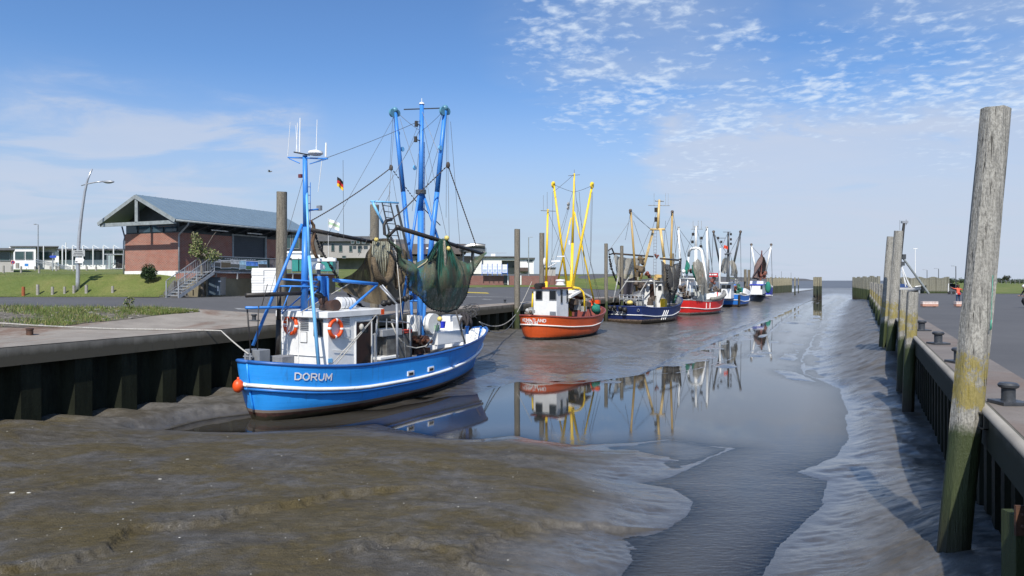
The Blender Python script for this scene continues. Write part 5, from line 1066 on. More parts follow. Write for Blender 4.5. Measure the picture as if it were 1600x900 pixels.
# ================================================================ the other cutters
def ext(bt, a, y, dx, dz, mt, nm, z_up=0):      # box centred on a traced point
    b = MB(); b.box(bt.bp(a[0], a[1], y), dx); return bt.part(nm, b, mt, bevel=.015)
def wheel_house(bt, pa, pb, pc, ytop, ybot, ys, mat, roofmat, rh=.14, wins=(), swins=(), ov=.18, door=None):
    """aft face from pa to pb (pixels), starboard face from pb to pc; ys = starboard offset"""
    c = bt.bp(pb, ybot, ys); x0 = c.x; x1 = bt.bp(pc, ybot, ys).x; zt = bt.bp(pb, ytop, ys).z; yp = bt.bx(pa, ybot, x0).y; zd = c.z-.5
    if x1 < x0+.8: x1 = x0+1.6
    b = MB(); b.span((x0, ys, zd), (x1, yp, zt)); w = bt.part('wheelhouse', b, mat, bevel=.02)
    b = MB(); b.span((x0-ov, ys-ov, zt), (x1+ov*1.5, yp+ov, zt+rh)); r = bt.part('wheelhouse_roof', b, roofmat, bevel=.02)
    for (px, py, ww, hh) in wins:
        f = MB(); g = MB(); window(f, g, bt.bx(px, py, x0), (0, -1, 0), (-1, 0, 0), ww, hh); k = len(f.f); f.m = [0]*k; f.add(g.v, g.f, 1); f.build('window', [GREYP, GLASS], w)
    for (px, py, ww, hh) in swins:
        f = MB(); g = MB(); window(f, g, bt.bp(px, py, ys), (1, 0, 0), (0, -1, 0), ww, hh); f.m = [0]*len(f.f); f.add(g.v, g.f, 1); f.build('window', [GREYP, GLASS], w)
    if door: f = MB(); f.box(bt.bx(door[0], door[1], x0)+Vector((-.015, 0, 0)), (.03, door[2], door[3])); f.build('door', DOORB, w)
    return w, r, x0, x1, yp, zt
def lines(bt, lst, r=.012, mat=None, nm='rigging'):
    b = MB(); [b.tube(sagline(bt.bp(*a), bt.bp(*c), .05, 5), r, 4, False) for a, c in lst]; return bt.part(nm, b, mat or WIRE)
def clutter(bt, spots, seed=1, nm='deck_gear'):
    random.seed(seed); 
    for px, py, y, s, mt in spots:
        b = MB(); c = bt.bp(px, py, y)
        for k in range(5):
            q = c+Vector((random.uniform(-1, 1)*s*.7, random.uniform(-1, 1)*s*.5, random.uniform(-.5, .5)*s)); kind_ = random.random()
            if kind_ < .4: b.box(q, (s*random.uniform(.4, .9), s*random.uniform(.4, .8), s*random.uniform(.4, .8)))
            elif kind_ < .75: b.cyl(q-Vector((0, s*.3, 0)), q+Vector((0, s*.3, s*.1)), s*random.uniform(.2, .38), n=12)
            else: b.ball(q, s*.35, 10, 7)
        bt.part(nm, b, mt, 'auto')
def block(bt, pts, r, mat, nm='sheave_block'):
    for (px, py, y) in pts:
        b = MB(); c = bt.bp(px, py, y); b.cyl(c+Vector((0, -.06, 0)), c+Vector((0, .06, 0)), r, r, 14); b.ball(c+Vector((0, 0, r*.6)), r*.7, 10, 6); bt.part(nm, b, mat, 'auto')
OILY = pm('oily_machinery', (.06, .05, .045), (.14, .10, .07), 4, .6, .4); GEARW = pm('pale_deck_gear', (.45, .45, .43), (.2, .2, .19), 3, .5, .3); GEARR = pm('red_brown_gear', (.28, .07, .04), (.08, .04, .03), 4, .6, .3); GEARG = pm('green_deck_gear', (.05, .2, .13), (.03, .08, .05), 4, .6, .3)
# ---- orange-red cutter
b2 = Boat('orange_fishing_cutter', 'small orange-red cutter with bright yellow masts and white wheelhouse', (1.33, 47.4), (7.3, 56.8), 4.1, [(0, -.42), (.2, -.62), (.5, -.72), (.75, -.55), (.9, -.32), (1, -.18)], -2.5, 0, .35, .8)
b2.hull(hull_mat('orange_red_hull', (.56, .078, .012), -1.92, (.05, .045, .035), (.028, .028, .02)), paint('rust_brown_lining', (.22, .05, .03)), DECK, .5, paint('brown_capping', (.26, .05, .03), .3))
b2.strip('rubbing_strake', paint('white_strake2', (.8, .78, .72)), lambda t: (.62+.02*t)/(b2.zr(t)-b2.zk), .045, .03)
b2.lettering('name_lettering', 'HEIMATLAND', .10, -.40, .27, WHITE, .04, v=.25, sx=.92); b2.lettering('port_lettering', 'DORUM', .0, -.60, .23, WHITE, .04, v=.25)
w, r_, x0, x1, yp, zt = wheel_house(b2, 833.5, 869.5, 888, 451.5, 492, -.95, WHITE, paint('brown_roof_paint', (.22, .045, .03), .2), .12, [(842.5, 461.5, .5, .62), (864, 461.5, .5, .62)], [(877, 463, .22, .9), (886, 463, .2, .8)])
f = MB(); [f.box(b2.bx(864, 487+k*1.4, x0)+Vector((-.02, 0, 0)), (.03, .5, .03)) for k in range(5)]; f.build('louvre', GREY, w)
f = MB(); f.lathe(b2.bp(875.5, 446, 0), [(.36, 0), (.38, .06), (.3, .1), (.3, .3), (.36, .34), (.34, .44), (0, .47)], 18); b2.part('radar_dome', f, WHITE, 'auto')
f = MB(); f.cyl(b2.bp(838, 447, .3), b2.bp(850, 446, .3), .2, .2, 14); f.box(b2.bp(845, 443.5, .3), (.4, .5, .1)); b2.part('roof_silencer', f, BLACK, 'auto')
b2.poles('main_mast', [((891, 500, 0), (894.5, 380, 0), .13, .115), ((894.5, 380, 0), (897.4, 271, 0), .10, .06)], YEL, 14)
b2.poles('aft_mast', [((852.5, 495, .1), (853.5, 440, .1), .12, .11), ((853.5, 440, .1), (856, 327, .1), .09, .07)], YEL, 12)
b2.poles('derrick_boom', [((865, 288, 1.4), (886, 446, .6), .08, .10)], YEL, 10); b2.poles('derrick_boom', [((925.3, 289.6, -1.6), (894.3, 449, -.4), .08, .10)], YEL, 10)
b2.poles('mast_stay_leg', [((892.5, 340, .1), (872.5, 436, 1.2), .055, .065)], YEL); b2.poles('mast_stay_leg', [((897.5, 331, -.1), (928, 470, -1.0), .06, .07)], YEL)
block(b2, [(864.5, 289, 1.4), (925, 290, -1.6)], .22, YEL); block(b2, [(888, 319, .2), (887.5, 325, .2)], .13, GEARW, 'floodlight')
f = MB(); f.tube([b2.bp(*q) for q in [(896, 449, -.9), (905, 450.5, -1.1), (911, 456, -1.3), (913, 464, -1.4), (913.5, 486, -1.4)]], .075, 8); b2.part('gallows', f, YEL, True)
f = MB(); f.cyl(b2.bp(833, 455, 1.1), b2.bp(831, 487, 1.1), .07); b2.part('stern_post_pipe', f, YEL, True)
f = MB(); f.box(b2.bp(891.5, 448, 0), (.4, .5, .9)); f.cyl(b2.bp(893, 458, -.3), b2.bp(893, 458, .5), .3, .3, 14); b2.part('boom_heel', f, YEL, bevel=.02)
f = MB(); f.cyl(b2.bp(888, 274.5, 0), b2.bp(906, 273, 0), .02); f.cyl(b2.bp(897.4, 271, 0), b2.bp(897.4, 265, 0), .02); f.cyl(b2.bp(845, 329, .3), b2.bp(868, 330, -.3), .025); f.cyl(b2.bp(855, 327, .1), b2.bp(855, 300, .1), .015); f.cyl(b2.bp(849, 328, .2), b2.bp(849, 305, .2), .012); b2.part('antenna_yard', f, GREYP)
f = MB(); f.box(b2.bp(869, 408, .1), (.14, .75, .14)); f.cyl(b2.bp(869, 411, .1), b2.bp(856, 418, .1), .04); b2.part('radar_bar', f, WHITE); f = MB(); f.box(b2.bp(877, 400.5, 0), (.1, .7, .07)); b2.part('antenna_bar', f, WHITE)
f = MB(); f.ball(b2.bp(851, 409, .3), (.14, .1, .3)); b2.part('radar_reflector', f, WHITE, True); f = MB(); f.box(b2.bp(890, 379, .1), (.1, .1, .35)); b2.part('lantern', f, WHITE)
f = MB(); f.prism([b2.bp(892, 466, -1.2), b2.bp(908, 456.5, -1.2), b2.bp(925, 466, -1.2), b2.bp(925, 463, -1.2), b2.bp(908, 453.5, -1.2), b2.bp(892, 462.5, -1.2)], (0, 2.0, 0)); b2.part('deck_shelter', f, WHITE)
clutter(b2, [(895, 476, -.6, .7, OILY), (904, 478, -1.0, .6, GEARW), (906, 468, -.3, .5, GEARR), (915, 480, -.8, .6, OILY), (920, 474, -.2, .6, GEARW), (829, 487, .9, .5, GEARW), (824, 490, .5, .4, OILY), (929, 474, -.7, .5, ORANGE)], 3)
f = MB(); f.tube([b2.bp(*q) for q in [(925, 478, -.9), (929, 482, -1.1), (933, 486, -1.0), (931, 480, -.8), (927, 474, -.6)]], [.1, .3, .3, .35, .1], 10); b2.part('teal_net_heap', f, TEALNET, True)
lines(b2, [((865, 288, 1.4), (896, 300, 0)), ((925, 290, -1.6), (897, 300, 0)), ((897, 272, 0), (864, 300, 1.2)), ((926, 300, -1.6), (923, 410, -1.8)), ((924, 300, -1.6), (922, 410, -1.8)), ((923, 410, -1.8), (912, 470, -1.6)), ((923, 410, -1.8), (938, 465, -1.8)), ((864, 300, 1.4), (862, 420, 1.4)), ((897, 275, 0), (912, 430, -1)), ((895, 300, 0), (850, 440, .8)), ((856, 330, .1), (892, 420, 0)), ((905, 300, -.4), (915, 440, -1)), ((890, 320, .2), (858, 445, .5)), ((900, 310, 0), (938, 478, -.5))], .014)
lines(b2, [((831, 440, .9), (808, 488, 1.4)), ((866, 400, 1), (835, 485, .9))], .02, ROPE, 'running_lines')
# ---- navy cutter
b3 = Boat('navy_fishing_cutter', 'dark navy cutter with flat stern, ochre masts and nets hung on both sides', (12.5, 77.0), (21.8, 90.0), 5.3, [(0, -.88), (.2, -1.15), (.5, -1.2), (.75, -.8), (.9, -.35), (1, -.05)], -3.4, .86, .7, 1.2)
b3.hull(hull_mat('navy_hull', (.008, .022, .11), -2.35, (.30, .22, .17), (.10, .07, .05)), GREYP, DECK, .6, paint('navy_capping', (.012, .03, .14)))
b3.strip('rubbing_strake', WHITE, lambda t: .95/(b3.zr(t)-b3.zk), .055, .04)
b3.lettering('name_lettering', 'A', .40, -.50, .50, WHITE, .05, True, sx=1); b3.lettering('name_lettering', 'DEN', -1.30, -.50, .46, WHITE, .05, True); b3.lettering('port_lettering', 'DORUM', .45-.9, -.86, .36, WHITE, .05, True)
for k in range(3):
    t = .30+.035*k; b = MB(); b.tube([b3.pt(t+.05, .14, -1, .03), b3.pt(t, .62, -1, .03)], .045, 6); b3.part('fender_batten', b, WHITE)
f = MB(); a = b3.bx(1000, 484, -.1); f.ring((-.12, -1.95, -1.28), (1, 0, 0), .14, .03, 16, 6); b3.part('hawse_ring', f, GREY)
for i, (px, py) in enumerate([(953, 481), (960, 480.5), (969, 481.5), (976, 484)]):
    f = MB(); c = b3.w(Vector((-.35, b3.bx(px, py, -.35).y, b3.bx(px, py, -.35).z))); f.ball((0, 0, 0), .26 if i < 3 else .3, 14, 10); o = f.build('fender_ball', RUBBER, None, True); o.location = c; tag(o, 'black ball fender hanging over the flat stern of the navy cutter', 'fender', 'black fenders on the stern of the navy cutter')
f = MB(); f.ball((0, 0, 0), (.36, .36, .26), 14, 10); o = f.build('float_buoy', FLOATY, None, True); o.location = b3.w(b3.bx(984, 473, .2)); tag(o, 'yellow float lying on the stern rail of the navy cutter', 'buoy')
w, r_, x0, x1, yp, zt = wheel_house(b3, 1004, 1034, 1042, 441, 474, -1.2, WHITE, GREYP, .15, [(1031, 450, .4, .5)], [], .2, (1020, 456, .8, 1.9))
b3.poles('upper_mast', [((1027.7, 358, 0), (1030.2, 312, 0), .2, .13)], CREAM, 12); b3.poles('mast_crossbar', [((1016, 358.4, .9), (1039, 358.4, -.9), .14, .14)], CREAM)
b3.poles('mast_leg', [((1021, 359, .8), (1001, 436, 2.0), .16, .18)], CREAM); b3.poles('mast_leg', [((1032, 359, -.4), (1037.5, 402, -.9), .17, .18), ((1037.5, 402, -.9), (1040, 455, -1.3), .18, .18)], CREAM)
b3.poles('derrick_boom', [((985.5, 331, 1.6), (995, 455, 1.6), .12, .15)], paint('brown_ochre_paint', (.40, .26, .08), .3), 10); b3.poles('derrick_boom', [((1050.4, 333, -2.0), (1047, 450, -1.4), .12, .15)], MATS['brown_ochre_paint'], 10)
block(b3, [(985, 331, 1.6), (1050.4, 333, -2.)], .28, OILY)
f = MB(); f.cyl(b3.bp(1013, 320.8, 1), b3.bp(1046, 321.2, -1), .045); f.cyl(b3.bp(1024, 314, .3), b3.bp(1037, 314.5, -.3), .07)
for px in (1022, 1040, 1044): f.cyl(b3.bp(px, 320, 0), b3.bp(px, 302, 0), .02)
b3.part('antenna_yard', f, GEARW); f = MB(); [f.box(b3.bp(1025, y, .2), (.3, .3, .55)) for y in (328, 343)]; b3.part('signal_lantern', f, BLACK)
f = MB(); f.cyl(b3.bp(1026, 359, 0), b3.bp(1025, 430, 0), .03); f.cyl(b3.bp(1022, 359, 0), b3.bp(1021, 430, 0), .03); [f.cyl(b3.bp(1021.3, 365+k*5, 0), b3.bp(1025.6, 365+k*5, 0), .02) for k in range(13)]; b3.part('mast_ladder', f, GREY)
f = MB(); f.tube([b3.bp(*q) for q in [(958, 396, 3.0), (1003, 399.5, 3.0), (1020, 401, 3.0)]], .11, 8); b3.part('trawl_beam', f, pm('brown_beam', (.1, .07, .05), (.04, .03, .025)), True)
f = MB(); f.tube([b3.bp(*q) for q in [(1032, 404, -2.9), (1060, 406.5, -2.9)]], .11, 8); b3.part('trawl_beam', f, MATS['brown_beam'], True)
f = MB(); f.tube([b3.bp(*q) for q in [(958, 396, 3.0), (952, 398, 3), (951, 391, 3), (956, 388, 3), (960, 398, 3)]], .09, 8); f.tube([b3.bp(*q) for q in [(1060, 406, -2.9), (1064, 404, -2.9), (1063, 418, -2.9), (1061, 430, -2.9)]], .10, 8); b3.part('beam_shoe', f, BLACK, True)
o, g = net_sheet(b3, [(959, 398), (972, 402), (988, 404), (1003, 402)], [(964, 432), (972, 452), (984, 462), (996, 455)], 2.9, NETW, 'pale_trawl_net', 'pale net spread on the left beam of the navy cutter', 4, .2, 36, 20, 0, 2)
roller([b3.w(b3.bp(*q)) for q in [(952, 400, 3.1), (955, 418, 3.1), (961, 434, 3.1), (968, 445, 3.1)]], .16, .25, RUBBER, 'bobbin_rope', o)
b = MB(); b.sheet([[b3.w(b3.bp(968+u*24*(1-.2*v), 432+v*26+4*math.sin(u*PI), 2.6+.2*math.sin(u*9))) for u in np.linspace(0, 1, 12)] for v in np.linspace(0, 1, 8)]); b.build('dark_net_bag', pm('dark_blue_net', (.03, .03, .055), (.06, .055, .06), 12, .9, .6, .03), o, True, world=True)
o, g = net_sheet(b3, [(1033, 407), (1040, 412), (1050, 416), (1059, 410)], [(1037, 462), (1043, 472), (1052, 470), (1058, 450)], -2.9, NETK, 'dark_trawl_net', 'dark net with pale centre on the right beam of the navy cutter', 4, .2, 36, 24, 0, 3)
b = MB(); b.sheet([[b3.w(b3.bp(1044+u*12, 414+v*42+4*math.sin(u*PI), -3.2+.12*math.sin(u*9))) for u in np.linspace(0, 1, 12)] for v in np.linspace(0, 1, 8)]); b.build('pale_net_bag', NETW, o, True, world=True)
roller([b3.w(b3.bp(*q)) for q in [(1043, 420, -3.3), (1043, 440, -3.3), (1047, 454, -3.3), (1053, 456, -3.3), (1059, 445, -3.3), (1062, 425, -3.2), (1063, 408, -3.)]], .15, .25, RUBBER, 'bobbin_rope', o)
b3.poles('gallows_frame', [((976, 440, 1.8), (1035, 440.5, -1.2), .09, .09), ((966, 432, 2.2), (958, 472, 2.2), .07, .08), ((1022, 438, -1.), (1025, 482, -1.8), .1, .1), ((1012, 438, -.6), (990, 474, .6), .06, .06), ((983, 433, 1.), (966, 460, 2.), .07, .07)], GEARW)
b3.poles('stern_railing', [((968, 466, 1.6), (1010, 468, -1.6), .045, .045), ((968, 461, 1.6), (1008, 462, -1.6), .045, .045)]+[((px, 460, 1.6-(px-968)*.08), (px, 476, 1.6-(px-968)*.08), .04, .04) for px in range(968, 1010, 6)], GREY)
f = MB(); f.box(b3.bp(1037, 475, -1.4), (.7, .6, 1.3)); b3.part('yellow_locker', f, YEL, bevel=.02); f = MB(); f.ball(b3.bp(1017, 441, .3), .28); b3.part('satellite_dome', f, WHITE, True)
clutter(b3, [(1000, 468, -.5, .9, GEARW), (990, 470, .6, .8, OILY), (978, 468, 1.2, .8, GEARW), (1014, 470, -1, .8, OILY), (1046, 464, -.6, .9, GEARW), (1000, 448, .5, .9, OILY), (1012, 430, 0, .6, GEARR), (1029, 434, 0, .6, CREAM), (1025, 400, 0, .4, GEARR), (1000, 424, .6, .9, BROWNHEAP), (1003, 408, .6, .7, BROWNHEAP), (1052, 468, -.4, .7, GEARG)], 8)
lines(b3, [((986, 332, 1.6), (1017, 358, .9)), ((988, 331, 1.6), (1017, 359, .9)), ((1050, 333, -2), (1039, 358, -.9)), ((985, 333, 1.6), (977, 375, 2.6)), ((984, 345, 1.6), (954, 388, 3)), ((1052, 335, -2), (1064, 404, -2.9)), ((1030, 314, 0), (1014, 380, 1)), ((990, 345, 1.6), (1008, 400, 1)), ((1015, 360, .8), (990, 420, 2)), ((1040, 360, -.8), (1046, 400, -2)), ((1052, 345, -2), (1056, 402, -2.9)), ((1040, 345, -1), (1036, 400, -1)), ((960, 400, 3), (944, 440, 3)), ((1020, 360, .5), (1005, 420, 0))], .022)
# ---- red cutter
b4 = Boat('red_fishing_cutter', 'bright red cutter with white masts and teal net, between the navy and light blue cutters', (23.3, 93.0), (32.3, 107.0), 5.2, [(0, -.62), (.2, -.9), (.5, -.9), (.75, -.45), (.9, -.05), (1, .2)], -3.3, .35, .7, 1.2)
b4.hull(hull_mat('red_hull', (.62, .02, .018), -2.35, (.32, .28, .26), (.1, .09, .08)), WHITE, DECK, .6, GEARW)
b4.strip('rubbing_strake', WHITE, lambda t: 1.05/(b4.zr(t)-b4.zk), .06, .04)
for t in (.21, .27, .66): b = MB(); b.tube([b4.pt(t, .08, -1, .05), b4.pt(t, .40, -1, .05)], .06, 6); b4.part('fender_batten', b, WHITE)
wheel_house(b4, 1083, 1096, 1104, 447, 470, -1.0, paint('pale_grey_green', (.5, .52, .48)), WHITE, .15, [(1089, 452, .5, .5)], [(1100, 452, .4, .5)], .2)
b4.poles('main_mast', [((1087, 465, 0), (1087.3, 390, 0), .25, .22), ((1087.3, 390, 0), (1087.4, 353, 0), .2, .13)], WHITE, 12)
b4.poles('derrick_boom', [((1060, 356, 1.8), (1064, 440, 1.5), .13, .17)], WHITE, 10); b4.poles('derrick_boom', [((1104.4, 356, -1.9), (1106, 450, -1.4), .15, .18)], WHITE, 10)
f = MB(); f.tube([b4.bp(*q) for q in [(1076, 400, 1.2), (1077, 392, 1.0), (1081, 388.5, .5), (1087, 387.5, 0), (1093, 388.5, -.5), (1096, 392, -.9), (1102, 430, -1.6), (1104, 455, -1.8)]], .2, 10); b4.part('mast_arch', f, WHITE, True)
b4.poles('arch_leg', [((1076, 398, 1.2), (1071, 455, 1.7), .15, .17)], WHITE)
f = MB(); f.cyl(b4.bp(1080, 358, .6), b4.bp(1098, 358, -.6), .04); f.box(b4.bp(1087.5, 354, 0), (.2, .6, .2)); [f.cyl(b4.bp(px, 358, 0), b4.bp(px, 345, 0), .03) for px in (1083, 1091, 1096)]; b4.part('antenna_yard', f, GEARW)
block(b4, [(1060, 357, 1.8), (1104.4, 357, -1.9)], .25, GEARW); f = MB(); [f.box(b4.bp(px, py, 0), (.3, .3, .4)) for px, py in ((1083, 366, ), (1082, 378), (1096, 372), (1095, 385))]; b4.part('signal_lantern', f, BLACK)
def hanging_bundle(bt, pl, rr, mat, name, label):
    b = MB(); pw = [bt.w(bt.bp(*q)) for q in pl]; b.tube(pw, rr, 10); k = len(b.v)
    b.v = [(x+.08*math.sin(z*7+i), y+.08*math.sin(z*5+i*2), z) for i, (x, y, z) in enumerate(b.v)]
    return tag(b.build(name, mat, None, True, loc=pw[0]), label, 'fishing net')
hanging_bundle(b4, [(1073, 407, 1.2), (1074, 415, 1.2), (1073, 422, 1.2), (1073, 428, 1.2)], [.1, .3, .32, .1], TEALNET, 'teal_net_bundle', 'short teal net bundle hanging high at the left of the red cutter')
hanging_bundle(b4, [(1083, 414, -.4), (1085, 425, -.5), (1088, 435, -.6), (1092, 443, -.7)], [.12, .28, .3, .15], TEALNET, 'teal_net_bundle', 'longer teal net bundle slanting down beside the red cutter mast')
net_sheet(b4, [(1084, 410), (1090, 404), (1098, 412)], [(1090, 448), (1098, 462), (1106, 456)], -2.2, NETW, 'pale_trawl_net', 'pale brown net hanging on the right of the red cutter', 4, .2, 24, 16, 0, 5)
b4.poles('stern_gallows', [((1063, 435, 1.4), (1085, 435.5, -1.2), .08, .08), ((1085, 435.5, -1.2), (1090, 464, -1.6), .09, .09), ((1075, 436, 0), (1072, 462, 0.2), .08, .08), ((1078, 440, -.2), (1079, 470, -.2), .08, .08), ((1063, 435, 1.4), (1061, 466, 1.6), .08, .08)], WHITE)
f = MB(); f.ball(b4.bp(1068, 424, .8), .28); f.cyl(b4.bp(1068, 424, .8), b4.bp(1068, 437, .8), .05); b4.part('satellite_dome', f, WHITE, True)
f = MB(); f.tube([b4.pt(t, -.10, -1, -.05)+Vector((0, 0, .12)) for t in (.3, .45, .6, .75, .88)], [.25, .3, .3, .3, .25], 8); b4.part('rail_canvas', f, pm('grey_canvas', (.33, .32, .28), (.2, .19, .17), 6, .9, .5), True)
clutter(b4, [(1066, 462, 1, .9, GEARW), (1074, 460, .2, .8, OILY), (1082, 462, -.6, .8, GEARW), (1068, 452, .6, .8, OILY), (1090, 450, .6, .7, GEARG), (1098, 440, 0, .8, GEARW), (1106, 445, -.6, .8, OILY), (1112, 452, -.6, .8, GEARW), (1114, 440, .3, .7, GEARR), (1080, 424, 0, .5, OILY), (1092, 424, 0, .7, BROWNHEAP)], 21)
lines(b4, [((1060, 356, 1.8), (1083, 387, .3)), ((1104, 356, -1.9), (1092, 387, -.3)), ((1060, 357, 1.8), (1054, 410, 2.5)), ((1106, 357, -2), (1112, 410, -2)), ((1087, 353, 0), (1070, 400, 1)), ((1087, 353, 0), (1120, 455, 0)), ((1061, 360, 1.8), (1076, 420, .8)), ((1105, 365, -1.9), (1116, 440, -.5))], .028)
# ---- light blue cutter
b5 = Boat('light_blue_fishing_cutter', 'light blue cutter with flat white-striped stern beyond the red cutter', (37.6, 119.0), (45.2, 133.5), 4.6, [(0, -.35), (.2, -.7), (.5, -.7), (.75, -.2), (.9, .2), (1, .5)], -3.2, .84, .6, 1.2)
b5.hull(hull_mat('light_blue_hull', (.02, .18, .62), -2.15, (.08, .05, .04), (.05, .035, .03)), WHITE, DECK, .6, WHITE)
b5.strip('rubbing_strake', WHITE, lambda t: 1.0/(b5.zr(t)-b5.zk), .08, .05)
wheel_house(b5, 1127, 1142, 1147, 443, 462, -1.1, WHITE, WHITE, .2, [(1131, 448, .8, .6), (1138, 448, .8, .6)], [], .2)
b5.poles('main_mast', [((1137.4, 460, 0), (1137.8, 397, 0), .28, .25), ((1137.8, 397, 0), (1138, 362, 0), .2, .16)], DGREY, 10); b5.poles('derrick_boom', [((1115, 363.5, 2.), (1127, 424, 1.4), .16, .18)], DGREY); b5.poles('derrick_boom', [((1157, 363.5, -2.2), (1146, 414, -1.2), .16, .18)], DGREY)
block(b5, [(1115, 364, 2), (1157, 364, -2.2)], .36, OILY); b5.poles('aft_mast', [((1124, 452, .8), (1125.6, 388, .8), .18, .15)], WHITE, 10)
f = MB(); f.cyl(b5.bp(1121, 372, .8), b5.bp(1133, 372, .3), .05); f.cyl(b5.bp(1130, 362.5, .4), b5.bp(1142, 362.5, -.4), .05); f.cyl(b5.bp(1133, 397, .6), b5.bp(1142, 396, -.6), .15); b5.part('antenna_yard', f, GREYP)
f = MB(); [f.box(b5.bp(px, py, -.3), (.3, .3, .4)) for px, py in ((1142, 366), (1142, 374), (1142, 381), (1127, 378), (1122, 372))]; b5.part('signal_lantern', f, BLACK)
net_sheet(b5, [(1130, 405), (1134, 402), (1137, 404)], [(1128, 426), (1133, 428), (1138, 424)], 1.6, NETW, 'pale_trawl_net', 'pale net hanging left of the mast on the light blue cutter', 3, .2, 18, 12, 0, 5)
net_sheet(b5, [(1140, 408), (1144, 404), (1149, 420)], [(1141, 430), (1147, 432), (1153, 438)], -1.6, NETW, 'pale_trawl_net', 'pale net hanging right of the mast on the light blue cutter', 3, .2, 18, 12, 0, 6)
flag(b5.w(b5.bp(1131, 383, .3)), .8, .55, [(.7, .06, .02)], 'small orange-red pennant high on the light blue cutter', None, .3, .2, 'pennant')
clutter(b5, [(1146, 452, -.6, .9, GEARR), (1150, 455, -1, 1., GEARG), (1142, 457, -.2, .8, OILY), (1154, 448, -.6, .8, GEARG), (1157, 452, -.8, .8, TEALNET), (1124, 455, 1, .8, GEARW), (1120, 452, 1.2, .8, OILY), (1148, 440, -.3, .8, GEARW), (1146, 446, -.3, .7, BLUE)], 31)
f = MB(); f.cyl((.0, -1.95, -.5), (.0, -1.95, -2.4), .2, .2, 10); f.v = [(x-.1, y, z) for x, y, z in f.v]; b5.part('tyre_fender', f, RUBBER)
lines(b5, [((1115, 364, 2), (1136, 396, 0)), ((1157, 364, -2.2), (1140, 396, 0)), ((1157, 365, -2.2), (1158, 440, -2.4)), ((1114, 366, 2), (1112, 430, 2.4)), ((1138, 362, 0), (1126, 388, .8)), ((1141, 398, -.3), (1153, 436, -1.2)), ((1134, 398, .3), (1120, 440, 1.5))], .035)
# ---- far cutter
b6 = Boat('far_fishing_cutter', 'farthest cutter, white wheelhouse over dark blue hull with brown nets on its mast', (56.2, 155.0), (61.6, 168.0), 5.3, [(0, .62), (.2, .45), (.5, .4), (.75, .8), (.9, 1.2), (1, 1.5)], -2.5, .86, .6, 1.2)
b6.hull(hull_mat('deep_blue_hull', (.02, .04, .42), -1.35, (.12, .12, .14), (.07, .06, .05), boot=(.7, .7, .7)), WHITE, DECK, .6, WHITE)
b6.strip('lower_white_line', WHITE, lambda t: 1.95/(b6.zr(t)-b6.zk), .12, .05)
f = MB(); f.box((-.16, .75, -.35), (.06, 2.4, .75)); b6.part('name_board', f, pm('pale_name_board', (.68, .70, .82), (.35, .38, .6), 4, .6))
wheel_house(b6, 1172, 1191, 1197, 446, 456.5, -1.4, WHITE, paint('deep_blue_band', (.02, .04, .42)), .25, [(1190, 449, .35, .7)], [], .1)
f = MB(); f.span(b6.bp(1174, 439, 1.2), b6.bp(1192, 444.5, -1.4)+Vector((2, 0, 0))); b6.part('upper_bridge', f, WHITE); f = MB(); f.box(b6.bx(1181.5, 441.5, b6.bp(1174, 439, 1.2).x-.3), (.1, 2.2, .5)); b6.part('bridge_windows', f, GLASS)
lifebuoy(b6.w(b6.bx(1181.2, 451, .9)), b6.d, 'tiny orange lifebuoy on the white wheelhouse of the farthest cutter', .33, .08)
b6.poles('main_mast', [((1188, 445, 0), (1190.3, 392, 0), .2, .14)], GEARR); b6.poles('derrick_boom', [((1174, 384, 2.), (1180.5, 422, 1), .2, .22)], WHITE); b6.poles('derrick_boom', [((1205, 384, -2.2), (1196.5, 424, -1), .2, .22)], WHITE)
block(b6, [(1174, 384, 2), (1205, 384, -2.2)], .45, OILY)
o, g = net_sheet(b6, [(1189, 402), (1190, 400), (1191, 402)], [(1178, 433), (1188, 436), (1198, 432)], 0, net_mat('rust_brown_net', (.2, .12, .09), (.1, .07, .06), 1.4, (.3, .2, .16)), 'brown_trawl_net', 'reddish brown nets draped round the mast of the farthest cutter', 5, .5, 30, 20, 0, 5, .8)
f = MB(); f.ball(b6.bp(1200, 449, -2), (.6, .6, 1.3)); b6.part('green_net_heap', f, TEALNET, True)
clutter(b6, [(1187, 428, 0, 1.2, GEARR), (1193, 430, 0, 1.2, GEARR), (1181, 432, .8, 1., OILY), (1202, 455, -1.8, .9, OILY), (1169, 452, 1.8, 1., OILY)], 41)
lines(b6, [((1174, 384, 2), (1189, 400, 0)), ((1205, 384, -2.2), (1191, 400, 0)), ((1205, 386, -2.2), (1207, 448, -2.4)), ((1173, 386, 2), (1172, 445, 2.4)), ((1190, 394, 0), (1200, 430, -1)), ((1190, 394, 0), (1178, 430, 1))], .045)
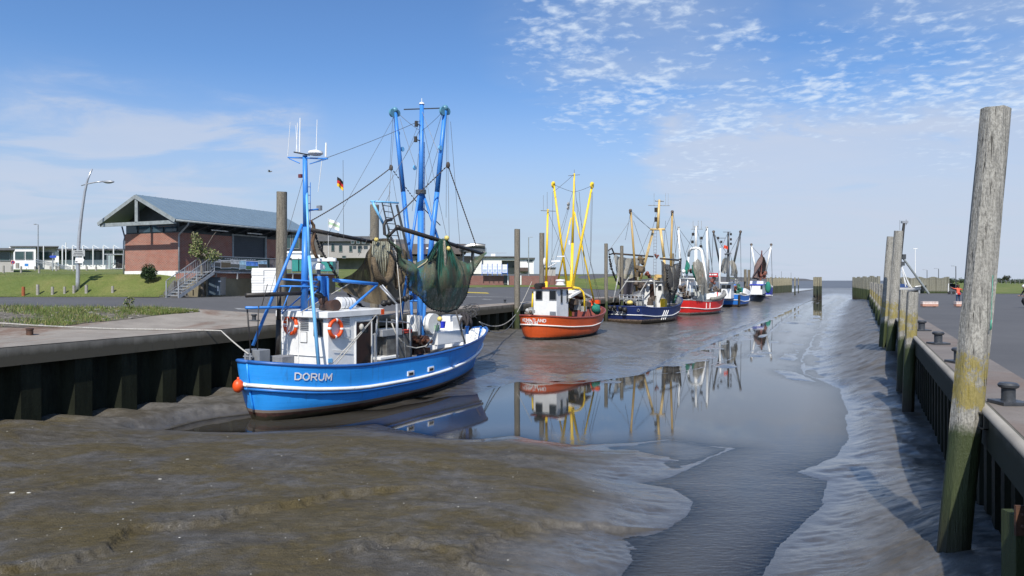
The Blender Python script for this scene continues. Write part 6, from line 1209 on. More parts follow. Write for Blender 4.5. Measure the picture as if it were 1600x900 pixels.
# ================================================================ brick shed on its terrace
D1 = Vector((.391, .920, 0)).normalized(); N1 = Vector((D1.y, -D1.x, 0)); ZU = Vector((0, 0, 1)); FL = 2.64
def brick(name, c1=(.36, .10, .055), c2=(.23, .065, .04), mo=(.34, .28, .24), sc=1.0, rotz=0):
    m, nt, N, L, b = _nt(name); ge = N.new('ShaderNodeTexCoord').outputs['Object']
    vr_ = N.new('ShaderNodeVectorRotate'); vr_.rotation_type = 'Z_AXIS'; vr_.inputs['Angle'].default_value = rotz; L.new(ge, vr_.inputs[0])
    sp = N.new('ShaderNodeSeparateXYZ'); L.new(vr_.outputs[0], sp.inputs[0]); cb = N.new('ShaderNodeCombineXYZ')
    L.new(mth(N, L, 'ADD', sp.outputs[0], sp.outputs[1]), cb.inputs[0]); L.new(sp.outputs[2], cb.inputs[1])
    br = N.new('ShaderNodeTexBrick'); L.new(cb.outputs[0], br.inputs[0]); br.inputs['Scale'].default_value = 1/sc; br.inputs['Brick Width'].default_value = .24; br.inputs['Row Height'].default_value = .083; br.inputs['Mortar Size'].default_value = .017; br.inputs['Color1'].default_value = (*c1, 1); br.inputs['Color2'].default_value = (*c2, 1); br.inputs['Mortar'].default_value = (*mo, 1); br.inputs['Bias'].default_value = -.1
    f = tnoise(N, L, ge, .9, 6, .7); g = tnoise(N, L, ge, 11, 5, .7)
    col = mixc(N, L, ramp(N, L, f, [(.35, (.45, .45, .45)), (.65, (0, 0, 0))]), br.outputs[0], tuple(x*.65 for x in c1)); col = mixc(N, L, ramp(N, L, g, [(.55, (0, 0, 0)), (.7, (.5, .5, .5))]), col, tuple(x*1.5 for x in c1))
    L.new(col, b.inputs['Base Color']); b.inputs['Roughness'].default_value = .88; bump(N, L, b, br.outputs['Fac'], -.5, .008); return m
RZ = -math.atan2(D1.y, D1.x)
BRK = brick('red_brick', rotz=RZ); SEAM = paint('blue_grey_sheet', (.16, .22, .265), 0, .35, .05); STEEL = pm('grey_painted_steel', (.30, .33, .33), (.2, .22, .22), 4, .5, .1); DCLAD = pm('dark_cladding', (.03, .04, .045), (.02, .025, .03), 2, .5, .05)
C0 = Vector((-22.66, 46.5, 0)); SW = 5.3; SL = 9.6
def sp_(l, a, z): return C0+N1*l+D1*a+Vector((0, 0, z))          # lateral (towards the water), along, height
shed = thing('brick_shed', 'red brick quayside shed with blue-grey metal gable roof and dark roller door', 'shed', C0+Vector((0, 0, 1)))
def part(nm, b, mt, par, smooth=False, bevel=0): return b.build(nm, mt, par, smooth, world=True, bevel=bevel)
AXS = (D1, N1, ZU)
def obox(b, l, a, z, m=0): # ranges
    return b.box(sp_((l[0]+l[1])/2, (a[0]+a[1])/2, (z[0]+z[1])/2), (abs(a[1]-a[0]), abs(l[1]-l[0]), abs(z[1]-z[0])), AXS, m)
EZ = 6.0; RZT = 7.75; BT = 5.32
b = MB(); obox(b, (-SW, 0), (0, 4.75), (FL-1.5, BT)); obox(b, (-SW, 0), (8.15, SL), (FL-1.5, BT)); obox(b, (-SW, -.15), (4.75, 8.15), (FL-1.5, BT)); wl = part('wall', b, BRK, shed)
b = MB(); obox(b, (-SW-.02, .02), (-.02, SL), (FL-1.4, FL+.06)); part('plinth', b, WHITE, shed)
b = MB(); obox(b, (-SW+.05, -.05), (.05, SL-.05), (BT, EZ+.1)); obox(b, (-SW+.3, -.3), (.4, SL), (EZ-.1, EZ+.6)); part('clerestory', b, DCLAD, shed)
b = MB(); [obox(b, (-SW+.15+1.27*k, -SW+1.22+1.27*k), (.0, .05), (BT+.08, EZ-.12)) for k in range(4)]; part('glazing_strip', b, pm('blue_tinted_glass', (.05, .09, .12), (.03, .06, .08), 2, .06, 0), shed)
b = MB(); obox(b, (-.17, -.08), (4.8, 8.1), (FL, BT+.25))
dm = part('roller_door', b, pm('slate_roller_door', (.035, .043, .055), (.028, .034, .042), 1.2, .5, .1), shed); b = MB()
for k in range(22): obox(b, (-.085, -.065), (4.82, 8.08), (FL+.06+k*.125, FL+.10+k*.125))
part('door_rib', b, DCLAD, dm); b = MB(); obox(b, (-.1, .03), (4.68, 4.82), (FL, BT+.2)); obox(b, (-.1, .03), (8.08, 8.22), (FL, BT+.2)); obox(b, (-.1, .025), (4.82, 8.08), (BT+.08, BT+.19)); part('door_frame', b, STEEL, shed)
b = MB(); c = sp_(.05, 8.75, FL+.95); b.ring(c, N1, .33, .035, 24, 6); part('hose_ring', b, GEARR, shed)
LR, LL, A0_, A1_ = 1.38, -6.0, -1.5, 11.9; LM = (LR+LL)/2
for nm, la, lb in (('roof', LR, LM), ('roof', LL, LM)):
    b = MB(); t = .09; b.prism([sp_(la, A0_, EZ), sp_(lb, A0_, RZT), sp_(lb, A0_, RZT+t), sp_(la, A0_, EZ+t)], D1*(A1_-A0_)); rf_ = part(nm, b, SEAM, shed); b = MB()
    for k in range(28):
        a = A0_+.05+(A1_-A0_-.1)*k/27; b.bar(sp_(la, a, EZ+t+.005), sp_(lb, a, RZT+t+.005), .025, .035)
    part('standing_seam', b, SEAM, rf_)
b = MB()
for la in (LR, LL): b.bar(sp_(la, A0_-.04, EZ-.06), sp_(LM, A0_-.04, RZT-.06), .06, .24)
b.bar(sp_(LR-.1, A0_+.10, EZ-.12), sp_(LL+.1, A0_+.10, EZ-.12), .12, .24); b.bar(sp_(LM, A0_+.10, EZ), sp_(LM, A0_+.10, RZT-.1), .2, .2); part('gable_truss', b, STEEL, shed)
b = MB(); b.prism([sp_(LR-.5, .06, EZ), sp_(LM, .06, RZT-.15), sp_(LL+.5, .06, EZ)], D1*.1); part('gable_panel', b, DCLAD, shed)
b = MB()
for k in range(9): a = .1+k*1.2; b.bar(sp_(-.1, a, BT+.25), sp_(LR-.1, a, EZ-.1), .14, .22)
obox(b, (-.6, LR-.3), (A0_+.2, A0_+.4), (EZ-.38, EZ-.16)); part('rafter', b, DCLAD, shed)
b = MB(); b.tube([sp_(LR+.06, A0_, EZ-.03), sp_(LR+.06, A1_, EZ-.03)], .075, 8); part('gutter', b, STEEL, shed, True)
b = MB(); b.tube([sp_(LR+.05, A0_+1.0, EZ-.05), sp_(LR-.02, A0_+1.0, EZ-.25), sp_(.1, -.1, BT-.15), sp_(.08, -.1, BT-.4), sp_(.08, -.1, FL-.2)], .055, 8); part('downpipe', b, GREY, shed, True)
b = MB(); b.tube([sp_(LL-.0, .3, EZ-.1), sp_(-SW-.15, .1, BT-.2), sp_(-SW-.12, .0, BT-.5), sp_(-SW-.12, .0, FL-.4)], .055, 8); part('downpipe', b, GREY, shed, True)
b = MB(); [obox(b, (.55, .62), (a, a+1.5), (EZ-.42, EZ-.36)) for a in (2.2, 5.6)]; part('strip_light', b, WHITE, shed)
# terrace
T0 = Vector((-20.9, 45.5, 0))
def tp_(o, a, z): return T0+N1*o+D1*a+Vector((0, 0, z))
ter = thing('terrace', 'raised concrete terrace with grey steel railing in front of the brick shed', 'terrace', T0); TL = 14.5
b = MB(); b.prism([tp_(0, 0, .7), tp_(-2.1, 0, .7), tp_(-2.1, 0, FL-.45), tp_(0, 0, FL-.45)], D1*TL); part('retaining_wall', b, concrete('stained_retaining_concrete', (.30, .26, .17), (.13, .11, .07)), ter)
b = MB(); b.prism([tp_(-.05, 0, FL-.45), tp_(-2.1, 0, FL-.45), tp_(-2.1, 0, FL-.10), tp_(-.05, 0, FL-.10)], D1*TL); part('brick_course', b, BRK, ter)
b = MB(); b.prism([tp_(.32, 0, FL-.10), tp_(-2.1, 0, FL-.10), tp_(-2.1, 0, FL), tp_(.32, 0, FL)], D1*TL); part('deck_slab', b, GREY, ter)
def rail(par, a, c, h=1.05, step=.12, r=.014, post=1.4, nm='railing'):
    a = Vector(a); c = Vector(c); b = MB(); L_ = (c-a).length
    b.bar(a+ZU*h, c+ZU*h, .05, .04); b.bar(a+ZU*.1, c+ZU*.1, .03); k = int(L_/step)
    for i in range(k+1): q = a.lerp(c, i/k); b.cyl(q+ZU*.1, q+ZU*h, r, n=4)
    k = max(1, round(L_/post))
    for i in range(k+1): q = a.lerp(c, i/k); b.box(q+ZU*(h/2), (.06, .06, h))
    return b.build(nm, GREY, par, world=True)
rail(ter, tp_(.28, .1, FL), tp_(.28, TL, FL))
b = MB(); [b.box(tp_(.3, 1.2+k*1.9, FL-.3), (.1, .05, .42)) for k in range(6)]; part('hanger', b, GREY, ter)
b = MB(); [b.cyl(tp_(.42, .35, .6), tp_(.42, .35, FL+1.1), .1, n=10)]; part('corner_post', b, WOODL, ter)
# steps going up alongside
st = thing('steel_stairs', 'grey galvanised stairs rising to the terrace, left of the banner', 'stairs', tp_(.6, -2.6, 1)); NS = 9; Z1 = .98
def qs(o, a, z): return tp_(o, a, z)
for o_ in (.30, 1.35):
    b = MB(); b.bar(qs(o_, -2.75, Z1+.02), qs(o_, .05, FL-.08), .05, .2); part('stringer', b, GREY, st)
    b = MB(); a_, c_ = qs(o_, -2.75, Z1), qs(o_, .05, FL); b.bar(a_+ZU*1.05, c_+ZU*1.05, .045); b.bar(a_+ZU*.25, c_+ZU*.2, .03)
    for k in range(21): q = a_.lerp(c_, k/20); b.cyl(q+ZU*.22, q+ZU*1.05, .013, n=4)
    for k in range(3): q = a_.lerp(c_, k/2); b.box(q+ZU*.5, (.06, .06, 1.05))
    part('stair_railing', b, GREY, st)
for k in range(NS):
    b = MB(); a = -2.7+k*2.75/NS; z = Z1+(FL-Z1)*(k+.7)/NS; b.box(tp_(.82, a+.15, z), (.30, 1.0, .04), AXS); part('step', b, pm('step_grating', (.36, .38, .39), (.22, .23, .24), 9, .5, .4), st)
b = MB(); b.box(tp_(.8, .6, FL-.03), (1.3, 1.25, .06), AXS); part('landing', b, GREY, st)
# picture banner on the railing
bn = thing('picture_banner', 'long dark banner with a row of tilted photographs on the terrace railing', 'banner', tp_(.36, 2.5, FL+.2)); A_, B_ = .55, 6.2
b = MB(); b.prism([tp_(.36, A_, FL+.12), tp_(.36, B_, FL+.12), tp_(.36, B_, FL+1.0), tp_(.36, A_, FL+1.0)], N1*.02); part('banner_cloth', b, pm('dark_green_banner', (.012, .03, .032), (.01, .02, .022), 1, .55), bn)
def picmat(name, sky_, gr, hz=.5, sc=3):
    m, nt, N, L, b = _nt(name); tc = N.new('ShaderNodeTexCoord').outputs['Generated']; sp2 = N.new('ShaderNodeSeparateXYZ'); L.new(tc, sp2.inputs[0]); n = tnoise(N, L, tc, sc, 6, .7)
    z = mth(N, L, 'ADD', sp2.outputs[2], mth(N, L, 'MULTIPLY', mth(N, L, 'SUBTRACT', n, .5), .25)); r = ramp(N, L, z, [(hz-.02, gr), (hz+.02, tuple(min(1, x*1.5+.15) for x in sky_)), (1, sky_)])
    L.new(mixc(N, L, mth(N, L, 'MULTIPLY', ramp(N, L, n, [(.4, (0, 0, 0)), (.6, (1, 1, 1))]), .5), r, tuple(x*.5 for x in gr)), b.inputs['Base Color']); b.inputs['Roughness'].default_value = .35; return m
for i, (a, w_, h0, h1, tl, mt) in enumerate([(.75, .75, .34, .80, -.05, picmat('photo_grey', (.3, .3, .32), (.08, .08, .08), .6)), (1.55, .85, .28, .76, .02, picmat('photo_brown', (.3, .29, .25), (.12, .09, .05), .75, 6)), (2.42, .78, .30, .80, -.04, picmat('photo_grey_boat', (.38, .38, .38), (.10, .10, .09), .5)),
                                            (3.2, .62, .24, .80, .06, picmat('photo_pale_blue', (.3, .5, .65), (.3, .42, .5), .5)), (3.85, 1.15, .20, .78, .0, picmat('photo_blue_field', (.02, .15, .55), (.08, .16, .05), .42)), (5.05, .85, .24, .84, .05, picmat('photo_harbour', (.25, .42, .55), (.12, .10, .09), .6))]):
    b = MB(); b.box(tp_(.392, a+w_/2, FL+(h0+h1)/2), (w_, .012, h1-h0), ((D1+ZU*tl).normalized(), N1, (ZU-D1*tl).normalized())); fr = part('photo_print', b, mt, bn)
    b = MB(); cc = tp_(.386, a+w_/2, FL+(h0+h1)/2); b.box(cc, (w_+.08, .008, h1-h0+.08), ((D1+ZU*tl).normalized(), N1, (ZU-D1*tl).normalized())); part('photo_border', b, WHITE, fr)
b = MB(); [b.box(tp_(.39, 1.95+k*.21, FL+.90+.004*(k % 3)), (.15, .008, .05+.012*(k % 2)), AXS) for k in range(14)]; part('banner_heading', b, GREY, bn)
# cabinet, bench, white box stack, bins
t = thing('metal_cabinet', 'dark blue-grey metal cabinet standing against the terrace wall', 'cabinet', tp_(.5, 4.7, 1.0)); b = MB(); pA = hit(319.5, 462)
def gbox(b, px0, px1, py0, py1, Y, dep): a = P(px0, py1, Y); c = P(px1, py0, Y); k = dep*((px0+px1)/2-800)/F if Y > 75 else 0.; return b.prism([(a.x, Y, a.z), (c.x, Y, a.z), (c.x, Y, c.z), (a.x, Y, c.z)], (k, dep, 0))
YC = 45.6
b = MB(); gbox(b, 325, 344, 434, 461.5, YC, .9); part('cabinet_body', b, paint('slate_blue_paint', (.045, .07, .095)), t, bevel=.02); b = MB(); gbox(b, 339.5, 341.5, 447, 455, YC-.02, .02); gbox(b, 341, 345, 438.5, 440.5, YC-.02, .02); part('door_notice', b, WHITE, t)
b = MB(); gbox(b, 335, 335.3, 435, 461, YC-.015, .02); gbox(b, 324.5, 344.5, 433, 434.4, YC-.04, 1); part('door_edge', b, DGREY, t)
t = thing('garden_bench', 'dark brown slatted bench at the foot of the steel stairs', 'bench', (P(284, 460, 44.4).x, 44.4, .95)); DB = pm('dark_brown_wood', (.045, .026, .018), (.025, .016, .012), 5, .7, .2)
for nm, rng in (('seat', [(272, 302, 453+.0*k, 453.6, 44.1+.13*k, .1) for k in range(4)]), ('backrest', [(272, 290, 440+2.6*k, 441.8+2.6*k, 44.6, .05) for k in range(4)])):
    b = MB(); [gbox(b, *r) for r in rng]; part(nm, b, DB, t)
for px in (272.5, 281, 291, 301):
    b = MB(); gbox(b, px, px+1.1, 440 if px < 290 else 453, 462, 44.15 if px in (281, 301) else 44.5, .06); part('leg', b, DB, t)
random.seed(3); pz = hit(410, 462.2)
t = thing('polystyrene_box_stack', 'tall block of stacked white polystyrene fish boxes wrapped in film on the quay road', 'box stack', pz); Yb = pz.y
for nx, (x0, x1) in enumerate(((393, 412), (412.6, 432))):
    for k in range(11):
        a = P(x0, 462-k*3.95, Yb); c = P(x1, 462-k*3.95-3.8, Yb); b = MB(); dx = random.uniform(-.012, .012); b.span((a.x+dx, Yb+dx*2, a.z), (c.x+dx, Yb+1.0, c.z)); part('fish_box', b, pm('white_polystyrene', (.82, .83, .82), (.74, .75, .76), 3, .6, .1), t, bevel=.012)
b = MB(); a = P(393, 463.5, Yb); c = P(432, 461.8, Yb); b.span((a.x, Yb, a.z), (c.x, Yb+1, c.z)); part('pallet', b, WOODL, t)
for i, (px0, px1) in enumerate(((456, 466), (467.5, 481), (500, 520))):
    t = thing('waste_container', ['left teal plastic container behind the railing', 'middle teal plastic container behind the railing with white lid', 'right teal container seen beneath the radar bar of the blue cutter'][i], 'container', P((px0+px1)/2, 424, 52)); b = MB(); gbox(b, px0, px1, 405, 424, 52.5, .9); part('container_body', b, paint('teal_plastic', (.03, .25, .22)), t, bevel=.03); b = MB(); gbox(b, px0-.4, px1+.4, 402.5, 405, 52.45, 1.0); part('lid', b, WHITE, t, bevel=.02)
# ---------------------------------------------------------------- plants by the shed
def leaf_clump(b, c, r, n, s, seed, flat=.9, hang=0.):
    rs = np.random.RandomState(seed); c = Vector(c)
    for _ in range(n):
        d = Vector(rs.randn(3)).normalized()*r*(rs.rand()**.4); p = c+Vector((d.x, d.y, d.z*flat-hang*rs.rand())); u = Vector(rs.randn(3)).normalized(); w = u.cross(Vector(rs.randn(3))).normalized(); q = s*(.6+.8*rs.rand())
        k = len(b.v); b.v += [tuple(p-u*q), tuple(p+w*q*.45), tuple(p+u*q), tuple(p-w*q*.45)]; b.f.append((k, k+1, k+2, k+3)); b.m.append(int(rs.rand()*3))
LF = [leafm('leaf_yellow_green', (.20, .24, .07)), leafm('leaf_mid_green', (.09, .14, .03)), leafm('leaf_pale', (.32, .30, .14))]; LD = [leafm('leaf_dark', (.022, .05, .014)), leafm('leaf_dark_mid', (.04, .085, .02)), leafm('leaf_deep', (.015, .035, .012))]
BARK = pm('grey_bark', (.22, .19, .15), (.1, .085, .07), 8, .9, .6)
tr = thing('small_tree', 'small half-bare leaning tree with yellow-green leaves in front of the brick shed', 'tree', (P(316, 462, 45).x, 45.0, 1.0)); b = MB()
TP = lambda px, py, dy=0: P(px, py, 45.0+dy)
b.tube([TP(317, 464), TP(316, 440, .05), TP(315, 420), TP(313, 402, .1), TP(310, 385, .1)], [.13, .11, .10, .08, .05], 9)
br_ = [[(313, 402, 0), (306, 385, -.2), (303, 368, -.2), (301, 362, -.2)], [(313, 400, 0), (320, 390, .2), (333, 368, .3), (338, 362, .3)], [(314, 404, 0), (325, 395, -.3), (338, 398, -.4), (345, 402, -.4)], [(312, 398, 0), (305, 392, .3), (300, 398, .4)], [(314, 402, 0), (318, 396, -.6), (322, 402, -.8)]]
for q in br_: b.tube([TP(*k) for k in q], [.05, .035, .022, .01][:len(q)], 6)
part('trunk', b, BARK, tr, True); b = MB(); i = 0
for px, py, r, n in [(304, 366, .30, 200), (308, 374, .38, 300), (312, 382, .42, 300), (303, 384, .35, 220), (300, 392, .3, 200), (309, 392, .38, 260), (318, 390, .35, 220), (326, 391, .32, 220), (334, 394, .3, 200), (341, 397, .26, 160), (322, 400, .3, 200), (331, 401, .25, 140), (336, 402, .2, 100), (315, 398, .3, 160)]:
    i += 1; leaf_clump(b, TP(px, py, math.sin(i*2)*.4), r, n//2, .075, i, .8, .25)
b.build('crown', LF, tr, world=True)
bs = thing('round_bush', 'dark green rounded bush at the corner of the brick shed', 'bush', (P(232, 430, 45.9).x, 45.9, 1.8)); b = MB()
for i, (px, py, r) in enumerate([(232, 420, .42), (228, 425, .35), (237, 425, .36), (232, 430, .4), (226, 431, .25), (238, 431, .25)]): leaf_clump(b, P(px, py, 45.9), r, 420, .06, 40+i)
b.build('foliage', LD, bs, world=True); b = MB(); [b.cyl(P(232, 437, 45.9), P(232+dx, 424, 45.9), .03, .015) for dx in (-4, 0, 4)]; part('stem', b, BARK, bs)
wp = thing('tall_weed', 'single tall thin weed standing at the edge of the road', 'weed', hit(201, 485)); b = MB(); Yw = hit(201, 485).y; b.tube([P(202, 486, Yw), P(200, 476, Yw), P(203, 466, Yw)], .012, 5); b.tube([P(201, 480, Yw), P(196, 470, Yw)], .008, 5); b.tube([P(201, 478, Yw), P(206, 472, Yw)], .008, 5); part('stem', b, leafm('weed_stem', (.1, .12, .04)), wp)
b = MB()
for i, (px, py) in enumerate([(203, 466), (197, 470), (206, 472), (200, 475), (203, 479), (199, 482), (204, 485), (195, 474), (207, 468)]): leaf_clump(b, P(px, py, Yw), .1, 26, .05, 60+i)
b.build('leaf', LF, wp, world=True)
# ---------------------------------------------------------------- street furniture on the left
def lamp_big():
    Y = 45.6; base = P(121.5, 459, Y); t = thing('street_lamp', 'tall pale curved street lamp leaning right beside the road on the left', 'street lamp', base)
    b = MB(); b.tube([P(*q, Y) for q in [(121.5, 459), (121.7, 440), (122, 420), (122.2, 395), (124, 365), (128, 330), (132.5, 300), (137, 280), (144, 264)]], [.14, .13, .12, .11, .10, .09, .08, .065, .045], 12); part('pole', b, GAL, t, True)
    b = MB(); b.tube([P(*q, Y) for q in [(127, 290), (137, 287), (150, 284.5), (161, 283.5)]], [.03, .045, .045, .05], 8); part('arm', b, GAL, t, True)
    b = MB(); c = P(169.5, 284, Y); b.ball(c, (.40, .14, .10), 18, 10); h = part('lamp_head', b, GREY, t, True); b = MB(); b.ball(c-ZU*.05, (.28, .1, .075), 14, 8); part('lamp_glass', b, pm('lamp_glass', (.6, .6, .55), None, 4, .15, 0), h, True)
    sg = thing('road_sign', 'grey rectangular notice with three lines of faint text on the tall curved lamp', 'sign', P(122.5, 396, Y-.2)); b = MB(); gbox(b, 112, 132.5, 391, 400.5, Y-.18, .03); part('panel', b, pm('grey_sign_face', (.42, .43, .42), (.36, .37, .36), 2, .5, 0), sg)
    b = MB(); [gbox(b, xa, xb, yy, yy+.9, Y-.19, .006) for xa, xb, yy in ((117, 121, 392.6), (121.8, 128.5, 392.6), (115.5, 129, 395.2), (114.5, 119, 397.7), (119.8, 130.5, 397.7))]; part('text_line', b, DGREY, sg)
    sg = thing('road_sign', 'small white sign with arrow just below the grey notice on the lamp', 'sign', P(123, 406, Y-.2)); b = MB(); pts_ = [(118, 402.5), (129, 402.5), (131.5, 406), (129, 411), (117, 411)]; b.prism([P(*q, Y-.2) for q in pts_], (0, .03, 0)); part('panel', b, WHITE, sg); b = MB(); gbox(b, 117.8, 121, 408.2, 409.6, Y-.215, .012); part('mark', b, BLACK, sg)
lamp_big()
def simple_lamp(px, pyt, pyb, Y, label, side=-1, hw=8, col=None, r=.06):
    t = thing('street_lamp', label, 'street lamp', P(px, pyb, Y)); b = MB(); b.cyl(P(px, pyb, Y), P(px, pyt, Y), r, r*.8, 8); part('pole', b, col or GREY, t); b = MB()
    a = P(px, pyt, Y); c = P(px+side*hw, pyt-.5, Y); b.bar(a, c, .12, .05); b.box(c, (abs(c.x-a.x)*.6, .25, .08)); part('lamp_head', b, GREY, t); return t
simple_lamp(59.5, 351, 418, 72, 'slim two-headed lamp post on the lawn at the far left', -1, 4.5); 
for (px, pt_, pb, Y, lab, sd) in [(1463+3.5, 420, 445, 150, 'middle one of three dark lamp posts above the timber screen', -1), (1448.5, 422, 445, 160, 'shortest, leftmost dark lamp post above the timber screen', -1), (1493.5, 416, 452, 120, 'tallest dark lamp post behind the woman in coral', -1), (826, 371, 440, 100, 'lamp post with long arm right of the lone mooring post', 1)]: simple_lamp(px, pt_, pb, Y, lab, sd, 5, STEEL if px < 1000 else DGREY, .08)
b = MB(); b.cyl(P(1430, 450, 120), P(1430, 389, 120), .09, .06); b.bar(P(1426.5, 388.5, 120), P(1433.5, 388.5, 120), .12); o = b.build('light_mast', WHITE, None, loc=P(1430, 450, 120)); tag(o, 'thin white light mast behind the sailing boat', 'mast')
def stub(px, yt, yb, r, lab, mt, grp=None, Y=None):
    p = hit(px, yb) if Y is None else P(px, yb, Y); a = P(px, yt, p.y); b = MB(); b.cyl(p-ZU*.1, a, r, r*.92, 8); o = b.build('verge_post', mt, None, loc=p); tag(o, lab, 'post', grp)
WS = pm('pale_post_wood', (.40, .38, .34), (.25, .23, .2), 8, .85, .3)
for px, yt, yb, r, lab, mt in [(36.5, 448, 463, .1, 'orange-brown stubby post on the grass verge beside the road', pm('orange_rust_post', (.42, .12, .04), (.25, .07, .03), 8, .8)), (59, 444.5, 461.5, .10, 'tallest pale wooden verge post, second from the left', WS), (82, 448, 461, .09, 'short pale wooden verge post midway between the orange post and the lamp', WS), (101, 448, 459.5, .08, 'thin greyish wooden verge post just left of the big lamp', WS), (115.5, 446, 459, .09, 'wooden verge post standing right against the big lamp', WS), (135, 445, 459, .10, 'wooden verge post just right of the big lamp', WS), (176, 447, 458, .09, 'lone wooden verge post far right on the grass bank', WS)]: stub(px, yt, yb, r, lab, mt)
for i, (px, yt, yb) in enumerate([(5.5, 415, 425), (18, 416, 422), (26, 411, 418), (28.5, 411, 418), (33, 416, 425), (55, 416, 421), (61, 415, 425), (79, 416, 420), (88, 416, 422), (92, 416, 420), (115, 415, 422), (135.5, 416, 421), (150, 417, 421)]): stub(px, yt, yb, .09, 'small grey post in the far row across the lawn', WS, 'far row of lawn posts', 64+i % 3)
t = thing('no_parking_sign', 'round red and blue no-stopping sign low on the left lawn', 'sign', P(20, 420, 62)); b = MB(); c = P(20, 410, 62); b.cyl(c, c+Vector((0, .03, 0)), .17, n=20); part('disc', b, REDP, t); b = MB(); b.cyl(c-Vector((0, .006, 0)), c, .11, n=16); part('centre', b, pm('navy_sign', (.02, .03, .2)), t); b = MB(); b.cyl(P(20, 420, 62), c, .03); part('pole', b, GREY, t)
t = thing('parking_sign', 'small blue and white sign standing on the left lawn', 'sign', P(41, 420, 60)); b = MB(); gbox(b, 38.5, 44, 412, 416, 60, .03); part('blue_field', b, pm('bright_sign_blue', (.03, .22, .6), None, 2), t); b = MB(); gbox(b, 38.5, 44, 416, 418.6, 60, .03); part('white_field', b, WHITE, t); b = MB(); b.cyl(P(41.2, 421, 60.05), P(41.2, 415, 60.05), .02); part('pole', b, GREY, t)
t = thing('direction_sign', 'blue pointed direction sign on a post left of the big lamp', 'sign', P(83, 423, 62)); b = MB(); b.prism([P(*q, 62) for q in [(77, 401), (79, 399.3), (87.5, 399.3), (87.5, 402.8), (79, 402.8)]], (0, .04, 0)); part('arm', b, pm('royal_sign_blue', (.03, .08, .5), None, 2), t); b = MB(); b.cyl(P(82.5, 423, 62.1), P(82.5, 396, 62.1), .05); part('pole', b, GREY, t)
t = thing('cycle_shelter', 'small glass cycle shelter between the lawn and the brick shed', 'shelter', P(180, 420, 52)); YS_ = 52.0
b = MB(); gbox(b, 163, 194, 396.5, 398, YS_, 1.6); part('shelter_roof', b, GREY, t); b = MB(); [gbox(b, px, px+1, 398, 420, YS_+d, .05) for px in (167, 172, 191.5) for d in (0, 1.4)]; gbox(b, 168, 192, 419.5, 420.5, YS_, 1.5); part('frame', b, GREY, t); b = MB(); gbox(b, 181, 191, 399, 419, YS_+.6, .03); part('back_panel', b, BLACK, t); gm = pm('shelter_glass', (.35, .42, .42), (.3, .36, .36), 2, .05, 0); b = MB(); gbox(b, 169, 176, 399, 419, YS_+1.3, .02); part('glass_panel', b, gm, t)
b = MB(); c = P(178.5, 415, YS_+.3); [b.ring(P(px, 415.5, YS_+.3), (0, 1, 0), .2, .018, 16, 5) for px in (177, 186)]; b.cyl(P(177, 415.5, YS_+.3), P(181, 410.5, YS_+.3), .02); b.cyl(P(186, 415.5, YS_+.3), P(185, 409, YS_+.3), .02); b.cyl(P(181, 410.5, YS_+.3), P(185, 410.5, YS_+.3), .02); o = b.build('bicycle', DGREY, None, loc=P(180, 418, YS_+.3)); tag(o, 'dark bicycle parked inside the small glass shelter', 'bicycle')
t = thing('lawn_ramp_railing', 'grey ramp railing descending across the left lawn', 'railing', P(90, 415, 68)); b = MB(); b.bar(P(56, 405.5, 72), P(110, 417.5, 62), .06); b.bar(P(56, 409, 72), P(110, 420, 62), .04)
for k in range(28): u = k/27; a = P(56, 405.5, 72).lerp(P(110, 417.5, 62), u); b.cyl(a, a-ZU*.35, .025, n=4)
part('ramp_rail', b, GREY, t)
# ---------------------------------------------------------------- far buildings
GW = pm('white_render', (.80, .80, .78), (.70, .70, .69), .4, .8, .05); GG = pm('grey_render', (.42, .40, .38), (.34, .33, .31), .5, .85, .05); RFG = pm('dark_roof', (.12, .125, .13), (.08, .08, .09), .6, .7, .1); SGL = pm('teal_window_glass', (.03, .055, .06), (.05, .09, .09), .8, .04, 0)
def house(label, walls, roofs, wins, name='building', gl=None, cat='building', Y=100, extra=()):
    px = walls[0]; t = thing(name, label, cat, P((px[0]+px[1])/2, px[3], Y))
    for (x0, x1, y0, y1, dY, dep, mt) in walls: b = MB(); gbox(b, x0, x1, y0, y1+(30 if y1 > 408 else 0), Y+dY, dep); part('wall', b, mt, t)
    for (x0, x1, y0, y1, dY, dep, mt) in roofs: b = MB(); gbox(b, x0, x1, y0, y1, Y+dY, dep); part('roof', b, mt, t)
    for (x0, x1, y0, y1, dY) in wins:
        b = MB(); gbox(b, x0, x1, y0, y1, Y+dY-.06, .08); w = part('window', b, gl or SGL, t); b = MB(); h = .07
        a = P(x0, y1, Y+dY-.08); c = P(x1, y0, Y+dY-.08); yy = Y+dY-.09
        b.span((a.x-h, yy, a.z-h), (c.x+h, yy+.06, a.z)); b.span((a.x-h, yy, c.z), (c.x+h, yy+.06, c.z+h)); b.span((a.x-h, yy, a.z), (a.x, yy+.06, c.z)); b.span((c.x, yy, a.z), (c.x+h, yy+.06, c.z)); part('frame', b, GREYP, w)
    for nm, (x0, x1, y0, y1, dY, dep), mt in extra: b = MB(); gbox(b, x0, x1, y0, y1, Y+dY, dep); part(nm, b, mt, t)
    return t
house('small dark-roofed pavilion with glass front at the far left edge', [(-30, 21, 392, 409.5, 0, 8, GG)], [(-40, 23.5, 387.5, 391, -1, 10, RFG)], [(0, 15, 393.5, 407, 0), (-20, -4, 393.5, 407, 0)], 'pavilion', None, 'pavilion', 80)
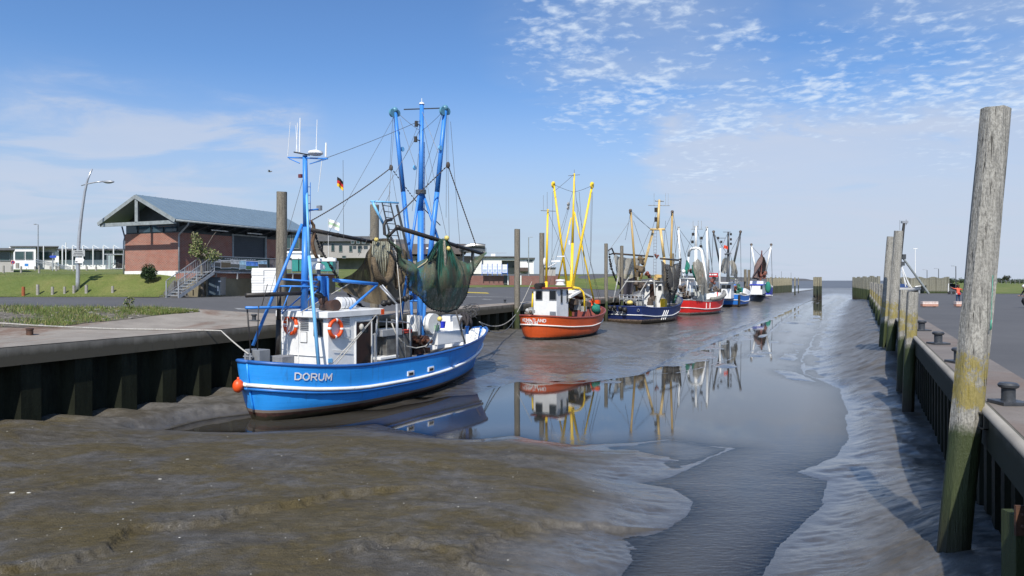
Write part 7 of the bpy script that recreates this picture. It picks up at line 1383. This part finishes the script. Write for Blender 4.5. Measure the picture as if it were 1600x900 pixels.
house('low white flat-roofed building with dark windows beyond the left lawn', [(14, 56, 386, 416, 0, 14, GW), (56, 90, 387, 416, 1.5, 12, pm('pale_grey_render', (.66, .66, .65), (.58, .58, .57), .5, .8))], [(16, 92, 384.3, 386, -.3, 16, RFG)], [(24, 37.5, 393.5, 405, 0), (40.5, 51, 393.5, 405, 0), (62, 80, 394, 405.5, 1.5)], 'building', None, 'building', 104, [('doorway', (86, 92, 393, 410, .9, .5), GW)])
t = house('long low glazed hall with thin dark roof beyond the left lawn', [(92, 205, 406, 417, 2, 12, GW), (92, 205, 391, 406, 6, 6, SGL)], [(90, 206, 388.5, 391.2, 0, 16, RFG)], [], 'glazed_hall', None, 'hall', 104)
for k in range(14): b = MB(); gbox(b, 93+k*8, 100+k*8, 392, 406, 106.1, .1); part('glass_pane', b, SGL if k % 3 else pm('pale_teal_glass', (.16, .25, .25), (.1, .17, .17), .8, .05, 0), t)
for k in range(7): px = 97.5+k*16.0; b = MB(); b.cyl(P(px, 416, 103.5), P(px, 384, 103.5), .09, n=8); b.cyl(P(px, 383, 103.5), P(px+9, 388, 103.5), .04, n=5); part('roof_support', b, GW, t)
for i, (px, pt_) in enumerate(((68, 384), (103, 379), (24+5, 372))): 
    if i < 2: b = MB(); b.cyl(P(px, 418, 90), P(px, pt_, 90), .06); o = b.build('flagless_pole', WHITE, None, loc=P(px, 418, 90)); tag(o, ('thin white pole before the pale grey building' if i == 0 else 'thin leaning white pole before the glazed hall'), 'pole')
house('black and white modern building with tall windows right of the brick shed', [(412, 480, 362, 392, 0, 10, DCLAD), (425, 500, 398, 403, -2, 10, GW)], [(410, 487, 356, 360, -1, 12, RFG)], [(418, 428, 368, 388, 0), (431, 441, 368, 388, 0), (444, 454, 368, 388, 0), (457, 467, 368, 388, 0)], 'building', None, 'building', 96, [('balcony_band', (440, 486, 392.5, 395.5, -1.2, 2), GW)])
house('long pale grey two-storey guest house behind the hanging brown net', [(505, 582, 377, 403, 0, 12, GG), (560, 640, 382, 402, 4, 12, GG)], [(498, 586, 369, 377, -.6, 13, RFG), (470, 515, 362, 400, 3, 10, pm('brown_grey_cladding', (.14, .13, .12), (.09, .09, .085), .7, .8)), (584, 646, 374, 382, 3.4, 13, RFG)], [(530, 534.5, 383, 393, 0), (546, 550, 384, 393, 0), (559.5, 563.5, 385, 394, 0), (518, 522, 382, 392, 0), (535, 540, 400, 403, 0), (549, 553, 376.5, 380, -.7), (557, 562, 376.5, 380, -.7), (566, 571, 376.5, 380, -.7)], 'guest_house', None, 'guest house', 110, [('ground_floor', (505, 640, 403, 424, 2, 8), pm('mid_grey_plinth', (.25, .24, .22), (.15, .15, .14), .6, .8))])
house('dark flat-roofed restaurant with curved canopy right of the mast', [(598, 735, 400, 424, 0, 12, pm('buff_wall', (.36, .32, .26), (.25, .22, .18), .5, .8))], [(590, 728, 381, 397, -1, 14, pm('brown_flat_roof', (.15, .125, .115), (.11, .095, .09), .6, .8))], [(612, 626, 404, 418, 0), (650, 664, 404, 418, 0), (700, 716, 402, 414, 0)], 'restaurant', None, 'restaurant', 112, [('sign_board', (666, 690, 386.5, 389, -1.1, .1), WHITE)])
t = thing('curved_canopy', 'dark curved glass canopy on the restaurant roof', 'canopy', P(738, 392, 108)); b = MB(); b.tube([P(718+2.0*k, 392-8.5*math.sin(PI*(k/20)**.8*.62+.2), 108) for k in range(21)], .35, 8); b.prism([P(718+2.0*k, 392.5-8.5*math.sin(PI*(k/20)**.8*.62+.2), 108) for k in range(21)]+[P(758, 393, 108), P(718, 393, 108)], (0, 6, 0)); part('canopy_shell', b, pm('smoked_canopy', (.10, .11, .12), (.06, .065, .07), 1, .2, 0), t); b = MB(); [b.cyl(P(px, 424, 110), P(px, 392, 110), .12) for px in (724, 740, 754)]; part('canopy_post', b, GREY, t)
house('low white building with dark window band beyond the brick garden wall', [(732, 784, 402, 424, 0, 14, GW), (784, 806, 403, 407, 0, 14, GW), (784, 806, 407, 424, 3, 8, GG), (806, 834, 404, 424, 2, 12, GW)], [(730, 808, 400.3, 402, -.5, 16, RFG), (808, 836, 402.5, 404, 1.5, 14, RFG)], [(786, 804, 408, 418, 3), (824, 832, 406.5, 409, 2)], 'building', None, 'building', 125, [('rooftop_unit', (767, 774, 396.5, 400.5, 3, 3), GW), ('rooftop_rail', (758, 792, 395, 395.6, 4, .1), GREY), ('steps_block', (812, 826, 418, 424, 0, 2), pm('brown_dark_block', (.1, .07, .06), (.07, .05, .04)))])
t = thing('information_board', 'blue-framed white information boards on the grass above the brick garden wall', 'notice board', P(773, 430, 96)); YI = 97.0
for k, (x0, x1) in enumerate(((753.5, 761.5), (763, 768.5), (770, 776.5), (777.5, 783.5), (785, 792.5))):
    b = MB(); gbox(b, x0, x1, 413.2 if k in (0, 4) else 415.5, 426, YI, .08); pn = part('panel', b, GW, t); b = MB(); gbox(b, x0+.9, x1-.9, 415.5, 424.5, YI-.02, .02); part('printed_sheet', b, picmat('printed_sheet_%d' % k, (.7, .74, .8), (.45, .55, .7), .4, 8), pn)
b = MB(); [gbox(b, px, px+.9, 412, 430.5, YI-.05, .15) for px in (752.6, 761.7, 768.7, 776.6, 783.7, 792.6)]; gbox(b, 752.6, 793.5, 426, 427, YI-.04, .12); gbox(b, 761, 784, 411.6, 415.3, YI-.03, .1) if False else None; part('frame', b, paint('signal_blue', (.03, .13, .5)), t)
t = thing('garden_wall', 'low red brick garden wall with white piers beyond the quay road', 'brick wall', P(800, 445, 98)); BRK2 = brick('dusky_brick', (.25, .085, .07), (.17, .06, .05), (.2, .16, .14), 1.4)
for (x0, x1, yo) in ((722, 787, 0), (794.5, 806, 0), (815, 866, 0), (850, 872, .4)): b = MB(); gbox(b, x0, x1, 430.8, 445.5, 98+yo, .4); part('wall_panel', b, BRK2, t)
b = MB(); [gbox(b, px, px+1.6, 430.4, 445, 97.9, .5) for px in (793, 813)]; part('white_pier', b, WHITE, t)
b = MB(); gbox(b, 787, 793, 430.4, 444.5, 98.2, .8); part('dark_pier', b, DGREY, t)
t = thing('brick_hut', 'small low brick structure behind the aft mast of the orange cutter', 'hut', P(858, 432, 104)); b = MB(); gbox(b, 845, 868, 419, 432, 104, 3); part('wall', b, GG, t); b = MB(); gbox(b, 844, 869, 417.6, 419, 103.8, 3.4); part('roof', b, RFG, t)
# red van
t = thing('red_van', 'red camper van with dark windows parked beyond the orange cutter', 'van', P(931, 445, 124)); YV = 124.0
def vprof(px): return [(919.5, 443), (919.6, 437), (920.5, 434.5), (922, 430.2), (923.5, 428.3), (941, 428), (943, 429.5), (944, 436), (944, 443)]
b = MB(); b.prism([P(*q, YV) for q in vprof(0)], (0, 1.9, 0)); part('body', b, paint('van_red', (.42, .012, .018), 0, .25), t, bevel=.06)
b = MB(); [gbox(b, *r, YV-.02, .03) for r in ((922.5, 926, 430, 434.5), (927, 932, 430, 434.5), (933, 938, 430, 434.5), (939, 942.5, 430, 434.5))]; part('side_window', b, pm('pale_reflecting_glass', (.3, .3, .32), (.1, .1, .12), 1, .05, 0), t)
b = MB(); gbox(b, 919.6, 944, 436.4, 436.9, YV-.03, .03); part('trim_stripe', b, WHITE, t)
for px in (925, 938.5): b = MB(); c = P(px, 442.7, YV-.05); b.cyl(c, c+Vector((0, .22, 0)), .33, n=18); w = part('wheel', b, RUBBER, t); b = MB(); b.cyl(c-Vector((0, .01, 0)), c, .17, n=14); part('hubcap', b, GREY, w)
t = thing('red_truck', 'long red and white vehicle half hidden behind the red and light blue cutters', 'truck', P(1108, 435, 150)); b = MB(); gbox(b, 1096, 1122, 426.5, 433, 150, 2.4); part('body', b, REDP, t, bevel=.05); b = MB(); gbox(b, 1098, 1120, 428, 430, 149.97, .04); part('side_lettering_strip', b, WHITE, t); b = MB(); gbox(b, 1096, 1122, 433, 434.5, 150, 2.4); part('skirt', b, GREYP, t); [part('wheel', MB().cyl(P(px, 435, 149.9), P(px, 435, 149.9)+Vector((0, .3, 0)), .45), RUBBER, t) for px in (1101, 1116)]
t = flag(P(513, 342, 62), 1.0, .75, [(.85, .85, .85), (.45, .6, .4), (.85, .85, .85)], 'small white flag with faded green emblem on a white pole behind the brown net', 4.8, .3, .35); 
b = MB(); Yp = hit(740, 457).y
def strip_on_ground(nm, pts_, mt, label=None):
    b = MB(); V = [hit(*q)+ZU*.012 for q in pts_]; b.add(V, [tuple(range(len(V)))]); return kind(b.build(nm, mt), 'structure')
strip_on_ground('road_marking', [(728, 456.2), (761, 457.4), (765, 459.0), (729, 457.8)], pm('yellow_road_paint', (.55, .42, .06), (.4, .3, .05), 5, .8)); WRP = pm('worn_white_road_paint', (.34, .34, .33), (.13, .135, .14), 3, .85)
for q in ([(690, 462.5), (800, 464.4), (800, 465), (690, 463.2)], [(756, 467.2), (770, 468.2), (766, 468.9), (752, 467.9)], [(744, 449.5), (900, 452), (900, 452.4), (744, 449.9)], [(365, 481.5), (385, 482.5), (392, 484.5), (372, 484)]): strip_on_ground('road_marking', q, WRP)
# ---------------------------------------------------------------- right-hand yard
for i, (x0, x1, lab) in enumerate(((1442, 1466.5, 'worn red and white concrete barrier on the yard, left one'), (1494.5, 1512, 'worn red and white concrete barrier half hidden by the leaning post'))):
    t = thing('concrete_barrier', lab, 'barrier', P((x0+x1)/2, 480, 52)); b = MB(); Yq = 52.0; gbox(b, x0, x1, 471, 479, Yq, .35)
    b.v = [(x, y, z) for x, y, z in b.v]; part('block', b, picmat('chipped_red_white_%d' % i, (.5, .42, .38), (.55, .3, .22), .5, 7), t, bevel=.03); b = MB(); [gbox(b, x, x+2, 478.8, 481, Yq+.05, .2) for x in (x0+2.5, x1-6)]; part('foot', b, BLACK, t)
t = thing('boat_crane', 'slender dark slewing crane with grey strut beside the sailing boat', 'crane', P(1404, 459, 102)); YK = 102.0
b = MB(); b.cyl(P(1403, 460, YK), P(1405, 410, YK), .24, .22, 10); part('column', b, STEEL, t); b = MB(); b.cyl(P(1404.5, 418, YK), P(1412.5, 349, YK), .3, .18, 8); part('jib', b, BLACK, t)
b = MB(); b.cyl(P(1409.5, 401, YK), P(1451, 458.5, YK), .16, n=8); part('strut', b, STEEL, t); b = MB(); b.box(P(1413.5, 347, YK), (.9, .4, .35)); b.cyl(P(1406, 360, YK), P(1406, 344, YK), .04); b.cyl(P(1416, 352, YK), P(1416, 343, YK), .05); part('jib_head', b, GREY, t)
b = MB(); [b.cyl(P(1409, 415+k, YK), P(1415+6*k, 448, YK), .07) for k in (0, 1)]; part('stay', b, WHITE, t)
b = MB(); b.box(P(1412, 401, YK), (.5, .4, .7)); part('gear_box', b, DGREY, t); b = MB(); b.box(P(1409, 412, YK), (.7, .4, .6)); part('gear_box', b, DGREY, t)
t = thing('sailing_boat', 'white sailing boat with blue cover lying on the yard beside the crane', 'sailing boat', P(1425, 457, 106)); Ysb = 106.0; b = MB()
g = []
for k in range(15):
    u = k/14; px = 1394+54*u; hb = 1.3*math.sin(PI*min(1, u*.9+.1))**.7*(1 if u < .95 else .2); zt = P(px, 449.5-3.2*max(0, u-.6)*2.5, Ysb).z; row = []
    for j in range(9): a = PI*j/8; row.append((P(px, 0, Ysb).x, Ysb+1.5-hb*math.cos(a), zt-1.1*math.sin(a)*(1-.4*u)))
    g.append(row)
b.sheet(g); part('hull', b, WHITE, t, True); b = MB(); b.prism([P(*q, Ysb+.6) for q in [(1403, 449.5), (1405, 444.5), (1416, 443.5), (1420, 449.5)]], (0, 1.8, 0)); part('cabin', b, paint('navy_cover', (.02, .05, .16)), t, bevel=.05)
b = MB(); b.sheet([[P(1400+48*u/6, 449.3-1.2*max(0, u-3), Ysb+.3+w_*2.2) for u in range(7)] for w_ in (0, .5, 1)]); part('deck', b, GW, t); b = MB(); b.cyl(P(1418, 449, Ysb+1), P(1409, 424, Ysb+1), .06); b.cyl(P(1424, 449, Ysb+1), P(1410, 424, Ysb+1), .05); part('mast', b, WHITE, t)
b = MB(); [b.span((P(px, 0, Ysb).x, Ysb+.8, 0), (P(px, 0, Ysb).x+.25, Ysb+2.2, .5)) for px in (1405, 1425, 1440)]; part('cradle', b, GREY, t)
# figures
def figure(name, label, joints, edges, mats, zones, loc, hair=None, extras=()):
    """one continuous skinned body; zones colours faces by height and reach"""
    me = bpy.data.meshes.new(name); me.from_pydata([j[:3] for j in joints], edges, []); o = bpy.data.objects.new(name, me); COL.objects.link(o); o.location = loc
    md = o.modifiers.new('skin', 'SKIN'); ms = o.modifiers.new('sub', 'SUBSURF'); ms.levels = 2; ms.render_levels = 2
    for i, j in enumerate(joints): me.skin_vertices[0].data[i].radius = (j[3], j[3]*(j[4] if len(j) > 4 else 1)); me.skin_vertices[0].data[i].use_root = i == 0
    dg = bpy.context.evaluated_depsgraph_get(); ev = o.evaluated_get(dg); m2 = bpy.data.meshes.new_from_object(ev); o.modifiers.clear(); o.data = m2; bpy.data.meshes.remove(me)
    m2.materials.clear(); [m2.materials.append(q) for q in mats]
    for p in m2.polygons: p.material_index = zones(p.center); p.use_smooth = True
    tag(o, label, 'person'); WM[o.name] = Matrix.Translation(Vector(loc)); return o
SKIN = pm('skin', (.50, .29, .20), (.45, .25, .17), 3, .55, .05); CORAL = pm('coral_jacket_cloth', (.72, .14, .08), (.6, .11, .06), 5, .85, .3); JEAN = pm('denim', (.035, .06, .13), (.02, .035, .08), 6, .9, .3); BLK = pm('black_cloth', (.012, .012, .014), (.02, .02, .022), 6, .8, .3); HAIR = pm('dark_hair', (.03, .018, .012), (.05, .03, .02), 10, .6, .4)
def hand(J, E, wrist, d, side):
    k = len(J); u = Vector(d).normalized(); pv = u.orthogonal().normalized(); wv = u.cross(pv); base = Vector(J[wrist][:3]); p = base+u*.06; J.append((*p, .026, .7)); E.append((wrist, k)); root = k
    for i, (o, l) in enumerate(((-.026, .062), (-.009, .075), (.009, .072), (.026, .055))):
        a = p+wv*o+u*.03; c = a+u*l*.55-pv*.01; e = c+u*l*.45-pv*.02; n = len(J); J += [(*a, .010), (*c, .009), (*e, .008)]; E += [(root, n), (n, n+1), (n+1, n+2)]
    a = base+u*.03+wv*.035*side; n = len(J); J += [(*a, .012), (*(a+u*.04+wv*.02*side), .010)]; E += [(root, n), (n, n+1)]
# woman in coral seen from behind, arms raised
J = [(0, 0, .93, .135, .75), (0, 0, 1.12, .125, .75), (0, 0, 1.30, .15, .7), (0, 0, 1.40, .07), (0, 0, 1.47, .055), (0, .01, 1.56, .085, 1.05), (0, .01, 1.62, .06),
     (-.17, 0, 1.34, .055), (-.38, .05, 1.33, .045), (-.60, .12, 1.42, .030), (.17, 0, 1.34, .055), (.38, -.02, 1.22, .045), (.28, .20, 1.25, .030),
     (-.09, 0, .86, .095), (-.10, -.02, .48, .062), (-.11, 0, .10, .042), (-.11, -.10, .04, .038), (.09, 0, .86, .095), (.13, -.04, .48, .062), (.15, .0, .10, .042), (.16, -.10, .04, .038)]
J = [(x, -y, z, *r) for x, y, z, *r in J]
E = [(0, 1), (1, 2), (2, 3), (3, 4), (4, 5), (5, 6), (2, 7), (7, 8), (8, 9), (2, 10), (10, 11), (11, 12), (0, 13), (13, 14), (14, 15), (15, 16), (0, 17), (17, 18), (18, 19), (19, 20)]
hand(J, E, 9, (-1, -.2, .3), 1); hand(J, E, 12, (-.4, -.9, .1), -1)
def zc(c):
    if c.z < .07: return 4
    if c.z < .84: return 1
    if c.z < .95 and abs(c.x) < .3: return 3
    if c.z > 1.43 and abs(c.x) < .14: return 2
    if c.x < -.6 or (c.z > 1.2 and c.x < .27 and c.x > .14 and c.y < -.18): return 2
    return 0
pl = P(1497, 475.5, 58.3); pl.z = .0
o = figure('person', 'woman in a coral jacket and jeans seen from behind with one arm stretched out', J, E, [CORAL, JEAN, SKIN, WHITE, BLK], zc, pl)
b = MB(); b.ball((0, -.02, 1.60), (.105, .11, .12), 14, 10); b.ball((0, -.06, 1.50), (.08, .06, .10), 12, 8); b.build('hair', HAIR, o, True)
b = MB(); b.box((0, -.14, .90), (.26, .08, .14)); b.build('waist_bag', REDP, o, bevel=.02)
# person in black at the right picture edge, crouching forward
J = [(0, 0, .62, .13, .8), (-.06, 0, .80, .13, .8), (-.16, 0, 1.02, .15, .75), (-.22, 0, 1.14, .07), (-.25, 0, 1.20, .055), (-.29, 0, 1.30, .088, 1.05), (-.30, 0, 1.37, .06),
     (-.14, -.19, 1.05, .058), (-.24, -.24, .82, .046), (-.40, -.16, .74, .032), (-.14, .19, 1.05, .058), (-.26, .24, .84, .046), (-.42, .15, .76, .032),
     (-.06, -.11, .60, .10), (-.46, -.15, .56, .072), (-.26, -.15, .12, .045), (-.38, -.15, .05, .04), (-.04, .11, .60, .10), (-.30, .16, .42, .07), (-.08, .15, .10, .045), (-.20, .15, .05, .04)]
E = [(0, 1), (1, 2), (2, 3), (3, 4), (4, 5), (5, 6), (2, 7), (7, 8), (8, 9), (2, 10), (10, 11), (11, 12), (0, 13), (13, 14), (14, 15), (15, 16), (0, 17), (17, 18), (18, 19), (19, 20)]
hand(J, E, 9, (-1, .1, -.2), 1); hand(J, E, 12, (-1, -.1, -.2), -1)
def zb(c): return 2 if c.z < .12 else (1 if (c.z > 1.20 or c.x < -.44 and c.z > .68) else 0)
pl = P(1604, 480, 51); pl.z = 0; pl.x = (1606-800)/F*51
o = figure('person', 'person in black bending forward at the right picture edge', J, E, [BLK, SKIN, GREYP], zb, pl); o.scale = (1.08, 1.08, 1.2)
b = MB(); b.ball((-.27, 0, 1.35), (.115, .11, .10), 12, 8); b.build('cap', WHITE, o, True)
# green cord on the leaning post
b = MB(); b.tube([P(1551.5, 430, Y1-.28), P(1549.8, 470, Y1-.3), P(1548.8, 505, Y1-.3), P(1549.4, 515, Y1-.3)], .0045, 5); b.tube([P(1549, 500, Y1-.3), P(1547.4, 516, Y1-.3)], .009, 5); o = b.build('green_twine', pm('green_twine', (.03, .36, .24)), None, True, loc=P(1549, 470, Y1-.3)); tag(o, 'thin green cord dangling beside the tall leaning post', 'cord')
# far shrubs and trees on the right
def tree(name, label, base, h, w, mats, seed, n=700, leaf=.22, th=.35, grp=None):
    t = thing(name, label, 'tree' if 'tree' in name else 'shrub', base, 0, grp); rs = np.random.RandomState(seed); b = MB(); b.tube([(0, 0, -.1), (.05*h*.3, 0, h*.3), (0, 0, h*.7)], [w*.06, w*.045, w*.02], 7)
    for k in range(5): a = k*1.3; b.tube([(0, 0, h*.3), (math.cos(a)*w*.25, math.sin(a)*w*.25, h*.6), (math.cos(a)*w*.35, math.sin(a)*w*.35, h*.8)], [w*.03, w*.02, w*.008], 5)
    b.build('trunk', BARK, t, True); b = MB()
    for k in range(9): leaf_clump(b, (rs.randn()*w*.2, rs.randn()*w*.2, h*(th+.1+.5*rs.rand())), w*.26, n//9, leaf, seed*20+k)
    b.build('crown', mats, t); return t
tree('round_tree', 'round dark reddish tree on the horizon behind the right dike', P(1572.5, 442, 150), 1.75, 1.6, [leafm('leaf_brown_red', (.07, .035, .02)), LD[0], LD[2]], 5, 900, .1)
for i, (px, h, w) in enumerate([(1484, .75, 1.6), (1488, .6, 1.8), (1501, .6, 1.8), (1507, .75, 1.6), (1513, .7, 1.6), (1556, .5, 1.5), (1562, .7, 1.6), (1568, .6, 1.4), (1580, .4, 1.6), (1588, .45, 1.4), (1596, .4, 1.4), (1603, .5, 1.6)]): tree('dike_shrub', 'low dark shrub in the hedge along the top of the right dike', P(px, 441.5, 150+i % 3), h+.2, w*1.4, LD, 70+i, 300, .12, .1, 'hedge shrubs on the right dike')
b = MB()
for px in range(1530, 1612, 7): c = P(px, 441.5, 148); b.cyl(c-ZU*.3, c+ZU*.5, .05, n=5)
b.bar(P(1515, 439.2, 148), P(1612, 439.2, 148), .04); o = b.build('field_fence', GREYP, None, loc=P(1560, 442, 148)); tag(o, 'thin low wire fence along the right dike', 'fence')
t = thing('trailer', 'small flatbed trailer with white post between the timber screen and the woman', 'trailer', P(1489, 459, 100)); b = MB(); gbox(b, 1481, 1492, 454.5, 456, 100, 1.6); part('trailer_bed', b, DGREY, t); [part('wheel', MB().cyl(P(px, 457.5, 99.9), P(px, 457.5, 100.1), .22), RUBBER, t) for px in (1483, 1490)]; b = MB(); b.cyl(P(1481.5, 456, 100), P(1482, 443, 100), .05); part('frame', b, WHITE, t)
# bird
t = thing('gull', 'distant bird flying in the sky above the brick shed', 'bird', P(421.5, 268, 70)); b = MB(); b.ball((0, 0, 0), (.22, .08, .07), 10, 6); b.ball((.2, 0, .03), .05, 8, 5); part2 = b.build('body', pm('gull_grey', (.25, .25, .26)), t, True)
b = MB(); [b.prism([(.05, s*.05, .04), (.12, s*.3, .10), (.0, s*.62, .06), (-.06, s*.3, .08), (-.08, s*.05, .03)], (0, 0, .012)) for s in (-1, 1)]; b.build('wings', MATS['gull_grey'], t)
# distant sticks and gear at the harbour mouth
for i, (px, yt, yb, Y) in enumerate([(1212, 430, 445, 205), (1221, 424, 440, 215), (1236, 426, 440, 220), (1152+54, 428, 440, 190)]):
    b = MB(); b.cyl(P(px, yb, Y), P(px, yt, Y), .06); o = b.build('withy_pole', GREYP, None, loc=P(px, yb, Y)); tag(o, 'thin marker pole above the far left palisade', 'pole', 'marker poles at the harbour mouth')
